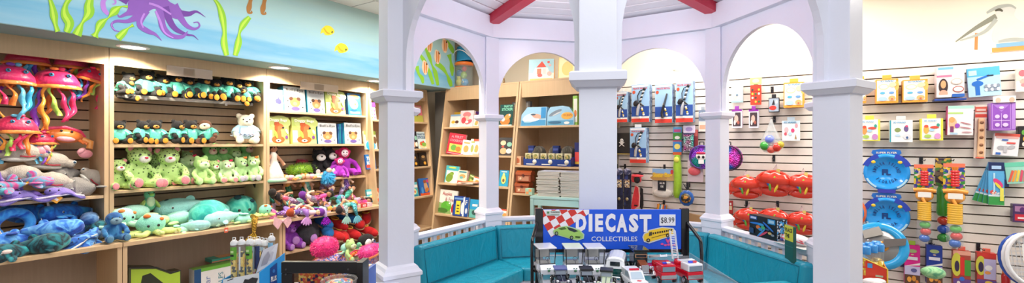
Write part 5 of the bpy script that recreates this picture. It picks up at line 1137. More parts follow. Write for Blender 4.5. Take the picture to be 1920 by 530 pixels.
# on top of the back units
t0, _, z = Bpx(868, 165, 4.72); r = empty('toy_drum', BP(t0, 4.74, 2.221), RZB); tag(r, 'clear round toy drum with orange lid, filled with sea toys', 'toy drum')
MB().lathe([(.115, .0), (.12, .01), (.12, .30), (.118, .30), (.118, .012)], ('bcd4d8', 'clear'), 24).build('drum', r)
MB().lathe([(.0, .30), (.125, .30), (.127, .335), (.11, .345), (0, .345)], ('ee7a2a', 'gloss'), 24).build('lid', r); MB().lathe([(0, 0), (.122, 0), (.122, .02), (0, .02)], ('e8782a', 'gloss'), 24).build('base', r)
for x, z_, c_, rr in ((-.05, .08, 'd8c83a', .05), (.05, .07, '2a8fd0', .055), (.03, .17, '9ab83a', .05), (-.04, .2, '2a5a9a', .05), (.04, .25, 'c83a3a', .035), (-.05, .14, 'e0d040', .035)): MB().ell(x, -.04, z_, rr, rr * .8, rr, (c_, 'gloss')).build('sea_toy', r)
MB().ell(.06, -.088, .075, .014, .006, .014, W_).ell(.06, -.095, .075, .007, .004, .007, K_).build('eye', r)
MB().tube([(-.09, -.1, .28), (-.095, -.11, .12), (-.09, -.1, .02)], .012, ('d8c02a', 'satin')).build('strap', r)
b = empty('green_net_toy', BP(t0 - .15, 4.68, 2.221), RZB); tag(b, 'olive green rounded toy leaning left of the toy drum', 'toy'); MB().ell(0, 0, .10, .04, .05, .10, ('9ab04a', 'gloss')).build('body', b); MB().tube([(-.02, -.05, .02), (0, -.06, .10), (.02, -.05, .18)], .006, ('6a8a2a', 'gloss')).build('band', b); MB().ell(0, 0, .205, .02, .02, .015, ('d8c83a', 'gloss')).build('knob', b)
r = empty('bucket', BP(t0, 4.74, 2.568), rot=(0, PI - .12, RZB)); r.location.z += .20; tag(r, 'blue plastic bucket upside down on top of the toy drum', 'bucket')
MB().lathe([(.0, .0), (.095, .0), (.125, .19), (.135, .195), (.135, .205), (.12, .20), (.09, .01), (0, .01)], ('1f8fc4', 'gloss'), 28).build('pail', r)
MB().tube([(-.13, -.02, .18)] + [(-.13 * math.cos(a), -.06 - .08 * math.sin(a), .18 - .12 * math.sin(a)) for a in [i * PI / 10 for i in range(1, 10)]] + [(.13, -.02, .18)], .006, ('dfe6ea', 'gloss')).build('handle', r)
t0, _, z = Bpx(1016, 157, 4.68)
toybox(None, RZB, BP(t0, 4.66, 2.221), .30, .07, .265, 'light blue game box with a red house, leaning on top of the unit', 'game box', 'eca84a', [('r', 0, 0, 1, 1, C('f4ead8')), ('r', 0, .35, 1, 1, C('a8d4e0')), ('p', [(.1, .12), (.9, .12), (.75, .6), (.25, .6)], C('f0f0ec')), ('p', [(.3, .62), (.7, .62), (.52, .9)], C('e04a38')), ('r', .33, .3, .5, .56, C('e07a58')), ('r', .55, .3, .68, .56, C('d8d4d0')), ('e', .78, .85, .05, .05, C('d85a50')), ('e', .84, .7, .05, .05, C('f0b0a8')), ('e', .82, .32, .09, .1, C('f2b8b0')), ('e', .45, .25, .1, .08, C('d0605c')), ('e', .6, .25, .06, .06, W_), ('r', .05, .02, .95, .1, C('f2c070'))], side=C('eca040'), lean=.16, rot=.35)
t0, _, z = Bpx(1060, 157, 4.74)
toybox(None, RZB, BP(t0, 4.78, 2.221), .24, .05, .28, 'pale yellow box behind the centre post, next to the house game', 'game box', 'f0dc8a', [('r', .05, .05, .95, .95, C('f4e8b0')), ('e', .5, .5, .3, .3, C('f0c860'))], lean=.1)
r = empty('figurine', BP(Bpx(945, 160, 4.7)[0], 4.7, 2.221), RZB); tag(r, 'tiny brown figurine standing on top of the unit', 'figurine'); MB().ell(0, 0, .03, .014, .014, .03, ('8a6a3a', 'gloss')).build('body', r); MB().ell(0, -.002, .07, .01, .01, .012, ('9a7a4a', 'gloss')).build('head', r)

# ================================================================== packages on the slat wall
SW = 5.148
def hook(px, py, lb='black peg hook in the slat wall'):
    t0, h, z = Bpx(px, py, SW); r = empty('peg_hook', BP(t0, SW, h), RZB); tag(r, lb, 'hook', 'peg hooks in the slat wall')
    MB().box(-.012, .012, -.006, 0, -.03, .03, K_, .001).build('back_plate', r); MB().tube([(0, -.004, 0), (0, -.16, 0), (0, -.175, .012)], .003, ('2a2a2a', 'metal'), 6).build('prong', r)
def pk(lb, cat, x0, x1, yt, yb, spec, col, th=.05, side=None, tab=None, name='hanging_pack', off=.03, roll=0, n=1, group=None, dome=None):
    """a pack (or a short row of them) hung flat on the slat wall; picture columns x0..x1, rows yt..yb for its front"""
    d = SW - off - th; a0, _, _ = Bpx(x0, yb, d); a1, _, _ = Bpx(x1, yb, d); t0, hb, z = Bpx((x0 + x1) / 2, yb, d); H = (yb - yt) / F * z; q = (a1 - a0) / 2
    r = empty(name, BP(t0, d, hb), rot=(0, roll, RZB)); tag(r, lb, cat, group)
    MB().box(-q, q, 0, th, 0, H, C(col), .003).build('backing_card', r)
    s1, s2 = split_art(spec); mb = MB(); art(mb, s1, -q, q, 0, H, -.0004)
    if s1: mb.build('front_print', r)
    if s2: mb = MB(); art(mb, s2, -q, q, 0, H, -.0004 - .0006 * len(s1)); mb.build('lettering', r)
    if side: MB().box(q + .0003, q + .001, .003, th - .003, .003, H - .003, side).build('side_print', r)
    if tab: MB().box(-q * .42, q * .42, .002, min(th, .012), H, H + .035, C(tab), .004).build('hang_tab', r)
    MB().tube([(0, th, H - .015), (0, th + off - .002, H - .012)], .003, ('888888', 'metal'), 6).build('hook', r)
    if dome: dome(r, q, H)
    r['_q'] = q; r['_H'] = H
    return r
def pirate(kind_):
    def f(r, q, H):
        if kind_ == 'sword':
            MB().tube([(-.3 * q, -.012, .18 * H), (-.22 * q, -.014, .35 * H), (0, -.014, .5 * H)], [q * .16, q * .2, q * .14], ('c8ccd0', 'metal')).build('blade', r)
            MB().ell(-.45 * q, -.016, .5 * H, q * .3, .012, H * .08, K_, rot=(0, .5, 0)).tube([(-.1 * q, -.016, .5 * H), (.45 * q, -.016, .42 * H)], [q * .14, q * .06], K_).build('guard', r)
            hd = MB()
            for k in range(6): hd.ell(.05 * q + k * .07 * q, -.018, (.55 + .05 * k) * H, q * .17, .012, H * .022, W_ if k % 2 else K_, rot=(0, -.5, 0))
            hd.ell(.5 * q, -.018, .86 * H, q * .16, .014, H * .045, K_).build('grip', r); MB().tube([(-.2 * q, -.016, .55 * H), (-.25 * q, -.016, .7 * H), (0, -.016, .82 * H), (.35 * q, -.016, .85 * H)], q * .05, K_).build('hand_guard', r)
        else:
            MB().tube([(.45 * q, -.016, .75 * H), (.1 * q, -.016, .45 * H)], [q * .1, q * .13], ('5a6068', 'metal')).build('barrel', r)
            MB().tube([(.1 * q, -.018, .45 * H), (-.15 * q, -.018, .25 * H), (0, -.018, .13 * H)], [q * .15, q * .15, q * .2], K_).build('stock', r); MB().ell(.0, -.02, .34 * H, q * .1, .008, H * .03, ('b8a060', 'metal')).build('lock', r)
        cn = MB()
        for k in range(7): cn.ell((-.1 + .5 * ((k * 37) % 10) / 10) * q + .1 * q, -.008, (.12 + .4 * ((k * 53) % 10) / 10) * H, q * .13, .006, q * .13, ('e0c060' if k % 2 else 'f0ece0', 'metal' if k % 2 else 'card'))
        cn.build('coins', r)
    return f
P_PIR = [('r', 0, 0, 1, 1, C('9cc4e4')), ('r', 0, .16, 1, .42, C('1f4a9a')), ('r', 0, 0, 1, .1, C('d83a2a')), ('r', .0, .1, 1, .15, C('f0e4dc')), ('r', .04, .93, .96, .98, C('e8ecf0')), ('e', .14, .8, .09, .045, C('c8502a')), ('t', 'PIRATE SWORD', .1, .87, .9, .915, C('c83a30'), .03)]
P_GUN = P_PIR[:-1] + [('t', 'PIRATE PISTOL', .1, .87, .9, .915, C('c83a30'), .03)]
SD = ('8fb8d8_1f3f7a_2a5a9c', 'dye')
for lb, x0, x1, yt, yb, kd in [('pirate sword pack half hidden by the centre post', 1154, 1176, 172, 229, 'sword'), ('pirate sword pack left of the pirate pistol', 1184, 1217, 158, 229, 'sword'), ('pirate pistol pack between two sword packs', 1228, 1260, 158, 230, 'gun'),
                               ('pirate sword pack right of the pirate pistol, hanging highest', 1267, 1299, 151, 229, 'sword'), ('pirate sword pack in the second row, below the others', 1181, 1211, 239, 305, 'sword')]:
    pk(lb, 'toy sword' if kd == 'sword' else 'toy pistol', x0, x1, yt, yb, P_PIR if kd == 'sword' else P_GUN, 'e4eef4', .11, SD, 'dfe6ea', 'pirate_pack', dome=pirate(kd), group='pirate weapon packs')
def bones(r, q, H):
    m = MB().ell(-.1 * q, -.006, .5 * H, q * .22, .004, H * .09, W_).box(-.2 * q, .0, -.008, -.003, .36 * H, .42 * H, W_); m.tube([(-.4 * q, -.005, .3 * H), (.2 * q, -.005, .45 * H)], .005, W_).tube([(.2 * q, -.005, .3 * H), (-.4 * q, -.005, .45 * H)], .005, W_); m.build('skull_and_bones', r)
    MB().ell(-.18 * q, -.010, .51 * H, q * .05, .002, H * .02, K_).ell(-.02 * q, -.010, .51 * H, q * .05, .002, H * .02, K_).pair('eye_socket', r)
pk('black pirate flag pack with white skull and bones', 'flag', 1152, 1183, 239, 289, [('r', 0, .8, 1, 1, C('7a7672')), ('r', 0, .0, 1, .03, C('d8c060'))], '2a2a2c', .03, None, None, 'pirate_flag_pack', dome=bones)
pk('slim blue and green sports card above the lime tube', 'card', 1262, 1278, 238, 290, [('r', 0, .8, 1, 1, C('5ab0e0')), ('r', .1, .82, .9, .92, C('c84a8a')), ('r', 0, .55, 1, .8, C('4a9a3a')), ('e', .5, .62, .3, .06, W_), ('r', 0, .48, 1, .52, C('c83a2a')), ('r', 0, .1, 1, .48, C('3a80c0')), ('e', .5, .3, .35, .1, C('e8d870')), ('r', 0, 0, 1, .1, C('c85a2a'))], '2a6a9a', .03)
t0, h, z = Bpx(1270, 290, 5.09); r = empty('folded_kite', BP(t0, 5.09, h), RZB); tag(r, 'long lime green rolled tube hanging on the slat wall', 'tube toy')
MB().tube([(0, 0, 0), (0, 0, -.12), (.005, 0, -.25), (0, 0, -.42), (0, 0, -.46)], [.03, .044, .042, .044, .03], ('9cc82a', 'satin'), 12).build('rolled_cloth', r); MB().ell(0, -.04, -.05, .03, .008, .03, ('e8e860', 'card')).build('label', r); MB().tube([(0, 0, .0), (0, .03, .02)], .003, ('777777', 'metal')).build('hook', r)
pk('dark sequin covered pack next to the sports card', 'craft pack', 1281, 1301, 249, 284, [], '3a3a5a', .02, None, 'c8b8d8', off=.08, dome=lambda r, q, H: MB().box(-q * .92, q * .92, -.008, 0, .02 * H, .92 * H, ('3a3f78_8a3a6a_3f9a8a_c8c8e8', 'sequin')).build('sequin_sheet', r))
pk('pale lilac header card above the sequin pack', 'card', 1281, 1303, 235, 249, [('e', .5, .5, .3, .3, C('a890c8'))], 'd8d0e4', .015, off=.085)
pk('red brown wrapped pack behind the sequin pack', 'pack', 1296, 1308, 243, 283, [('r', 0, .7, 1, 1, C('c8605a'))], '8a2f34', .03)
pk('small pack with a grey metal hook toy by the rear right post', 'toy', 1310, 1326, 206, 246, [('r', 0, .5, 1, 1, C('7a8aa0')), ('r', 0, 0, 1, .45, C('e8dcd0')), ('r', .1, .1, .9, .3, C('e0a888'))], 'c8d0d8', .03, None, 'a0a8b0', dome=lambda r, q, H: MB().tube([(-.5 * q, -.01, .8 * H), (0, -.012, .9 * H), (.4 * q, -.012, .75 * H), (.1 * q, -.012, .6 * H)], .008, ('5a5f68', 'metal')).build('metal_hook', r))
def pouch(px, py, R_, lb, cols, skull=False):
    t0, h, z = Bpx(px, py, 5.03); r = empty('sequin_pouch', BP(t0, 5.03, h), RZB); tag(r, lb, 'pouch')
    MB().lathe([(0, -.03), (R_ * .7, -.03), (R_, -.012), (R_, .012), (R_ * .7, .03), (0, .03)], (cols, 'sequin'), 24).xf(Matrix.Rotation(PI / 2, 4, 'X')).build('pouch', r)
    MB().tube([(-.02, 0, R_), (-.02, 0, R_ + .03), (.02, 0, R_ + .03), (.02, 0, R_)], .006, K_).build('strap', r); MB().tube([(0, 0, R_ + .03), (0, .115, R_ + .03)], .003, K_).build('hook', r)
    MB().tube([(R_ * math.cos(a) * .93, -.031, R_ * math.sin(a) * .93) for a in [i * PI / 12 for i in range(25)]], .006, K_ if not skull else C('5a2a90')).build('zip', r)
    if skull:
        MB().ell(0, -.036, .01, R_ * .42, .008, R_ * .36, W_).box(-R_ * .2, R_ * .2, -.043, -.03, -R_ * .55, -R_ * .25, W_).build('skull', r); MB().ell(-R_ * .17, -.044, .0, R_ * .11, .004, R_ * .12, K_).ell(R_ * .17, -.044, .0, R_ * .11, .004, R_ * .12, K_).pair('eye_socket', r); MB().ell(0, -.04, R_ * .32, R_ * .4, .008, R_ * .12, C('c8305a')).build('bandana', r)
pouch(1316, 294, .125, 'purple and teal sequin pouch with a pirate skull', '6a30a8_8a3ac0_20a0a0_30b8a0', True)
pouch(1366, 296, .13, 'round rainbow sequin pouch peeking out right of the rear right post', '40b060_2060c0_c030a0_e03080')
pk('clear pack with coral pink cloth inside, left of the skull pouch', 'toy pack', 1289, 1318, 300, 341, [('r', .05, .72, .95, .98, C('e8dce0')), ('e', .3, .8, .14, .1, C('8a8a90'))], 'dcc8cc', .03, dome=lambda r, q, H: MB().ell(-.1 * q, -.012, .5 * H, q * .8, .02, H * .2, ('e8606a', 'satin')).build('folded_cloth', r), off=.06)
for k, (px, lb) in enumerate(((1162, 'dark blue glittery stocking with a gold button, left of two'), (1177, 'dark blue glittery stocking with a gold button, right of two'))):
    t0, h, z = Bpx(px, 318, 5.07); r = empty('pirate_stocking', BP(t0, 5.07, h), RZB); tag(r, lb, 'stocking', 'dark blue stockings')
    MB().box(-.042, .042, -.02, .01, -.46, 0, ('23264c_16182e_3a4a8c', 'dye'), .012).build('cloth', r); MB().ell(0, -.022, -.02, .044, .014, .04, ('5a6088_c8c8d8_20203a', 'dye')).build('top_band', r); MB().ell(.0, -.024, -.33, .018, .008, .018, ('c8b890', 'metal')).build('button', r)
    MB().box(-.03, .03, -.0225, -.021, -.2, -.11, ('e8d8b0_c89a50_3a3a5a_f0ead8', 'fineprint')).build('print_patch', r); MB().tube([(0, 0, -.01), (0, .07, -.01)], .003, K_).build('hook', r)
t0, h, z = Bpx(1193, 336, 5.03); r = empty('visor_cap', BP(t0, 5.03, h), RZB); tag(r, 'red visor cap with black eye mask hanging up', 'cap')
MB().lathe([(.05, -.03), (.06, .0), (.055, .05), (.04, .06)], ('c8283a', 'satin'), 20, sy=.8).build('crown', r); MB().ell(.03, -.05, .045, .07, .03, .01, ('d8323f', 'satin'), rot=(.3, 0, 0)).build('peak', r); MB().ell(.025, -.05, .0, .035, .012, .04, K_).build('eye_mask', r); MB().ell(.05, 0, .065, .035, .02, .015, K_).build('strap', r)
t0, h, z = Bpx(1193, 350, 5.08); r = empty('felt_sash', BP(t0, 5.08, h), RZB); tag(r, 'red felt sash with pale edge hanging under the visor cap', 'sash')
MB().prism([(-.01, .02), (.03, 0), (.045, -.1), (.04, -.22), (-.03, -.275), (-.065, -.25), (-.045, -.12)], -.012, 0, ('e8b0a8', 'fur')).build('edging', r); MB().prism([(-.008, .01), (.024, -.005), (.036, -.1), (.03, -.21), (-.03, -.26), (-.056, -.24), (-.037, -.12)], -.0135, -.012, ('dc3a40', 'fur')).build('felt', r); MB().box(-.02, .018, -.0145, -.0135, -.215, -.2, K_).build('stitched_mark', r)
MB().prism([(.045, .0), (.075, -.02), (.08, -.2), (.06, -.27), (.04, -.22)], 0, .01, K_).build('black_backing', r)
def txt(r, t, x0, x1, z0, z1, y, m, bold=.02, name='lettering'):
    mb = MB(); put_text(mb, t, x0, x1, z0, z1, y, m, bold); return mb.build(name, r)
def bagd(r, q, H):
    MB().ell(0, .0, .15 * H, q * .97, .018, H * .28, ('e6e0d4', 'fur')).build('bag_bottom', r); MB().box(-.42 * q, .36 * q, -.022, -.0185, .32 * H, 1.0 * H, K_).build('square_label', r)
    txt(r, 'ALL IN', -.25 * q, .22 * q, .72 * H, .84 * H, -.0225, W_); txt(r, 'ONE', -.15 * q, .12 * q, .5 * H, .64 * H, -.0225, W_)
pk('natural canvas bag with a black square label', 'bag', 1223, 1262, 336, 366, [], 'e4ded2', .02, name='canvas_bag', dome=bagd)
pk('blue and tan header card lettered Skeeter Bag above the canvas bag', 'card', 1223, 1263, 316, 338, [('r', 0, .6, 1, 1, C('8ab0d8')), ('r', 0, 0, 1, .6, C('c8a060')), ('e', .3, .2, .4, .2, C('b88a48')), ('e', .92, .75, .07, .2, C('c83a3a')), ('t', 'Skeeter', .04, .25, .52, .68, C('f0c830'), .03), ('t', 'Bag', .58, .2, .94, .68, C('f0c830'), .03)], 'c0b080', .012, off=.06)
t0, h, z = Bpx(1287, 371, 5.04); r = empty('pirate_compass', BP(t0, 5.04, h), RZB); tag(r, 'blue rimmed compass toy with a gold picture, hung on a black hook', 'toy')
MB().lathe([(0, -.012), (.06, -.012), (.078, -.008), (.082, .0), (.078, .02), (0, .02)], ('1f5aa8', 'gloss'), 10, sx=.95, sy=1.05).xf(Matrix.Rotation(-PI / 2, 4, 'X')).build('frame', r); MB().lathe([(0, .0), (.052, .0), (.052, .003), (0, .003)], ('3a3a2a_c88a30_6a5a30_1f2a3a', 'print'), 10).xf(Matrix.Translation((0, -.0235, 0)) @ Matrix.Rotation(PI / 2, 4, 'X')).build('dial', r) 
MB().box(.0, .025, -.01, .02, .09, .17, K_, .004).build('clip', r); MB().tube([(-.03, 0, .15), (-.01, -.01, .12), (0, 0, .1)], .005, K_).build('chain', r); MB().tube([(.012, .02, .15), (.012, .10, .15)], .004, K_).build('hook', r)
r = pk('rainbow striped fabric fan above the price sign', 'toy', 1230, 1248, 383, 404, [('r', 0, 0, 1, 1, C('c87a3a'))] + [('p', [(.0 + .2 * k, 0), (.12 + .2 * k, 0), (.28 + .16 * k, 1), (.14 + .16 * k, 1)], C(c_)) for k, c_ in enumerate(['e8a030', '2a9ac8', 'f0f0e0', 'e0602a', '2a6ab0'])], 'd8903a', .03, name='striped_fan', roll=.1)
r = pk('brown cardboard piece behind the price sign', 'cardboard', 1288, 1318, 402, 416, [], 'a8845c', .04, name='cardboard_flap', roll=.12)
for px, py in ((1157, 312), (1200, 326), (1246, 313), (1292, 345), (1245, 380), (1172, 312), (1448, 168), (1452, 224), (1451, 297), (1458, 382), (1400, 382), (1640, 441), (1744, 452), (1790, 457), (1834, 462), (1902, 450), (1727, 300), (1779, 300)): hook(px, py)
# seen through the right rear arch
P_SN = [('r', 0, 0, 1, 1, C('eda038')), ('r', .05, .09, .9, .95, C('f6f2e8')), ('e', .93, .7, .1, .2, C('f2b860')), ('e', .35, .68, .24, .12, C('e8d8a8')), ('e', .35, .68, .18, .08, C('c8d8e8')), ('e', .3, .42, .12, .05, C('5ab0d0')), ('e', .7, .42, .12, .05, C('6a9ad0')), ('e', .75, .75, .16, .1, C('f4d8a8')), ('e', .3, .18, .2, .09, C('b0cce8')), ('e', .72, .2, .16, .1, C('f0b070')), ('e', .72, .16, .05, .03, C('d8503a')), ('t', '3D WAND', .2, .88, .8, .95, C('3a8ac0'), .03)]
pk('pale blue jewellery pack at the left edge of the rear right arch', 'toy pack', 1371, 1393, 153, 192, [('r', 0, .6, 1, 1, C('dce8e8')), ('e', .3, .25, .2, .1, C('e8d0b8')), ('e', .7, .25, .2, .1, C('e8d8c8')), ('e', .5, .35, .1, .06, C('6a8090')), ('r', 0, 0, 1, .08, C('9ab8bc'))], 'bcd8dc', .03)
pk('tall red pack of small toys with a green top', 'toy pack', 1407, 1427, 159, 196, [('r', 0, 0, 1, 1, C('d8402a'))] + [('e', .2 + .3 * (k % 3), .15 + .2 * (k // 3), .1, .06, C(['c8402a', 'e8c040', '3a6a3a', 'f0e0d0', '3a4a3a'][k % 5])) for k in range(12)], 'd84a30', .04, name='toy_pack', tab='b8d088')
pk('green hanging top card above the tall red pack', 'card', 1406, 1428, 145, 158, [('e', .5, .5, .3, .3, C('e8e8b0'))], 'b0cc80', .012, off=.06)
pk('black doll outfit pack with a red and white picture', 'toy pack', 1441, 1461, 183, 210, [('r', .05, .05, .95, .95, C('a8b8c8')), ('p', [(.3, .5), (.6, .5), (.5, .9)], C('302a30')), ('e', .4, .3, .34, .16, C('d84038')), ('e', .75, .7, .12, .12, C('e8e0dc'))], '26242a', .06, K_, '2a2a2e', name='outfit_pack')
pk('orange and white craft pack beside the front right post', 'craft pack', 1469, 1508, 154, 201, P_SN, 'eaa040', .09, ('eaa040_f4d8a0', 'fineprint'), 'f0b048', name='craft_pack')
for lb, x0, x1 in (('white boxed doll pack with a purple top, left of two', 1372, 1391), ('white boxed doll pack with a purple top, right of two', 1404, 1422)):
    pk(lb, 'doll box', x0, x1, 205, 240, [('r', .0, .9, 1, 1, C('9030a0')), ('r', .12, .1, .88, .84, C('4a3a40')), ('e', .45, .5, .2, .2, C('e0b8a8')), ('e', .65, .3, .12, .1, C('b06050')), ('e', .3, .3, .1, .14, C('e8e0dc'))], 'ece6ee', .09, ('e8e0ec_c8b8d0', 'fineprint'), '9838a8', 'doll_box', group='white doll boxes')
t0, h, z = Bpx(1446, 222, 5.0); r = empty('ball_net', BP(t0, 5.0, h), RZB); tag(r, 'clear net bag holding coloured toy balls', 'bag of balls')
MB().lathe([(.004, 0), (.03, -.08), (.085, -.2), (.10, -.27), (.06, -.32), (0, -.33)], ('d8e0e0', 'film'), 16, sy=.6).build('net_bag', r)
for x, z_, c_, rr in ((-.05, -.26, '3aa83a', .045), (.045, -.27, 'd83a2a', .045), (-.01, -.2, '7a8ae0', .045), (.075, -.25, 'c8b02a', .035), (.0, -.29, 'e86a5a', .04), (.03, -.28, 'e8a8a0', .03)): MB().ell(x, -.02, z_, rr, rr, rr, (c_, 'gloss')).build('ball', r)
MB().tube([(0, 0, 0), (0, .14, .01)], .003, K_).build('hook', r)
pk('white square craft card with red and pink drawings', 'craft pack', 1466, 1500, 226, 264, [('r', 0, .86, 1, 1, C('cfe2ec')), ('e', .25, .55, .12, .14, C('f0b8bc')), ('e', .2, .35, .08, .08, C('d85a6a')), ('e', .6, .52, .1, .1, C('d84a7a')), ('e', .8, .75, .08, .1, C('e8a0a8')), ('e', .45, .35, .09, .09, C('b8d8e4')), ('p', [(.7, .1), (.76, .35), (.82, .1)], C('a88a5a')), ('t', '3D WAND', .12, .88, .8, .96, C('4a8ab0'), .03)], 'eef2f2', .03, tab='c8dce8', name='craft_card')
@kind('shell_pail')
def _():
    r = empty('shell_beach_set'); mb = MB(); n = 15; vs = [(0, -.02, -.10)]
    for ring, (rr, yy) in enumerate(((.07, -.055), (.13, -.05), (.16, -.02))):
        for j in range(n):
            a = PI * (-.12 + 1.24 * j / (n - 1)); k = 1 + (.06 if j % 2 else -.03); vs.append((math.cos(a) * rr * k * 1.1, yy - (.015 if j % 2 else 0), math.sin(a) * rr * k * .9 - .06))
    fs = [(0, 1 + j, 2 + j) for j in range(n - 1)]
    for q in range(2): fs += [(1 + q * n + j, 1 + q * n + n + j, 2 + q * n + n + j, 2 + q * n + j) for j in range(n - 1)]
    RD = ('ea4632', 'gloss'); mb.add(vs, fs, RD, True); mb.tube([(math.cos(a) * .17 * 1.05, -.015, math.sin(a) * .15 - .06) for a in [PI * (-.16 + 1.32 * i / 12) for i in range(13)]], .016, RD); mb.lathe([(.165, .03), (.17, -.02), (.14, -.04)], RD, 20, sy=.9).v
    mb2 = MB(); mb2.v, mb2.f, mb2.mi, mb2.sm, mb2.mats = mb.v, mb.f, mb.mi, mb.sm, mb.mats
    mb.ell(0, .0, -.13, .15, .04, .055, RD).build('shell_pail', r)
    for x, z_, c_, ro in ((-.06, -.03, '2a6ad0', -.4), (.0, -.0, '9ac83a', .1), (.05, -.02, 'f09a30', .4), (.03, -.09, 'e8c83a', .3), (-.03, -.08, '5aa83a', -.2)): MB().ell(x, -.075, z_, .013, .008, .045, (c_, 'gloss'), rot=(0, ro, 0)).build('sand_tool', r)
    MB().lathe([(.004, .16), (.03, .10), (.09, .05), (.10, .04)], ('e8c8c8', 'film'), 12, sy=.4).build('net_top', r); MB().tube([(0, 0, .15), (0, .1, .16)], .003, K_).build('hook', r)
    MB().box(.01, .045, -.03, -.028, .07, .12, C('e8d878')).build('hang_card', r)
    return r
for px, py, rot, sc, lb in [(1398, 356, 0, 1.0, 'red shell beach set in a net, upper row, left'), (1452, 348, .1, 1.1, 'red shell beach set in a net, upper row, middle and largest'), (1506, 354, 0, 1.0, 'red shell beach set in a net, upper row, beside the front right post'),
                            (1404, 416, 0, .95, 'red shell beach set in a net, lower row, left'), (1452, 418, .1, 1.0, 'red shell beach set in a net, lower row, behind the boxed toy'), (1503, 424, 0, .95, 'red shell beach set in a net, lower row, right')]:
    t0, h, z = Bpx(px, py, 5.04); place('shell_pail', lb, 'beach toy', BP(t0, 5.04, h + .06), (0, rot, RZB), sc * .8, 'red shell beach sets')
pk('narrow red pack just right of the rear right post', 'pack', 1366, 1374, 376, 400, [('r', .2, .3, .8, .6, C('f0e0b0')), ('e', .5, .75, .2, .1, W_)], 'b8302c', .03)
# right part of the wall
YL = lambda a, b: [('r', 0, 0, 1, 1, C('f2f0e6')), ('r', .9, 0, 1, 1, C('e4dc4a')), ('r', 0, 0, .06, 1, C('e4dc4a')), ('r', 0, 0, 1, .05, C('e4dc4a')), ('e', .25, .5, .12, .2, C(a)), ('e', .25, .65, .1, .07, C('e05a3a')), ('e', .62, .6, .2, .06, C('d8503f')), ('e', .78, .7, .07, .08, C('3a9a8a')), ('e', .5, .48, .12, .06, C('a8cce8')), ('e', .32, .2, .16, .08, C('a8c85a')), ('e', .75, .2, .14, .13, C(b)), ('t', '3D WAND', .15, .86, .7, .93, C('4a9ac8'), .03)]
GROUPC = 'square craft packs on the right'
pk('orange craft pack cut off by the front right post', 'craft pack', 1612, 1624, 150, 193, P_SN, 'eaa040', .07, ('eaa040_f4d8a0', 'fineprint'), 'f0b048', group=GROUPC, name='craft_pack')
pk('orange and white craft pack, left of two in the top row', 'craft pack', 1642, 1684, 148, 193, P_SN, 'eaa040', .09, ('eaa040_4a90c0', 'fineprint'), 'f0b048', group=GROUPC, name='craft_pack')
pk('orange and white craft pack, right of two in the top row', 'craft pack', 1692, 1739, 149, 191, P_SN, 'eaa040', .09, ('eaa040_f4d8a0', 'fineprint'), 'f0b048', group=GROUPC, name='craft_pack')
pk('yellow edged craft pack beside the front right post', 'craft pack', 1611, 1650, 224, 264, YL('e89a50', 'c88ac0'), 'e4dc4a', .05, C('e4dc4a'), 'e8e050', group=GROUPC, name='craft_pack')
pk('white and grey craft pack with a green frog, between two yellow ones', 'craft pack', 1668, 1711, 225, 266, [('r', 0, 0, 1, 1, C('ecedea')), ('r', 0, 0, .06, 1, C('2a9aa8')), ('e', .35, .55, .14, .1, C('8a9a5a')), ('e', .72, .6, .1, .14, C('6a5a8a')), ('e', .74, .72, .06, .05, C('d84a7a')), ('e', .35, .3, .12, .06, C('b8d4e4')), ('e', .75, .25, .16, .13, C('dcdce0')), ('e', .76, .2, .05, .06, C('3a5a8c')), ('t', '3D WAND', .15, .86, .7, .93, C('4a9ac8'), .03)], 'd0d4d4', .06, C('d8d8d8'), 'dcdcd8', group=GROUPC, name='craft_pack')
pk('yellow edged craft pack left of the pink bead kit', 'craft pack', 1726, 1768, 222, 263, YL('e8b050', 'd89ac8'), 'e4dc4a', .07, C('e4dc4a'), 'e8e050', group=GROUPC, name='craft_pack')
pk('bracelet kit with a dark haired girl on the front', 'craft kit', 1756, 1808, 124, 182, [('r', 0, 0, 1, 1, C('e6dcd8')), ('r', 0, .88, 1, 1, C('c8dce0')), ('r', .05, .9, .6, .97, C('7ab8d0')), ('r', .0, .66, .55, .72, C('e87a9a')), ('e', .24, .36, .17, .25, C('3a2a28')), ('e', .24, .42, .1, .13, C('d8a070')), ('e', .24, .12, .16, .12, C('e0a088')), ('e', .78, .25, .2, .1, C('a84a40')), ('e', .78, .25, .17, .075, C('e6dcd8')), ('e', .72, .5, .2, .1, C('c8b8a8')), ('e', .72, .5, .17, .075, C('e6dcd8')), ('r', .55, .0, 1, .1, C('2a60b0')), ('r', .05, .0, .5, .08, C('f0eef0'))], 'd8c8d0', .09, ('c86aa0_e8c0d0_7a4a90', 'fineprint'), None, 'bracelet_kit')
pk('blue holder under the bracelet kit', 'holder', 1752, 1812, 184, 188, [], '2a4a9a', .10, name='label_holder', off=.02)
pk('cyan pack with a blue toy tool and silver coils', 'toy pack', 1816, 1878, 126, 180, [('r', 0, 0, 1, 1, C('b4dcec')), ('r', 0, .7, 1, 1, C('58b8dc')), ('r', .05, .75, .3, .92, C('c0e4dc')), ('e', .3, .45, .18, .1, C('2470c8')), ('r', .22, .05, .36, .5, C('2470c8')), ('p', [(.3, .55), (.68, .68), (.66, .74), (.28, .62)], C('2470c8')), ('r', .6, .68, .8, .72, C('28304a'))] + [('e', .55 + .09 * (k % 5), .22 + .12 * (k // 5), .055, .06, C('8a94a4' if k % 2 else 'e8ecf0')) for k in range(10)], 'a8d4e8', .03, roll=-.06, name='toy_pack')
pk('white and coral jewellery pack at the right picture edge', 'toy pack', 1905, 1935, 128, 172, [('r', 0, .5, .4, 1, C('c8dcc0')), ('e', .4, .8, .25, .14, C('e8707a')), ('e', .5, .45, .25, .12, C('f0b0a0')), ('e', .6, .3, .3, .08, C('e88a90'))], 'e8e0d4', .03)
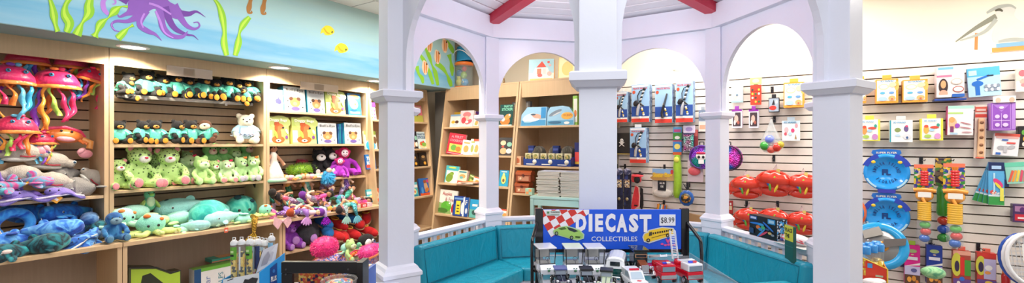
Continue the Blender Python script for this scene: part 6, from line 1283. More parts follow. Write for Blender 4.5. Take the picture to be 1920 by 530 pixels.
pk('pink bead kit with a blonde girl on the front', 'craft kit', 1776, 1824, 198, 253, [('r', 0, 0, 1, 1, C('eae4e2')), ('r', 0, .9, 1, 1, C('a8d8c8')), ('r', .0, .72, .6, .78, C('b0d07a')), ('e', .2, .4, .16, .2, C('e8b890')), ('e', .16, .52, .12, .1, C('e0a060')), ('r', .1, .1, .24, .3, C('7a3a60')), ('e', .38, .32, .1, .08, C('9a4ab8')), ('e', .7, .4, .22, .02, C('b87a80'), -.3), ('e', .7, .25, .22, .02, C('b87a80'), -.2), ('e', .75, .1, .2, .02, C('b88a90')), ('r', .1, .02, .4, .08, C('a8c8dc'))], 'd04a90', .08, ('4ab0b0_c8a0c0_d04a90', 'fineprint'), None, 'bead_kit', roll=.02)
def holes(r, q, H):
    MB().box(-q * .6, q * .6, -.03, -.002, .02 * H, .76 * H, ('e0b48a', 'wood'), .01).build('recorder_body', r)
    for k in range(5): MB().lathe([(0, 0), (.012, 0), (.012, .002), (0, .002)], C('8a5a3a'), 12).xf(Matrix.Translation((0, -.0305, (.12 + .14 * k) * H)) @ Matrix.Rotation(PI / 2, 4, 'X')).build('finger_hole', r)
    MB().ell(-.1 * q, -.02, .015 * H, q * .8, .015, .02 * H, ('d84a30', 'gloss')).build('red_foot', r)
pk('wooden recorder on a red topped card', 'recorder', 1826, 1848, 198, 297, [('r', 0, .88, 1, .98, C('d8604a')), ('r', 0, .78, 1, .84, C('d84a3a')), ('r', .1, .9, .9, .94, C('f0c8b8'))], 'ead8c8', .02, name='recorder', off=.04, dome=holes, roll=.02)
P_PUR = [('r', 0, 0, 1, 1, C('9a5cc0')), ('r', .04, .04, .8, .96, C('c8a0dc')), ('r', .06, .06, .78, .94, C('9050b8')), ('r', .84, .04, .97, .96, C('b080d0')), ('p', [(.1, .92), (.74, .92), (.42, .66)], C('a870cc')), ('r', .41, .1, .43, .62, C('d8b8e8')), ('r', .08, .34, .76, .36, C('d8b8e8')), ('e', .25, .5, .1, .07, C('dcc0ea')), ('e', .58, .5, .1, .08, C('dcc0ea')), ('e', .25, .2, .1, .07, C('dcc0ea')), ('e', .58, .2, .12, .07, C('dcc0ea')), ('e', .42, .82, .1, .05, C('e4ccf0'))]
pk('large purple box with a white line pattern', 'craft box', 1858, 1904, 192, 244, P_PUR, 'a878c8', .10, C('b088cc'), None, 'craft_box')
pk('pale top card with two small faces above the purple box', 'card', 1862, 1905, 180, 192, [('e', .22, .4, .12, .4, C('e8b8a0')), ('e', .82, .4, .12, .4, C('e8b098'))], 'ece4dc', .012, off=.13)
pk('white pack with silver toy blasters and a red top', 'toy pack', 1861, 1908, 250, 292, [('r', 0, .86, 1, 1, C('d85a4a')), ('r', .05, .78, .95, .88, C('e8b0a8')), ('e', .3, .35, .16, .1, C('a8a8ac')), ('e', .7, .4, .16, .08, C('b0b0b4'), .4), ('r', .4, .15, .55, .45, C('b8b8bc')), ('r', .5, .55, .85, .62, C('d8504a')), ('r', .3, .68, .55, .74, C('3a60b0')), ('r', .1, .04, .3, .14, C('3a6ab8'))], 'e4e2e4', .06, C('c8c8cc'), None, 'blaster_pack', roll=.08)
pk('black pack with green and yellow balls at the right picture edge', 'toy pack', 1909, 1935, 236, 276, [('e', .4, .7, .15, .12, C('6ab04a')), ('e', .5, .4, .16, .12, C('e8b040')), ('e', .4, .15, .12, .1, C('e8e0d0'))], '2a2426', .05)
# souvenir discs
def arc_text(r, t, rad, a0, a1, hgt, y, m, zc, flip=False):
    mb = MB(); n = len(t)
    for i, ch in enumerate(t):
        if ch == ' ': continue
        a = a0 + (a1 - a0) * i / (n - 1); vs, fs, asp = text_verts(ch, .03); w_ = hgt * .62 * min(1.1, max(.3, asp * 1.0)); pts = []
        for u_, v_ in vs:
            x, z_ = (u_ - .5) * w_, (v_ - .5) * hgt; rr = rad + (-z_ if flip else z_); ang = a + (x / rad if flip else -x / rad); pts.append((rr * math.cos(ang), y, zc + rr * math.sin(ang)))
        mb.add(pts, fs, m)
    mb.build('ring_lettering', r)
@kind('disc')
def _():
    r = empty('flying_disc'); R_ = .205; INK = C('0f3a78')
    MB().lathe([(0, .0), (R_ * .78, 0), (R_ * .82, -.012), (R_ * .96, -.010), (R_, .0), (R_ * .97, .025), (R_ * .9, .028), (0, .012)], ('1f96e6', 'gloss'), 40).xf(Matrix.Rotation(-PI / 2, 4, 'X')).build('disc', r)
    o = []
    for k in range(26): a = PI * (-.16 + 1.32 * k / 25); o.append((R_ * 1.08 * math.cos(a), R_ * 1.05 * math.sin(a) + (.0)))
    MB().prism([(x, z) for x, z in [(-.11, R_ * .93), (.11, R_ * .93), (.13, R_ * 1.05), (.12, R_ * 1.2), (.05, R_ * 1.26), (-.05, R_ * 1.26), (-.12, R_ * 1.2), (-.13, R_ * 1.05)]], .0, .03, C('1f6ac0')).build('hang_card', r)
    txt(r, 'SUPER FLYER', -.09, .09, R_ * 1.02, R_ * 1.12, -.001, C('f0e8d0'))
    for s in (-1, 1):
        pts = []; 
        for k in range(8): a = PI / 2 - s * PI * (.12 + .26 * k / 7); pts.append((R_ * 1.09 * math.cos(a), R_ * 1.09 * math.sin(a)))
        for k in range(8): a = PI / 2 - s * PI * (.38 - .26 * k / 7); pts.append((R_ * .84 * math.cos(a), R_ * .84 * math.sin(a)))
        mb = MB(); mb.add([(x, -.014, z) for x, z in pts], [(k, k + 1, 14 - k, 15 - k) for k in range(7)], C('2a44b0')); mb.build('rim_sticker', r)
        MB().ell(s * .115, -.016, .115, .02, .004, .017, C('e8c83a')).build('yellow_dot', r)
        pts = []
        for k in range(6): a = PI / 2 - s * PI * (.62 + .22 * k / 5); pts.append((R_ * .95 * math.cos(a), R_ * .95 * math.sin(a)))
        for k in range(6): a = PI / 2 - s * PI * (.84 - .22 * k / 5); pts.append((R_ * .86 * math.cos(a), R_ * .86 * math.sin(a)))
        MB().add([(x, -.015, z) for x, z in pts], [(k, k + 1, 10 - k, 11 - k) for k in range(5)], C('b8e0f0')).build('rim_sticker', r)
    MB().add([(x, -.016, z) for x, z in [(-.08, -.185), (.08, -.185), (.075, -.225), (-.075, -.225)]], [(0, 1, 2, 3)], C('3a3aa8')).build('foot_sticker', r)
    arc_text(r, 'AMELIA ISLAND', .105, PI * .98, PI * .02, .034, -.004, INK, 0); arc_text(r, 'FLORIDA', .105, -PI * .76, -PI * .24, .034, -.004, INK, 0, True); txt(r, 'FL', -.038, .038, -.03, .035, -.004, INK, .05)
    MB().tube([(0, .03, R_ * 1.15), (0, .10, R_ * 1.15)], .004, K_).build('hook', r)
    return r
for px, py, lb in ((1662, 323, 'blue Amelia Island souvenir flying disc, upper one'), (1662, 405, 'blue Amelia Island souvenir flying disc, lower one')):
    t0, h, z = Bpx(px, py, 5.03); place('disc', lb, 'flying disc', BP(t0, 5.03, h), (0, 0, RZB), .77, 'souvenir flying discs')
t0, h, z = Bpx(1604, 398, 5.0); r = empty('round_toy', BP(t0, 5.0, h), RZB); tag(r, 'orange and blue round toy mostly hidden by the front right post', 'round toy'); MB().ell(0, 0, 0, .08, .03, .12, ('e8703a', 'gloss')).build('shell', r); MB().ell(.01, -.022, 0, .05, .015, .08, ('3a90d0', 'gloss')).build('blue_centre', r)
# ball launcher toys
@kind('launcher')
def _():
    r = empty('ball_launcher_toy')
    MB().box(-.072, .072, 0, .012, .0, .24, ('7a4aa0_e8c83a_3a9a3a_2a4a9a_f0e0d0', 'print'), .002).build('backing_card', r); MB().box(-.072, .072, -.002, 0, .205, .24, C('ec7a5a')).build('card_top', r)
    mb = MB()
    for k in range(6): mb.lathe([(.024, 0), (.034, .012), (.024, .024)], ('e0282a', 'gloss'), 14, c=(.0, -.035, .035 + k * .024))
    mb.build('red_bellows', r); MB().lathe([(.02, .0), (.026, .03)], ('ee8a30', 'gloss'), 12, c=(0, -.035, .18)).build('nozzle', r)
    mb = MB(); mb.tube([(-.08, -.03, -.01), (0, -.045, .0), (.08, -.03, -.015)], .02, ('f0a040', 'gloss')); mb.ell(0, -.03, -.06, .07, .03, .06, ('f0a84a', 'gloss')); mb.tube([(-.02, -.06, -.08), (.0, -.07, -.13)], .014, ('f0a040', 'gloss')); mb.build('orange_collar', r)
    MB().box(-.052, .045, -.068, -.062, -.075, -.025, C('f0ece4')).build('price_sticker', r)
    mb = MB()
    for k in range(9): mb.lathe([(.05, 0), (.054, .01), (.05, .02)], ('ecb83c', 'gloss'), 18, c=(0, -.03, -.30 + k * .02))
    mb.build('yellow_tube', r); MB().lathe([(.056, -.30), (.06, -.45), (.05, -.51), (.03, -.52)], ('d0dce0', 'clear'), 18, c=(0, -.03, 0)).build('clear_tube', r)
    for z_, c_, x in ((-.345, '5ac040', .005), (-.41, 'dc342a', .01), (-.475, '2a6ac8', 0)): MB().ell(x, -.03, z_, .042, .042, .038, (c_, 'gloss')).build('ball', r)
    MB().tube([(0, .01, .22), (0, .09, .22)], .004, K_).build('hook', r); return r
for px, py, d, lb, sc in ((1732, 354, 5.02, 'yellow ball launcher toy on a purple card, left of two', .84), (1789, 356, 4.98, 'yellow ball launcher toy on a purple card, right of two', .88)):
    t0, h, z = Bpx(px, py, d); place('launcher', lb, 'ball launcher', BP(t0, d, h), (0, 0, RZB), sc, 'ball launcher toys')
t0, h, z = Bpx(1770, 400, 5.06); r = empty('ball_launcher_toy', BP(t0, 5.08, h), RZB); tag(r, 'green ball launcher toy showing behind the right yellow one', 'ball launcher')
MB().lathe([(.035, -.02), (.045, .0), (.04, .20), (.03, .22)], ('3a9a3a', 'gloss'), 16).build('green_tube', r); MB().box(-.05, .05, .0, .01, .22, .45, ('6a5a4a_c8a040_4a7a3a_3a2a3a', 'print')).build('backing_card', r)
for z_, c_ in ((-.06, 'c8402a'), (-.13, '2a5ac0'), (-.2, '3a9a3a')): MB().ell(0, 0, z_, .04, .04, .036, (c_, 'gloss')).build('ball', r)
MB().tube([(0, .01, .43), (0, .06, .43)], .004, K_).build('hook', r)
# fan of toy sword cards
for k in range(4):
    x1 = [1852, 1862, 1872, 1883][k]; lb = ['green and blue glow stick card, rearmost and most tilted of the fan', 'green and blue glow stick card, second from the back of the fan', 'green and blue glow stick card, third from the back of the fan', 'green and blue glow stick card at the front, lettered GLOW'][k]
    spec = [('r', 0, 0, 1, 1, C('58a8d8')), ('r', 0, .8, 1, 1, C('1c2a5a')), ('r', 0, 0, 1, .2, C('3a9a4a')), ('r', .0, .2, 1, .24, C('d8e8f0')), ('e', .3, .3, .2, .05, C('d8504a')), ('r', .2, .84, .8, .92, C('a8c8e8')), ('r', .3, .3, .42, .75, C('e8e8a0' if k < 3 else 'b0d8e8'))]
    if k == 3: spec += [('e', .6, .52, .2, .12, C('d8407a'), .6), ('e', .62, .45, .1, .1, C('e0d040'), .6), ('r', .72, .1, .95, .4, C('e4dc5a')), ('t', 'GLOW', .2, .24, .7, .3, C('f4f0e0'), .03)]
    pk(lb, 'toy card', x1 - 30, x1, 304, 378 + k * 2, spec, '4a98c8', .012, name='glow_stick_card', off=.03 + .025 * k, roll=.30 - .1 * k, group='fan of glow stick cards')
pk('mint green pack of crayons in a clear bag', 'crayon pack', 1888, 1930, 304, 344, [('r', 0, .8, 1, 1, C('6ac8a8'))] + [('p', [(.05 + .17 * i, .1), (.17 + .17 * i, .1), (.4 + .14 * i, .6), (.3 + .14 * i, .65)], C(['e8604a', 'f0a040', 'e8d050', 'd8506a', 'e88a6a'][i])) for i in range(5)], '9cd8c4', .04, name='crayon_pack', roll=-.1)
pk('small crumpled blue foil pack behind the crayon pack', 'pack', 1880, 1892, 318, 350, [('e', .5, .6, .3, .2, C('4a8ac0'))], '2a3a6a', .03)
pk('dark purple pack with a red box at the right picture edge', 'toy pack', 1899, 1935, 383, 417, [('r', .1, .1, 1, .45, C('c8283a')), ('r', .1, .6, 1, .9, C('a878a0')), ('e', .5, .7, .15, .15, C('5a2a6a')), ('r', .25, .2, .9, .3, C('f0d8d8'))], '4a3060', .06, C('8a6a90'))
P_JACK = lambda c: [('r', 0, .45, 1, 1, C(c)), ('r', 0, 0, 1, .46, C('c8c0e0')), ('p', [(0, .45), (1, .5), (1, .56), (0, .45)], C('f0ece8')), ('e', .5, .85, .3, .05, C('a8b878')), ('r', .15, .62, .85, .7, C('e8e4ec')), ('e', .6, .36, .2, .05, C('5a5a90')), ('r', 0, 0, 1, .24, C('5a3a2a')), ('e', .3, .12, .14, .07, C('e8a040')), ('e', .6, .15, .14, .07, C('d08a30')), ('e', .8, .07, .1, .05, C('c87a30')), ('e', .5, .76, .1, .015, C('e8c8a0'))]
pk('hot pink game pack with a lime edge', 'game pack', 1696, 1725, 459, 532, P_JACK('e0208c'), 'c81c80', .05, C('c8208a'), 'a8c838', name='game_pack'); pk('dark navy pack behind the hot pink game pack', 'game pack', 1686, 1700, 452, 500, [('r', .1, .6, .6, .8, C('4a6ab8'))], '1f2a5a', .03, name='game_pack', off=.01)
pk('navy blue game pack right of the hot pink one', 'game pack', 1737, 1767, 460, 532, P_JACK('1f3a98'), '1c2f80', .06, C('7a2a40'), None, name='game_pack')
pk('red topped ball launcher card, left of two in the bottom row', 'toy card', 1787, 1820, 470, 535, [('r', 0, .88, 1, 1, C('f0a890')), ('e', .2, .6, .3, .34, C('d8d048')), ('e', .22, .55, .14, .16, C('3a2a4a')), ('r', .4, .3, .65, .82, C('e0302c')), ('r', .65, .3, 1, .75, C('4a9a3a')), ('r', 0, 0, 1, .2, C('6a4a90')), ('e', .5, .2, .15, .06, C('3a70d0')), ('e', .3, .08, .1, .05, C('f0e8e0'))], 'b04a3a', .06, ('b04a3a_e8c83a_3a9a3a', 'fineprint'), 'e8604a', name='ball_toy_card')
pk('red topped ball launcher card, right of two in the bottom row', 'toy card', 1832, 1868, 474, 535, [('r', 0, .86, 1, 1, C('d83a30')), ('e', .2, .6, .28, .3, C('d8d048')), ('e', .2, .56, .14, .16, C('3a2a4a')), ('r', .35, .2, .98, .82, C('c0b8dc')), ('e', .6, .55, .2, .08, C('f0ece8'), .5), ('e', .55, .4, .16, .05, C('e89a50')), ('r', 0, 0, 1, .18, C('6a4a90')), ('e', .6, .1, .2, .05, C('e8c84a'))], 'c8403a', .06, ('b04a3a_e8c83a_3a9a3a', 'fineprint'), 'e8604a', name='ball_toy_card')
# racket frames
for k in range(3):
    t0, h, z = Bpx(1932 + k * 5, 520, 4.95 - .04 * k); r = empty('badminton_racket', BP(t0, 4.95 - .04 * k, h), rot=(0, -.15 + .05 * k, RZB)); tag(r, ['blue rimmed racket, rearmost of three at the right picture edge', 'white rimmed racket, middle of three at the right picture edge', 'white rimmed racket with a paper label, in front at the right picture edge'][k], 'racket', 'rackets at the right picture edge')
    MB().tube([(.14 * math.cos(a), 0, .13 + .19 * math.sin(a)) for a in [2 * PI * i / 24 for i in range(25)]], .013, [('1f4fb0', 'gloss'), ('e8eaf0', 'gloss'), ('eef0f4', 'gloss')][k]).build('head_frame', r)
    mb = MB()
    for i in range(-5, 6): e_ = math.sqrt(max(0, 1 - (i / 6) ** 2)); mb.tube([(i * .023, 0, .13 - .185 * e_), (i * .023, 0, .13 + .185 * e_)], .0012, ('e0e4ea', 'card'), 4); mb.tube([(-.138 * e_, 0, .13 + i * .031), (.138 * e_, 0, .13 + i * .031)], .0012, ('e0e4ea', 'card'), 4)
    mb.build('strings', r); MB().tube([(0, 0, -.06), (0, 0, -.30)], .013, ('1f4fb0', 'gloss')).build('handle', r)
    if k == 2: MB().box(-.06, .1, -.012, -.010, .12, .24, C('eef0ee')).build('paper_label', r)
r = empty('red_bat', BP(Bpx(1886, 512, 5.05)[0], 5.05, Bpx(1886, 512, 5.05)[1] - .2), RZB); tag(r, 'thin red bat with an orange tip between card and rackets', 'bat'); MB().lathe([(.0, -.2), (.022, -.2), (.026, .18), (.02, .2), (0, .2)], ('c8242a', 'gloss'), 14).build('barrel', r); MB().lathe([(.021, .2), (.02, .225), (0, .23)], ('ee8a3a', 'gloss'), 14).build('tip', r)
# display stand at the lower right with big disc, tubes and red box
r = empty('display_table', BP(1.82, 4.45, 0), RZB); tag(r, 'low wooden display table below the discs', 'table'); MB().box(-.45, .75, -.32, .3, .49, .52, WOODE, .004).build('table_top', r)
for x in (-.4, .7):
    for y in (-.28, .26): MB().box(x - .02, x + .02, y - .02, y + .02, 0, .489, WOODE).build('leg', r)
t0, h, z = Bpx(1648, 502, 4.5); r = empty('toy_shield_disc', BP(t0, 4.5, h - .06), rot=(-.25, 0, RZB)); tag(r, 'large cyan ring toy with grey panels, standing behind the red box', 'ring toy')
MB().lathe([(.16, -.01), (.18, -.02), (.235, -.015), (.245, .0), (.235, .02), (.16, .02)], ('1fa0dc', 'gloss'), 36).xf(Matrix.Rotation(-PI / 2, 4, 'X')).build('ring', r); MB().lathe([(0, -.012), (.16, -.012), (.165, .0), (.0, .0)], ('8a8a88', 'gloss'), 30).xf(Matrix.Rotation(-PI / 2, 4, 'X')).build('grey_plate', r)
MB().prism([(.02, -.02), (.21, .03), (.22, .10), (.04, .07)], -.03, -.021, ('6a6460', 'gloss')).build('panel', r); MB().prism([(-.12, .06), (.04, .12), (.0, .2), (-.14, .14)], -.03, -.021, ('b0aaa0', 'gloss')).build('panel', r); MB().lathe([(0, -.02), (.05, -.02), (.055, 0), (0, 0)], ('d8902a', 'gloss'), 20, c=(.03, 0, 0)).xf(Matrix.Rotation(-PI / 2, 4, 'X')).build('hub', r); MB().lathe([(0, -.024), (.03, -.024), (0, -.02)], ('3a8a5a', 'gloss'), 16, c=(.03, 0, 0)).xf(Matrix.Rotation(-PI / 2, 4, 'X')).build('hub_button', r)
r.location.z = .521 + .185; r.scale = (.74, .74, .74)
pk('grey framed toy pack hanging behind the cyan ring', 'toy pack', 1632, 1664, 446, 500, [('p', [(.0, 0), (.2, .9), (.8, .9), (1, 0)], C('8a9098')), ('r', .25, .7, .75, .86, C('4a6a9a')), ('r', .3, .5, .7, .6, C('c8d4e0'))], '5a6068', .04)
for i_, (px, py, d) in enumerate([(1612, 492, 4.05), (1624, 493, 4.02), (1637, 490, 4.05), (1649, 488, 4.08), (1616, 486, 4.12), (1630, 485, 4.12), (1643, 483, 4.14)]):
    t0, h, z = Bpx(px, py, d); r = empty('bubble_tube', BP(t0, d, .521), RZB); tag(r, 'clear tube with blue cap and yellow bottom, %s' % ['front row, against the post', 'front row, second from the post', 'front row, third from the post', 'front row, rightmost', 'back row, nearest the post', 'back row, middle', 'back row, rightmost'][i_], 'tube', 'blue capped tubes in the red box')
    MB().lathe([(0, 0), (.026, 0), (.026, .20), (0, .20)], ('e0c04a', 'gloss'), 14).build('yellow_body', r); MB().lathe([(.026, .2), (.026, .27)], ('c8d8e0', 'clear'), 14).build('clear_band', r); MB().lathe([(.028, .265), (.029, .31), (.022, .32), (0, .32)], ('2f8fd8', 'gloss'), 14).build('cap', r)
    r.location.z = h - .20
t0, h, z = Bpx(1636, 528, 3.94)
r = empty('header_box', BP(t0, 3.92, .30), RZB + .0); tag(r, 'red display box with slanted top lettered Animal, in front of the tubes', 'display box'); a0 = Bpx(1606, 500, 3.92)[0] - t0; a1 = Bpx(1664, 500, 3.92)[0] - t0
zt0 = Bpx(1606, 478, 3.92)[1] - .30; zt1 = Bpx(1664, 504, 3.92)[1] - .30
MB().prism([(a0, 0), (a1, 0), (a1, zt1), (a0, zt0)], 0, .008, C('dc3a22')).box(a0, a1, .29, .30, 0, zt1 * .8, C('dc3a22')).box(a1 - .006, a1, 0, .3, 0, zt1, C('e88a30')).box(a0, a0 + .006, 0, .3, 0, zt1, C('dc3a22')).build('carton', r); MB().tube([(a0, -.001, zt0), (a1, -.001, zt1), (a1, -.001, 0)], .004, C('f0c83a')).build('yellow_edge', r)
w_ = a1 - a0; txt(r, 'LIGHT', a0 + .01, a0 + w_ * .3, zt1 - .0, zt1 + .05, -.002, C('e8d84a'), .05); txt(r, 'EARTH', a0 + .01, a0 + w_ * .3, zt1 - .06, zt1 - .01, -.002, C('e8d84a'), .05); txt(r, 'Animal', a0 + w_ * .1, a0 + w_ * .5, zt1 - .125, zt1 - .075, -.002, C('f0e060'), .04)
for k in range(5): MB().box(a0 + w_ * .62, a0 + w_ * (.86 + .06 * (k % 2)), -.0016, -.0008, zt1 - .06 - .024 * k, zt1 - .048 - .024 * k, C('b8c8a8')).build('small_print_line', r)
MB().box(a0 + w_ * .36, a0 + w_ * .52, -.0022, -.001, zt1 - .005, zt1 + .025, C('4a9ad8')).build('blue_badge', r)
r = empty('white_cloth_pack', BP(Bpx(1638, 530, 3.8)[0], 3.84, Bpx(1638, 524, 3.84)[1] - .02), RZB); tag(r, 'crumpled white plastic pack at the bottom edge beside the red box', 'pack'); MB().ell(0, 0, 0, .06, .04, .03, ('ece8e4', 'satin')).ell(.03, .01, .012, .04, .03, .02, ('e6e2de', 'satin')).build('wrapper', r); MB().box(-.02, .02, -.045, -.04, -.01, .01, C('d8c8c8')).build('label', r)
t0, h, z = Bpx(1750, 530, 4.5); r = empty('green_plush', BP(t0, 4.5, h - .04), RZB); tag(r, 'pale green fuzzy toy top showing at the bottom edge below the game packs', 'plush toy'); MB().ell(0, 0, 0, .14, .1, .09, ('7fc08a_a8d8a0_5aa07a', 'dye')).build('body', r); MB().ell(-.1, -.03, .01, .05, .05, .05, ('8fca90', 'fur')).build('head', r)
r.location.z = .55; r.scale = (.5, .5, .5)
# boxed toy, cloth pack and green card standing on the railing behind the right bench
def on_rail(k, px):                                      # point on the top rail of side k in column px
    m = vtx(k), vtx(k + 1); best = min(range(1001), key=lambda i: abs(CX + F * (m[0].x + (m[1].x - m[0].x) * i / 1000) / (m[0].y + (m[1].y - m[0].y) * i / 1000) - px)); return m[0].lerp(m[1], best / 1000)
v0, v1 = vtx(3), vtx(2); ang = math.atan2((v1 - v0).y, (v1 - v0).x)
p = on_rail(2, 1436); zz = p.y; toybox(None, ang, Vector((p.x, p.y, .801)) + Vector((math.cos(ang + PI / 2), math.sin(ang + PI / 2), 0)) * -.03, .27, .09, .155, 'black boxed construction toy with blue blades, standing on the white railing', 'toy box', '15181f',
    [('r', .03, .78, .3, .95, C('2a5aa8')), ('r', .06, .82, .27, .91, C('c8d8f0')), ('r', .7, .72, .96, .95, C('3a9ad8')), ('r', .74, .77, .92, .9, C('a8d8f0')), ('e', .3, .62, .26, .05, C('2a7ad8'), .05), ('e', .72, .58, .22, .05, C('2a7ad8'), -.5), ('e', .46, .6, .12, .05, C('3aa0e0')), ('e', .36, .46, .08, .09, C('d87a3a')), ('e', .54, .48, .08, .09, C('4ab07a')), ('e', .45, .38, .08, .07, C('3a8ac8')), ('e', .56, .2, .18, .05, C('d84a6a'), .5), ('e', .48, .22, .2, .045, C('3a90d8'), .7), ('r', .03, .12, .2, .36, C('2a4a78')), ('e', .8, .3, .07, .06, C('c8b070')), ('e', .9, .24, .06, .05, C('8a98a8')), ('r', .65, .42, .78, .5, C('3a5a88'))], side=('15181f_3a9ad8_c8d0d8_1f2f48', 'fineprint'), name='construction_toy_box')
p = on_rail(2, 1490); r = empty('striped_cloth_pack', (p.x + .02, p.y + .02, .801), ang); tag(r, 'white cloth pack with red and blue marks lying on the railing', 'cloth pack'); MB().ell(0, 0, .035, .11, .06, .038, ('ece4e4', 'satin')).build('folded_cloth', r)
MB().tube([(-.09, -.03, .05), (0, -.045, .06), (.09, -.035, .04)], .004, ('d8304a', 'satin')).tube([(-.08, -.045, .035), (.02, -.058, .04), (.1, -.035, .028)], .004, ('d8304a', 'satin')).build('red_stripes', r); MB().ell(-.07, -.05, .025, .014, .008, .01, ('2a3a9a', 'satin')).ell(.03, -.06, .02, .008, .006, .006, ('2a3a9a', 'satin')).build('blue_marks', r)
r = empty('teal_folder', (p.x, p.y - .0, .8005), ang); tag(r, 'flat teal folder under the white cloth pack', 'folder'); MB().box(-.12, .14, -.06, .05, -.0004, .002, C('2a98a8')).build('cover', r); MB().box(-.118, .138, -.058, .048, .002, .003, C('e8e8e4')).build('pages', r)
p = on_rail(2, 1512); toybox(None, ang - .25, Vector((p.x - .03, p.y + .0, .72)) + Vector((math.cos(ang - PI / 2), math.sin(ang - PI / 2), 0)) * .10, .10, .02, .235, 'yellow and dark green sign card lettered PLACE HERE beside the front right post', 'sign', '1f5a50', [('r', 0, .58, 1, 1, C('d8dc3a')), ('t', 'PLACE', .1, .82, .9, .93, K_, .03), ('t', 'THE', .1, .66, .6, .77, K_, .03), ('r', 0, .42, 1, .44, C('3a7a6c'))], name='sign_card')

# ================================================================== foreground
def CP(px, py, z): return Vector(((px - CX) / F * z, z, EYE + (HY - py) / F * z))
# boxes in the open cubbies below the decks
s_, h, z = Lpx(290, 530, 4.22)
r = empty('toy_box', LP(s_, 4.2, .101), RZL); tag(r, 'lime and black toy box with a sloping top, below the aqua plush', 'toy box'); H = Lpx(290, 500, 4.22)[1] - .1; q = (Lpx(338, 515, 4.22)[0] - Lpx(240, 515, 4.22)[0]) / 2
MB().prism([(-q, 0), (q, 0), (q, H * .86), (q * .6, H * .86), (0, H), (-q, H * 1.08)], 0, .12, C('4a4c30')).build('carton', r)
mb = MB().prism([(-q + .015, 0), (q - .006, 0), (q - .006, H * .85), (q * .58, H * .83), (0, H * .97), (-q + .015, H * 1.04)], -.0012, 0, C('a8c83a')); mb.build('front_print', r)
MB().prism([(-q * .7, H * .5), (-q * .5, H * .9), (-q * .2, H * .92), (q * .3, H * .7), (q * .3, H * .5)], -.0022, -.0013, C('2c3020')).build('window', r); MB().tube([(-q, -.002, H * 1.08), (0, -.002, H), (q * .6, -.002, H * .86), (q, -.002, H * .86)], .004, K_).build('edge_line', r)
s0, h0, _ = Lpx(362, 530, 4.24); s1, h1, _ = Lpx(440, 500, 4.24); H = Lpx(400, 498, 4.24)[1] - .1; q = (s1 - s0) / 2
r = empty('toy_box', LP((s0 + s1) / 2, 4.22, .101), RZL); tag(r, 'white game box with green top and blue end, left of the tubes', 'toy box')
MB().box(-q, q, 0, .10, 0, H, C('e6e4e0'), .002).build('carton', r); MB().box(-q, -q + .05, -.0015, -.0005, 0, H, C('1a4a7a')).box(-q + .05, q, -.0015, -.0005, H * .93, H, C('6ab03a')).box(-q, q, .0, .1, H + .0002, H + .001, C('7ab84a')).build('front_print', r)
mb = MB(); put_text(mb, 'bar', 0, .09, 0, .045, 0, C('7a8ab8'), .0); mb.xf(Matrix.Translation((-q + .12, -.0018, H * .55)) @ Matrix.Rotation(-PI / 2, 4, 'Y')).build('lettering', r)
mb = MB(); put_text(mb, 'ALPS', 0, .12, 0, .04, 0, C('3a8a98'), .0); mb.xf(Matrix.Translation((-q + .22, -.0018, H * .5)) @ Matrix.Rotation(-PI / 2, 4, 'Y')).build('lettering', r)
MB().prism([(q * .35, H * .4), (q * .42, H * .78), (q * .48, H * .4)], -.0022, -.0015, C('4a5060')).build('tower_picture', r)
s_, h, z = Lpx(450, 492, 4.3); r = empty('flat_box', LP(s_, 4.42, H + .105), RZL); tag(r, 'flat teal and orange box lying on the white game box', 'box'); MB().box(-.22, .10, -.1, .03, 0, .03, C('3aa08a'), .002).box(-.22, .10, -.1005, -.1, .004, .012, C('e07a4a')).build('carton', r); MB().box(-.15, .05, -.08, .02, .0301, .031, C('e8b078')).build('top_print', r)
# cushions in a bin
t0, h, z = Lpx(650, 520, 3.72); r = empty('bin', LP(t0, 3.72, 0), RZL); tag(r, 'round patterned bin holding the pink cushions', 'bin')
MB().lathe([(.30, 0), (.33, .40), (.335, .41), (.32, .41), (.29, .02), (0, .02)], ('6a5ab0_e88a5a_3a60b0_c8b0d0', 'fineprint'), 28, sx=1.0, sy=.7).build('basket', r); MB().lathe([(.33, .40), (.345, .41), (.33, .425)], ('e8824a', 'satin'), 28, sy=.7).build('rim', r)
PLU('pink_cushion', 'hot pink fluffy cushion, left one above the black frame', 'cushion', 609, 0, 3.72, None, 0, py=486, sc=.98)
PLU('pink_cushion2', 'hot pink fluffy cushion with a white care label, half behind the post', 'cushion', 696, 0, 3.72, None, 0, py=488, sc=1.0)
for key, px, py, d, sc, lb, cat in [('puppet_bw', 686, 462, 3.95, .95, 'black and white penguin plush on top of the second pink cushion', 'penguin toy'), ('green_frog', 655, 488, 3.86, .8, 'pale green frog plush wedged between the pink cushions', 'frog toy'), ('octo_mint', 648, 474, 3.95, .7, 'mint octopus plush between the pink cushions', 'octopus toy'),
                               ('crab', 664, 480, 3.82, .5, 'small orange crab plush between the pink cushions', 'crab toy'), ('bird_green', 672, 478, 3.88, .7, 'small green bird plush beside the second pink cushion', 'bird toy'), ('seal', 700, 470, 4.05, .8, 'dark blue seal plush behind the penguin plush', 'seal toy')]:
    PLU(key, lb, cat, px, 0, d, None, .2, py=py, sc=sc)
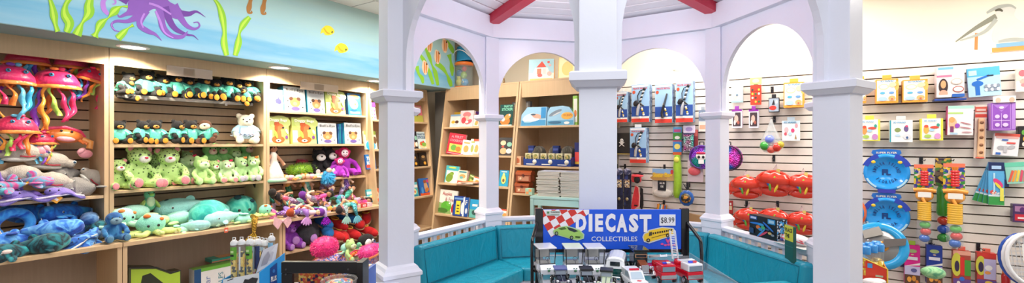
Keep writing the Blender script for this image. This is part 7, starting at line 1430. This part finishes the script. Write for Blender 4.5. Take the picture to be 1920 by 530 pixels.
# low table near the camera, just below the picture edge, with bin, frame and rack
r = empty('counter_table', (-.75, 1.95, 0), 0); tag(r, 'low white counter carrying the tube display and black frame', 'table'); MB().box(-.62, .21, -.22, .25, .80, .83, WHITE, .004).build('table_top', r)
for x in (-.58, .17):
    for y in (-.18, .21): MB().box(x - .02, x + .02, y - .02, y + .02, 0, .799, WHITE).build('leg', r)
a = CP(418, 530, 2.0); r = empty('cardboard_display', (a.x, 1.92, .831), -.0); tag(r, 'blue and white cardboard display bin holding the toy tubes', 'display bin')
b0 = CP(418, 524, 1.95) - Vector(r.location); b1 = CP(486, 511, 1.88) - Vector(r.location); b2 = CP(534, 474, 2.0) - Vector(r.location); b3 = CP(530, 534, 2.0) - Vector(r.location)
def panel(p, q, th, m):                                  # vertical board between two points with sloping top down to the table
    d = Vector((q.x - p.x, q.y - p.y, 0)).normalized(); n_ = Vector((-d.y, d.x, 0)) * th
    vs = [(p.x, p.y, 0), (q.x, q.y, 0), (q.x, q.y, q.z), (p.x, p.y, p.z)]; vs += [tuple(Vector(v) + n_) for v in vs]
    return MB().add(vs, [(0, 1, 2, 3), (4, 7, 6, 5), (0, 4, 5, 1), (1, 5, 6, 2), (2, 6, 7, 3), (3, 7, 4, 0)], m)
p_ = panel(b0, b1, .004, C('e6eaee')); p_.build('front_panel', r); panel(b1, b2, .004, C('2496dc')).build('side_panel', r)
bk = Vector((b0.x, b0.y + .16, b0.z + .01)); panel(b0 + Vector((-.001, 0, 0)), bk, .004, C('2a8ac8')).build('side_panel', r); panel(bk, Vector((b2.x, b2.y + .06, b2.z * .7)), .004, C('2a8ac8')).build('back_panel', r)
d_ = (b2 - b1); d_.z = 0; L_ = d_.length; d_.normalize(); n_ = Vector((d_.y, -d_.x, 0)) * .0015
def onp(u_, v_): return Vector((b1.x, b1.y, 0)) + d_ * (u_ * L_) + n_ + Vector((0, 0, v_))
zz = lambda py: CP(510, py, 1.94).z - .831
MB().add([onp(.40, zz(536)), onp(.68, zz(533)), onp(.68, zz(494)), onp(.40, zz(501))], [(0, 1, 2, 3)], C('16468c')).build('navy_label', r)
vs, fs, _ = text_verts('PLUS', .04); n_ = n_ * 1.6
MB().add([onp(.43 + .22 * a_, zz(527) + .022 * b_) for a_, b_ in vs], fs, W_).build('lettering', r)
MB().add([onp(.54 + .05 * math.cos(t_), zz(508) + .008 * math.sin(t_)) for t_ in [PI * i / 6 for i in range(12)]], [tuple(range(12))], C('3a80c8')).build('round_mark', r)
d2 = (b1 - b0); L2 = d2.length; d2.z = 0; d2.normalize(); n2 = Vector((d2.y, -d2.x, 0)) * .0012
onf = lambda u_, v_: Vector((b0.x, b0.y, 0)) + d2 * (u_ * L2) + n2 + Vector((0, 0, v_))
MB().add([onf(u_, b0.z + (b1.z - b0.z) * u_ - .02 + v_) for u_, v_ in [(.52, -.02), (.9, -.02), (.95, .0), (.8, .008), (.7, .002), (.6, .006)]], [tuple(range(6))], K_).build('black_paint_mark', r)
MB().add([onf(u_, b0.z + (b1.z - b0.z) * u_ - .003 + v_) for u_, v_ in [(.12, -.006), (.3, -.002), (.28, .001), (.14, -.002)]], [tuple(range(4))], K_).build('black_paint_mark', r)
tubes = [(439, 449, 'green'), (453, 448, 'white'), (468, 447, 'green'), (476, 449, 'pale'), (484, 447, 'navy'), (491, 449, 'pale'), (498, 450, 'white'), (509, 441, 'blue')]
for i_, (px, yt, st) in enumerate(tubes):
    z = 2.0 + (.05 if i_ in (3, 5, 6) else .0) + (.04 if i_ == 7 else 0) + (.0 if i_ < 3 else .03); p = CP(px, yt, z); rr = .0145; H = p.z - .836
    r = empty('bead_tube', (p.x, p.y, .836)); tag(r, ['toy tube with a green label, leftmost, filled yellow and black', 'toy tube with a narrow white label strip, second from left', 'toy tube with a green label, third from left', 'toy tube with a pale blue label, behind the third one', 'toy tube with a navy picture, in the middle of the bunch', 'toy tube with a pale label, right of the navy one', 'toy tube with a white cap hidden behind the pamphlet', 'rightmost toy tube, behind the tip of the pamphlet'][i_], 'toy tube', 'toy tubes in the cardboard display')
    MB().lathe([(0, 0), (rr * .8, 0), (rr * .8, H - .055), (0, H - .055)], ('e8c84a_2a2418_e8d070_e0b83a' if i_ not in (3, 5) else 'd8504a_e8e4e0_e8828a', 'fineprint'), 12).build('beads', r)
    MB().lathe([(rr, 0), (rr, H - .012)], ('dce4e4', 'clear'), 16).build('clear_tube', r)
    MB().lathe([(rr * 1.05, H - .022), (rr * 1.1, H - .012), (rr * .7, H - .004), (rr * .3, H), (0, H)], C('f0f2f4'), 16).build('cap', r)
    MB().tube([(-.006, 0, H - .002), (-.006, 0, H + .009), (.006, 0, H + .009), (.006, 0, H - .002)], .002, C('eef0f2')).build('hang_loop', r)
    if st == 'green': m = MB(); m.add([(rr * 1.04 * math.sin(a_), -rr * 1.04 * math.cos(a_), z_) for z_ in (H - .085, H - .03) for a_ in (-1.2, -.6, 0, .6, 1.2)], [(k, k + 1, k + 6, k + 5) for k in range(4)], C('6aae3a')); m.build('label', r); MB().box(-.007, .007, -rr * 1.09, -rr * 1.06, H - .07, H - .062, K_).box(-.006, .006, -rr * 1.09, -rr * 1.06, H - .055, H - .045, C('c8e0a0')).build('label_print', r)
    else:
        c_ = {'white': 'dfe4ea', 'pale': 'a8c8e0', 'navy': '2a3a6a', 'blue': '8ac0e0'}[st]; wd = .25 if st == 'white' else .9
        m = MB(); m.add([(rr * 1.04 * math.sin(a_), -rr * 1.04 * math.cos(a_), z_) for z_ in (H - .13, H - .03) for a_ in (-wd, -wd / 2, 0, wd / 2, wd)], [(k, k + 1, k + 6, k + 5) for k in range(4)], C(c_)); m.build('label', r)
# pamphlet leaning in the bin
q0, q1, q2, q3 = CP(479, 512, 1.93), CP(513, 492, 1.97), CP(519, 456, 1.99), CP(492, 469, 1.94); q0.z -= .0
r = empty('pamphlet', (q0.x, q0.y, .84)); tag(r, 'white picture pamphlet leaning in the cardboard display', 'pamphlet'); o_ = Vector(r.location)
mb = MB(); nn = Vector((.003, .006, .0))
f_ = [p - o_ for p in (q0, q1, q2, q3)]; f_[0].z -= .0
mb.add([tuple(v) for v in f_] + [tuple(v + nn) for v in f_], [(0, 1, 2, 3), (4, 7, 6, 5), (0, 4, 5, 1), (1, 5, 6, 2), (2, 6, 7, 3), (3, 7, 4, 0)], C('dcdce4')).build('cover', r)
def bil(u_, v_, k=.001): return f_[0] * (1 - u_) * (1 - v_) + f_[1] * u_ * (1 - v_) + f_[2] * u_ * v_ + f_[3] * (1 - u_) * v_ - nn.normalized() * k
MB().add([tuple(bil(*p)) for p in [(.25, .2), (.6, .15), (.7, .5), (.5, .8), (.3, .6)]], [(0, 1, 2, 3, 4)], C('a8a4b0')).add([tuple(bil(*p)) for p in [(.65, .3), (.85, .2), (.9, .6), (.75, .7)]], [(0, 1, 2, 3)], C('c4c2cc')).build('drawing', r)
MB().tube([tuple(f_[0]), tuple(f_[3])], .0015, C('4a3a34')).build('dark_edge', r)
# black frame stand with a box and a clear lid behind
a = CP(534, 487, 1.90); b = CP(670, 484, 1.86)
r = empty('picture_frame_stand', ((a.x + b.x) / 2, 1.88, .831)); tag(r, 'black wooden frame standing between the tube display and the front left post', 'frame'); q = (b.x - a.x) / 2; H = a.z - .831; BW = ('17171b', 'paint')
MB().box(-q, q, -.012, .012, H - .047, H, BW, .003).build('top_rail', r)
for x0, x1 in ((-q, -q + .045), (q - .048, q)): MB().box(x0, x1, -.010, .010, 0, H - .048, BW, .003).build('side_rail', r)
MB().box(-q + .046, q - .049, -.010, .010, 0, .03, BW, .003).build('bottom_rail', r); MB().box(q - .004, q + .022, -.02, .06, 0, H, BW, .002).build('side_board', r)
mb = MB()
for x in (-q + .02, q - .04): mb.ell(x, -.0125, H - .03, .004, .002, .004, ('4a4a50', 'metal')).ell(x, -.0125, H - .05, .004, .002, .004, ('4a4a50', 'metal'))
mb.build('screw', r)
r = empty('puzzle_box', ((a.x + b.x) / 2 + .01, 1.98, .831), -.05); tag(r, 'orange and blue game box lying behind the black frame', 'game box'); H2 = CP(610, 508, 1.98).z - .831
MB().box(-.15, .145, 0, .13, 0, H2, C('2a58b0'), .002).build('carton', r); MB().box(-.15, .05, -.0015, -.0005, .01, H2 - .003, ('c8602a_e08a3a_3a2a4a_d84a3a_e8c060', 'fineprint')).box(-.13, .13, .01, .12, H2 + .0003, H2 + .001, ('d8c8a0_e8a060_8ab0a0_d87a5a_f0e0c0', 'fineprint')).build('front_print', r); txt(r, 'STORY', -.0, .13, H2 - .03, H2 - .012, -.003, C('e8823a'), .05)
r = empty('round_tin', (CP(632, 525, 1.72).x, 1.74, .84)); tag(r, 'clear round tub with a colourful rim in front of the black frame', 'tub'); H3 = CP(632, 524, 1.72).z - .84
MB().lathe([(0, 0), (.058, 0), (.064, H3), (.068, H3 + .004), (.064, H3 + .008), (.058, H3 + .002)], ('d8d4d0', 'clear'), 28).build('tub', r); MB().lathe([(0, 0), (.05, 0), (.05, H3 - .004), (.02, H3 + .004), (0, H3 + .005)], ('e8e0d8_d85a4a_7ab08a_e8c070_5a8ac0', 'fineprint'), 24).build('contents', r)
r.location.z = .831
# ------------------------------------------------------------------ diecast rack
RK = 1.52
c0, c1 = CP(1018, 392, RK), CP(1276, 392, RK); cb = CP(1018, 466, RK)
rack = empty('display_rack', ((c0.x + c1.x) / 2, RK, 0)); tag(rack, 'black wire counter rack with a blue price sign and a clear tray of model cars', 'display rack')
hw = (c1.x - c0.x) / 2; zt = c0.z; zb = cb.z; BM = ('141418', 'gloss')
for s in (-1, 1): MB().box(s * (hw + .013) - .013, s * (hw + .013) + .013, -.008, .012, .95, zt + .004, BM, .002).build('upright', rack)
MB().box(-hw, hw, -.004, .010, zb - .012, zb, BM, .002).build('lower_bar', rack)
TRZ = 1.09
for s in (-1, 1):
    x = s * (hw + .035); MB().tube(spline([(s * (hw + .02), -.01, zt - .045), (x - s * .002, -.05, zt - .075), (x + s * .004, -.07, zt - .10), (x + s * .004, -.075, zt - .2), (x + s * .004, -.075, .97)], 5), .0055, BM, 10).build('side_tube', rack)
    MB().tube([(x + s * .004, -.075, .97), (x + s * .004, .0, .955), (s * (hw + .01), .0, .955)], .0055, BM, 8).build('foot_tube', rack)
MB().box(-hw - .03, hw + .03, -.36, .0, .94, .952, BM, .002).build('base_plate', rack)
sg = MB().box(-hw, hw, -.006, .002, zb, zt, C('1a58dc'), .001).build('sign_board', rack)
def SX(px): return -hw + (px - 1018) / (1276 - 1018) * 2 * hw
def SZ(py): return zb + (466 - py) / (466 - 392) * (zt - zb)
mb = MB(); RD = C('d03a34'); LW_ = C('eceaf4')
ck = 11.2
# red and white checker in the upper left, slanted
for i in range(-1, 9):
    for j in range(-3, 7):
        cx0 = 1018 + (i * .86 + j * .50) * ck * 1.15; cy0 = 392 + (j * .86 - i * .5) * ck * 1.15
        P4 = [(cx0 + (u_ * .86 + v_ * .5) * ck * 1.15, cy0 + (v_ * .86 - u_ * .5) * ck * 1.15) for u_, v_ in ((0, 0), (1, 0), (1, 1), (0, 1))]
        # clip against the sign edge and the diagonal lower right border of the checker field
        poly = P4
        for nx, ny, cc in ((1, 0, -1018), (0, 1, -392), (-.62, -1.0, .62 * 1100 + 394 + 8), (-1, 0, 1104)):
            out = []
            for k in range(len(poly)):
                A, B_ = poly[k], poly[(k + 1) % len(poly)]; fa = nx * A[0] + ny * A[1] + cc; fb_ = nx * B_[0] + ny * B_[1] + cc
                if fa >= 0: out.append(A)
                if (fa >= 0) != (fb_ >= 0): t_ = fa / (fa - fb_); out.append((A[0] + (B_[0] - A[0]) * t_, A[1] + (B_[1] - A[1]) * t_))
            poly = out
            if len(poly) < 3: break
        if len(poly) >= 3: mb.add([(SX(x), -.0068, SZ(y)) for x, y in poly], [tuple(range(len(poly)))], RD if (i + j) % 2 else LW_)
mb.build('checker_pattern', sg)
def stxt(t, x0, x1, y0, y1, m, bold, name='lettering', y=-.0078):
    mb = MB(); put_text(mb, t, SX(x0), SX(x1), SZ(y1), SZ(y0), y, m, bold); return mb.build(name, sg)
TX = [('D', 1080, 1097), ('I', 1101, 1107), ('E', 1112, 1127), ('C', 1131, 1149), ('A', 1151, 1171), ('S', 1173, 1190), ('T', 1192, 1220)]
stxt('D', 1079, 1099, 400, 433, LW_, .055); stxt('I', 1103, 1110, 400, 433, LW_, .055); stxt('E', 1115, 1130, 400, 433, LW_, .055); stxt('C', 1134, 1153, 399, 434, LW_, .055); stxt('A', 1155, 1175, 400, 434, LW_, .055); stxt('S', 1178, 1196, 400, 434, LW_, .055); stxt('T', 1198, 1220, 401, 434, LW_, .055)
stxt('COLLECTIBLES', 1108, 1194, 442, 451, C('dce0f4'), .012)
MB().box(SX(1235), SX(1265), -.0085, -.0065, SZ(422), SZ(401), C('e8eaf4'), .001).build('price_sticker', sg); stxt('$8.99', 1237.5, 1262.5, 406, 418, C('1a1a24'), .0, 'price', -.0092)
MB().box(SX(1024), SX(1050), -.0085, -.0072, SZ(403), SZ(394), C('d0d8d4')).build('warning_sticker', sg); stxt('WARNING', 1032, 1049, 395, 398, C('2a2a2a'), .02, 'warning_lettering', -.009)
MB().box(SX(1033), SX(1048), -.0092, -.0088, SZ(400.5), SZ(400), C('7a8a84')).box(SX(1026), SX(1048), -.0092, -.0088, SZ(402), SZ(401.5), C('7a8a84')).box(SX(1025.5), SX(1029.5), -.0092, -.0088, SZ(399), SZ(395.5), C('4a8a5a')).build('warning_small_print', sg)
def P2(pts, m, y): return ([(SX(x), y, SZ(yy)) for x, yy in pts], [tuple(range(len(pts)))], m)
mb = MB(); LG = C('a4d06a')
mb.add(*P2([(1036, 431), (1048, 424), (1062, 422), (1074, 425), (1086, 429), (1095, 438), (1094, 446), (1082, 450), (1070, 447), (1050, 441), (1038, 438)], C('b4d4b0'), -.0080))
mb.add(*P2([(1038, 431), (1049, 425), (1062, 423), (1074, 427), (1086, 431), (1093, 439), (1091, 445), (1080, 447), (1068, 445), (1052, 440), (1040, 437)], LG, -.0084))
mb.add(*P2([(1062, 424), (1074, 427), (1084, 432), (1076, 434), (1066, 430)], C('26323a'), -.0088)); mb.add(*P2([(1046, 427), (1058, 424), (1062, 428), (1052, 430)], C('4a6a2a'), -.0088))
for x, y in ((1043, 436), (1071, 444)): mb.add(*P2([(x + 3.4 * math.cos(a_), y + 3.8 * math.sin(a_)) for a_ in [PI * i / 6 for i in range(12)]], C('20261c'), -.0090)); mb.add(*P2([(x + 2 * math.cos(a_), y + 2.4 * math.sin(a_)) for a_ in [PI * i / 4 for i in range(8)]], C('8aa08a'), -.0093))
mb.add(*P2([(1078, 441), (1088, 442), (1086, 445), (1078, 444)], C('3a5a2a'), -.0088)); mb.build('green_car_picture', sg)
mb = MB(); YB = C('ecc430')
mb.add(*P2([(1203, 443), (1206, 436), (1212, 433), (1214, 430), (1240, 424), (1261, 426), (1264, 430), (1262, 440), (1240, 447), (1216, 455), (1206, 452)], C('c8d0dc'), -.0080))
mb.add(*P2([(1205, 443), (1208, 437), (1214, 435), (1216, 431), (1240, 426), (1260, 428), (1261, 438), (1240, 445), (1216, 452), (1207, 450)], YB, -.0084))
for k in range(9): x = 1222 + k * 4.2; mb.add(*P2([(x, 434.5 - k * .75), (x + 3, 434 - k * .75), (x + 3, 437.5 - k * .75), (x, 438.2 - k * .75)], C('3a3020'), -.0088))
mb.add(*P2([(1216, 434), (1221, 433), (1221, 440), (1215, 441)], C('4a4434'), -.0088)); mb.add(*P2([(1220, 444), (1258, 434), (1258, 435), (1220, 445)], C('4a3a10'), -.0088))
for x, y, k in ((1214, 449, 3.6), (1250, 440, 3.2)): mb.add(*P2([(x + k * math.cos(a_), y + k * math.sin(a_)) for a_ in [PI * i / 6 for i in range(12)]], C('201c14'), -.0090)); mb.add(*P2([(x + k * .5 * math.cos(a_), y + k * .5 * math.sin(a_)) for a_ in [PI * i / 4 for i in range(8)]], C('b0a890'), -.0093))
mb.build('yellow_bus_picture', sg)
mb = MB()
for x, y, a_, b_ in ((1251, 451, 3, 3), (1248, 448, 1.5, 2), (1254, 448, 1.5, 2), (1240, 456, 3, 2), (1246, 458, 3, 2), (1252, 457, 3, 2.4), (1258, 458, 3, 2), (1264, 457, 2.5, 2)): mb.add(*P2([(x + a_ * math.cos(t_), y + b_ * math.sin(t_)) for t_ in [PI * i / 5 for i in range(10)]], C('d8509a'), -.0080))
mb.build('pink_logo', sg)
# clear stepped tray
CLR = ('e2e8f2', 'clear')
tray = MB().box(-hw - .02, hw + .02, -.34, -.02, TRZ - .004, TRZ, CLR); tray.box(-hw - .024, -hw - .02, -.34, -.02, TRZ - .004, TRZ + .05, CLR).box(hw + .02, hw + .024, -.34, -.02, TRZ - .004, TRZ + .05, CLR).box(-hw - .02, hw + .02, -.022, -.018, TRZ, TRZ + .04, CLR)
tray.build('clear_tray', rack); MB().box(-hw, hw, -.02, -.0185, TRZ + .0405, TRZ + .0435, C('e8ecf4')).build('tray_rim', rack)
for s in (-.8, .8): MB().box(s * hw - .006, s * hw + .006, -.2, -.19, .952, TRZ - .005, BM).build('tray_support', rack)
# ------------------------------------------------------------------ model cars, each facing the viewer (-y)
GL = ('1c2630', 'gloss'); CHR = ('d8dce4', 'chrome')
def wheels(r, xw, ys, rad, m=BM, hub=CHR):
    for s in (-1, 1):
        for y in ys:
            w_ = MB().lathe([(0, -.005), (rad * .7, -.006), (rad, -.004), (rad, .004), (rad * .7, .006), (0, .005)], m, 18).xf(Matrix.Translation((s * xw, y, rad)) @ Matrix.Rotation(PI / 2, 4, 'Y')).build('wheel', r)
            MB().lathe([(0, .0066), (rad * .5, .0066), (rad * .5, -.0066), (0, -.0066)], hub, 12).xf(Matrix.Translation((s * xw, y, rad)) @ Matrix.Rotation(PI / 2, 4, 'Y')).build('hubcap', w_)
@kind('golf_cart')
def _():
    r = empty('model_golf_cart'); w_ = ('e8eaf4', 'gloss')
    mb = MB().prismx([(-.045, .014), (.05, .014), (.05, .034), (.012, .034), (.010, .020), (-.018, .020), (-.022, .040), (-.032, .043), (-.047, .030)], -.026, .026, w_); mb.build('body', r)
    MB().box(-.031, .031, -.034, .044, .093, .0975, w_, .002).build('roof', r)
    for sx in (-1, 1):
        MB().tube([(sx * .025, -.026, .04), (sx * .028, -.030, .094)], .0016, BM, 6).build('pillar', r); MB().tube([(sx * .025, .04, .034), (sx * .027, .038, .094)], .0016, BM, 6).build('pillar', r)
    MB().box(-.0255, .0255, -.0305, -.0295, .044, .092, ('d0d8e4', 'glass')).build('windscreen', r); MB().tube([(-.026, -.031, .045), (.026, -.031, .045)], .0018, BM, 6).build('windscreen_bar', r)
    MB().box(-.023, .023, .012, .034, .034, .046, ('c4c0b8', 'gloss'), .003).build('seat', r); MB().box(-.023, .023, .032, .038, .052, .080, ('c4c0b8', 'gloss'), .003).build('seat_back', r)
    MB().tube([(.006 + .007 * math.cos(a), -.008 + .003 * math.sin(a), .056 + .006 * math.sin(a)) for a in [2 * PI * i / 12 for i in range(13)]], .001, BM, 6).tube([(.006, -.018, .042), (.006, -.008, .056)], .0012, BM, 6).build('steering_wheel', r)
    MB().ell(0, -.0475, .027, .005, .001, .004, C('5a8a6a')).ell(-.004, -.046, .0345, .003, .001, .0015, C('6a8a7a')).ell(.004, -.046, .0345, .003, .001, .0015, C('6a8a7a')).build('crest', r)
    wheels(r, .024, (-.034, .036), .0125); return r
@kind('van')
def _():
    r = empty('model_van'); g_ = ('114a48', 'gloss'); w_ = ('eceef4', 'gloss')
    MB().box(-.03, .03, -.062, .062, .012, .038, g_, .009).build('lower_body', r)
    mb = MB(); vs = []
    for y, k in ((-.060, .92), (-.05, .98), (.05, .98), (.060, .92)):
        for a in range(9):
            t = PI * a / 8; vs.append((math.cos(t) * .0295 * k * (1 if a in (0, 8) else .98), y * (1 if a in (0, 8) else .93), .038 + math.sin(t) ** .38 * .034 * (k ** 2)))
    mb.add(vs, [(i * 9 + j, i * 9 + j + 1, i * 9 + j + 10, i * 9 + j + 9) for i in range(3) for j in range(8)] + [tuple(range(9)), tuple(range(27, 36))[::-1]], w_, False); mb.build('upper_body', r)
    MB().box(-.014, .014, -.0605, -.0575, .046, .058, GL, .001).build('windscreen', r)
    for sx in (-1, 1):
        for k in range(4): MB().box(sx * .0292 - .0008, sx * .0292 + .0008, -.045 + k * .024, -.028 + k * .024, .045, .058, GL).build('side_window', r)
        MB().ell(sx * .02, -.063, .026, .005, .002, .005, CHR).build('headlight', r)
    MB().tube([(-.03, -.066, .014), (.03, -.066, .014)], .003, CHR, 8).build('bumper', r); wheels(r, .028, (-.04, .04), .012); return r
@kind('vintage')
def _():
    r = empty('model_vintage_car'); g_ = ('122c30', 'gloss')
    MB().box(-.019, .019, -.01, .045, .016, .066, g_, .004).build('cabin', r); MB().box(-.0165, .0165, -.0115, -.0098, .048, .058, ('b88a6a', 'gloss')).build('windscreen_frame', r); MB().box(-.014, .014, -.0125, -.0112, .050, .0565, GL).build('windscreen', r)
    MB().box(-.022, .022, -.014, .047, .066, .070, ('0e1e22', 'gloss'), .002).build('roof', r)
    MB().prismx([(-.05, .014), (-.01, .014), (-.01, .042), (-.05, .036)], -.011, .011, ('8a4a32', 'gloss')).build('bonnet', r); MB().box(-.010, .010, -.053, -.050, .014, .038, CHR, .001).build('radiator', r)
    for sx in (-1, 1):
        MB().tube([(sx * .021, -.058, .014), (sx * .022, -.044, .030), (sx * .022, -.026, .024), (sx * .022, .0, .013)], .005, CHR, 8).build('fender', r); MB().ell(sx * .014, -.054, .032, .0045, .003, .0045, CHR).build('headlight', r)
    MB().tube([(-.028, -.062, .015), (.028, -.062, .015)], .002, CHR, 8).build('bumper', r); wheels(r, .024, (-.042, .034), .014); return r
def roadster(body, top):
    r = empty('model_roadster'); b_ = (body, 'gloss')
    MB().prismx([(-.062, .012), (.045, .012), (.048, .034), (.0, .040), (-.060, .030)], -.014, .014, b_).build('body', r)
    MB().box(-.021, .021, -.004, .036, .034, .060, b_, .006).build('cabin', r); MB().box(-.024, .024, -.010, .038, .058, .0655, (top, 'paint'), .004).build('soft_top', r)
    MB().box(-.018, .018, -.0055, -.0035, .042, .055, ('9aa4b4', 'gloss')).build('windscreen', r); MB().tube([(-.02, -.006, .041), (-.02, -.006, .057), (.02, -.006, .057), (.02, -.006, .041)], .0013, CHR, 6).build('windscreen_frame', r)
    MB().box(-.011, .011, -.066, -.062, .012, .034, CHR, .002).build('grille', r); MB().tube([(0, -.06, .033), (0, -.01, .041)], .0015, CHR, 6).build('bonnet_strip', r)
    for sx in (-1, 1):
        MB().ell(sx * .019, -.058, .032, .006, .005, .006, CHR).build('headlight', r); MB().tube([(sx * .026, -.066, .012), (sx * .026, -.05, .031), (sx * .026, -.03, .024), (sx * .024, .01, .013)], .007, b_, 8).build('fender', r)
    wheels(r, .028, (-.048, .032), .0155); return r
@kind('roadster_black')
def _(): return roadster('15151c', '1c1c22')
@kind('roadster_blue')
def _(): return roadster('1c2038', '5a64a0')
@kind('roadster_cream')
def _(): return roadster('c8d4b8', '1c2024')
@kind('ambulance')
def _():
    r = empty('model_ambulance'); w_ = ('eaecf4', 'gloss')
    MB().box(-.027, .027, -.058, .058, .010, .030, w_, .006).build('lower_body', r)
    MB().prismx([(-.036, .030), (.052, .030), (.046, .052), (-.014, .052)], -.0235, .0235, w_).build('cabin', r); MB().add([(-.020, -.0345, .033), (.020, -.0345, .033), (.017, -.0170, .050), (-.017, -.0170, .050)], [(0, 1, 2, 3)], ('b8c8d8', 'gloss')).build('windscreen', r)
    for sx in (-1, 1): MB().add([(sx * .0241, -.024, .034), (sx * .0241, .012, .034), (sx * .0241, .01, .049), (sx * .0241, -.014, .049)], [(0, 1, 2, 3)], ('a8b8c8', 'gloss')).build('side_window', r)
    MB().box(-.016, .016, -.008, .0, .052, .0575, ('d8203a', 'gloss'), .002).build('light_bar', r); MB().box(-.003, .003, -.052, -.040, .0301, .031, C('d8203a')).box(-.007, .007, -.048, -.044, .0302, .0312, C('d8203a')).build('red_cross', r)
    MB().tube([(-.026, -.06, .013), (.026, -.06, .013)], .003, CHR, 8).build('bumper', r); wheels(r, .025, (-.036, .036), .012); return r
def fire_truck(raised):
    r = empty('model_fire_truck'); rd = ('d0142e', 'gloss'); w_ = ('eceef6', 'gloss')
    MB().box(-.027, .027, -.062, .07, .014, .040, rd, .004).build('body', r); MB().box(-.026, .026, -.062, -.018, .040, .064, w_ if raised else rd, .004).build('cab', r)
    MB().box(-.0225, .0225, -.0632, -.0618, .042, .058, ('7a8a9c', 'gloss')).build('windscreen', r); MB().box(-.027, .027, -.0635, -.062, .018, .030, CHR).build('grille', r)
    MB().box(-.027, .027, -.018, .0, .064, .0655, w_ if raised else rd).build('roof_plate', r)
    MB().box(-.014, .0, -.048, -.040, .0642, .070, ('2a4ae0', 'gloss'), .002).build('blue_beacon', r); MB().box(.0, .014, -.048, -.040, .0642, .070, ('e04050' if raised else 'e0e4ec', 'gloss'), .002).build('beacon', r)
    MB().ell(.012, -.03, .066, .006, .004, .003, ('e8702a', 'gloss')).build('orange_lamp', r) if not raised else None
    MB().lathe([(.013, .040), (.015, .046), (.012, .056), (0, .057)], rd, 16, c=(0, .035, 0)).build('turntable', r)
    ld = MB()
    if raised:
        L0, L1 = Vector((-.012, .035, .058)), Vector((-.014, .05, .15))
        for s in (-1, 1): ld.tube([(s * .01 + L0.x, L0.y, L0.z), (s * .009 + L1.x, L1.y, L1.z)], .0016, w_, 6).tube([(s * .01 + L0.x, L0.y - .006, L0.z), (s * .009 + L1.x, L1.y - .006, L1.z)], .0012, w_, 6)
        for k in range(17): p = L0.lerp(L1, (k + .5) / 17); ld.tube([(p.x - .01, p.y, p.z), (p.x + .01, p.y, p.z)], .0011, w_, 6)
    else:
        for s in (-1, 1): ld.box(s * .011 - .002, s * .011 + .002, -.03, .06, .066, .074, w_)
        for k in range(10): ld.box(-.010, .010, -.027 + k * .0093, -.024 + k * .0093, .068, .071, w_)
        ld.box(-.0105, .0105, -.03, .06, .0662, .0675, w_); ld.xf(Matrix.Translation((0, .035, .06)) @ Matrix.Rotation(-.28, 4, 'X') @ Matrix.Translation((0, -.035, -.06)))
    ld.build('ladder', r); wheels(r, .026, (-.045, .045), .0125); return r
@kind('fire_low')
def _(): return fire_truck(False)
@kind('fire_high')
def _(): return fire_truck(True)
for key, px, yc, z, rot, sc, lb, cat in [
    ('golf_cart', 1022, 515, 1.42, .2, .93, 'white model golf cart, leftmost and turned slightly outward', 'model golf cart'), ('golf_cart', 1074, 510, 1.42, .05, .93, 'white model golf cart, middle of three', 'model golf cart'), ('golf_cart', 1114, 510, 1.42, .05, .93, 'white model golf cart, right of three beside the van', 'model golf cart'),
    ('van', 1156, 510, 1.41, -.3, 1.0, 'dark green and white model van', 'model van'), ('vintage', 1200, 510, 1.43, .0, 1.12, 'dark green vintage model car with chrome fenders', 'model car'),
    ('fire_low', 1238, 520, 1.38, .15, .86, 'red model fire truck with a lowered white ladder', 'model fire truck'), ('fire_high', 1283, 520, 1.38, .22, .92, 'white roofed model fire truck with its ladder raised', 'model fire truck'),
    ('roadster_blue', 1051, 530, 1.315, .05, .78, 'dark blue model roadster, leftmost in the front row', 'model car'), ('roadster_black', 1100, 530, 1.305, 0, .8, 'black model roadster, second in the front row', 'model car'), ('roadster_cream', 1137, 530, 1.295, -.25, .78, 'cream green model roadster with a black roof', 'model car'),
    ('ambulance', 1188, 530, 1.31, .12, .9, 'white model ambulance with a red light bar', 'model ambulance')]:
    place(key, lb, cat, ((px - CX) / F * z, z, TRZ + .0005), (0, 0, rot - math.atan((px - CX) / F) * 0), sc, {'golf_cart': 'model golf carts'}.get(key))
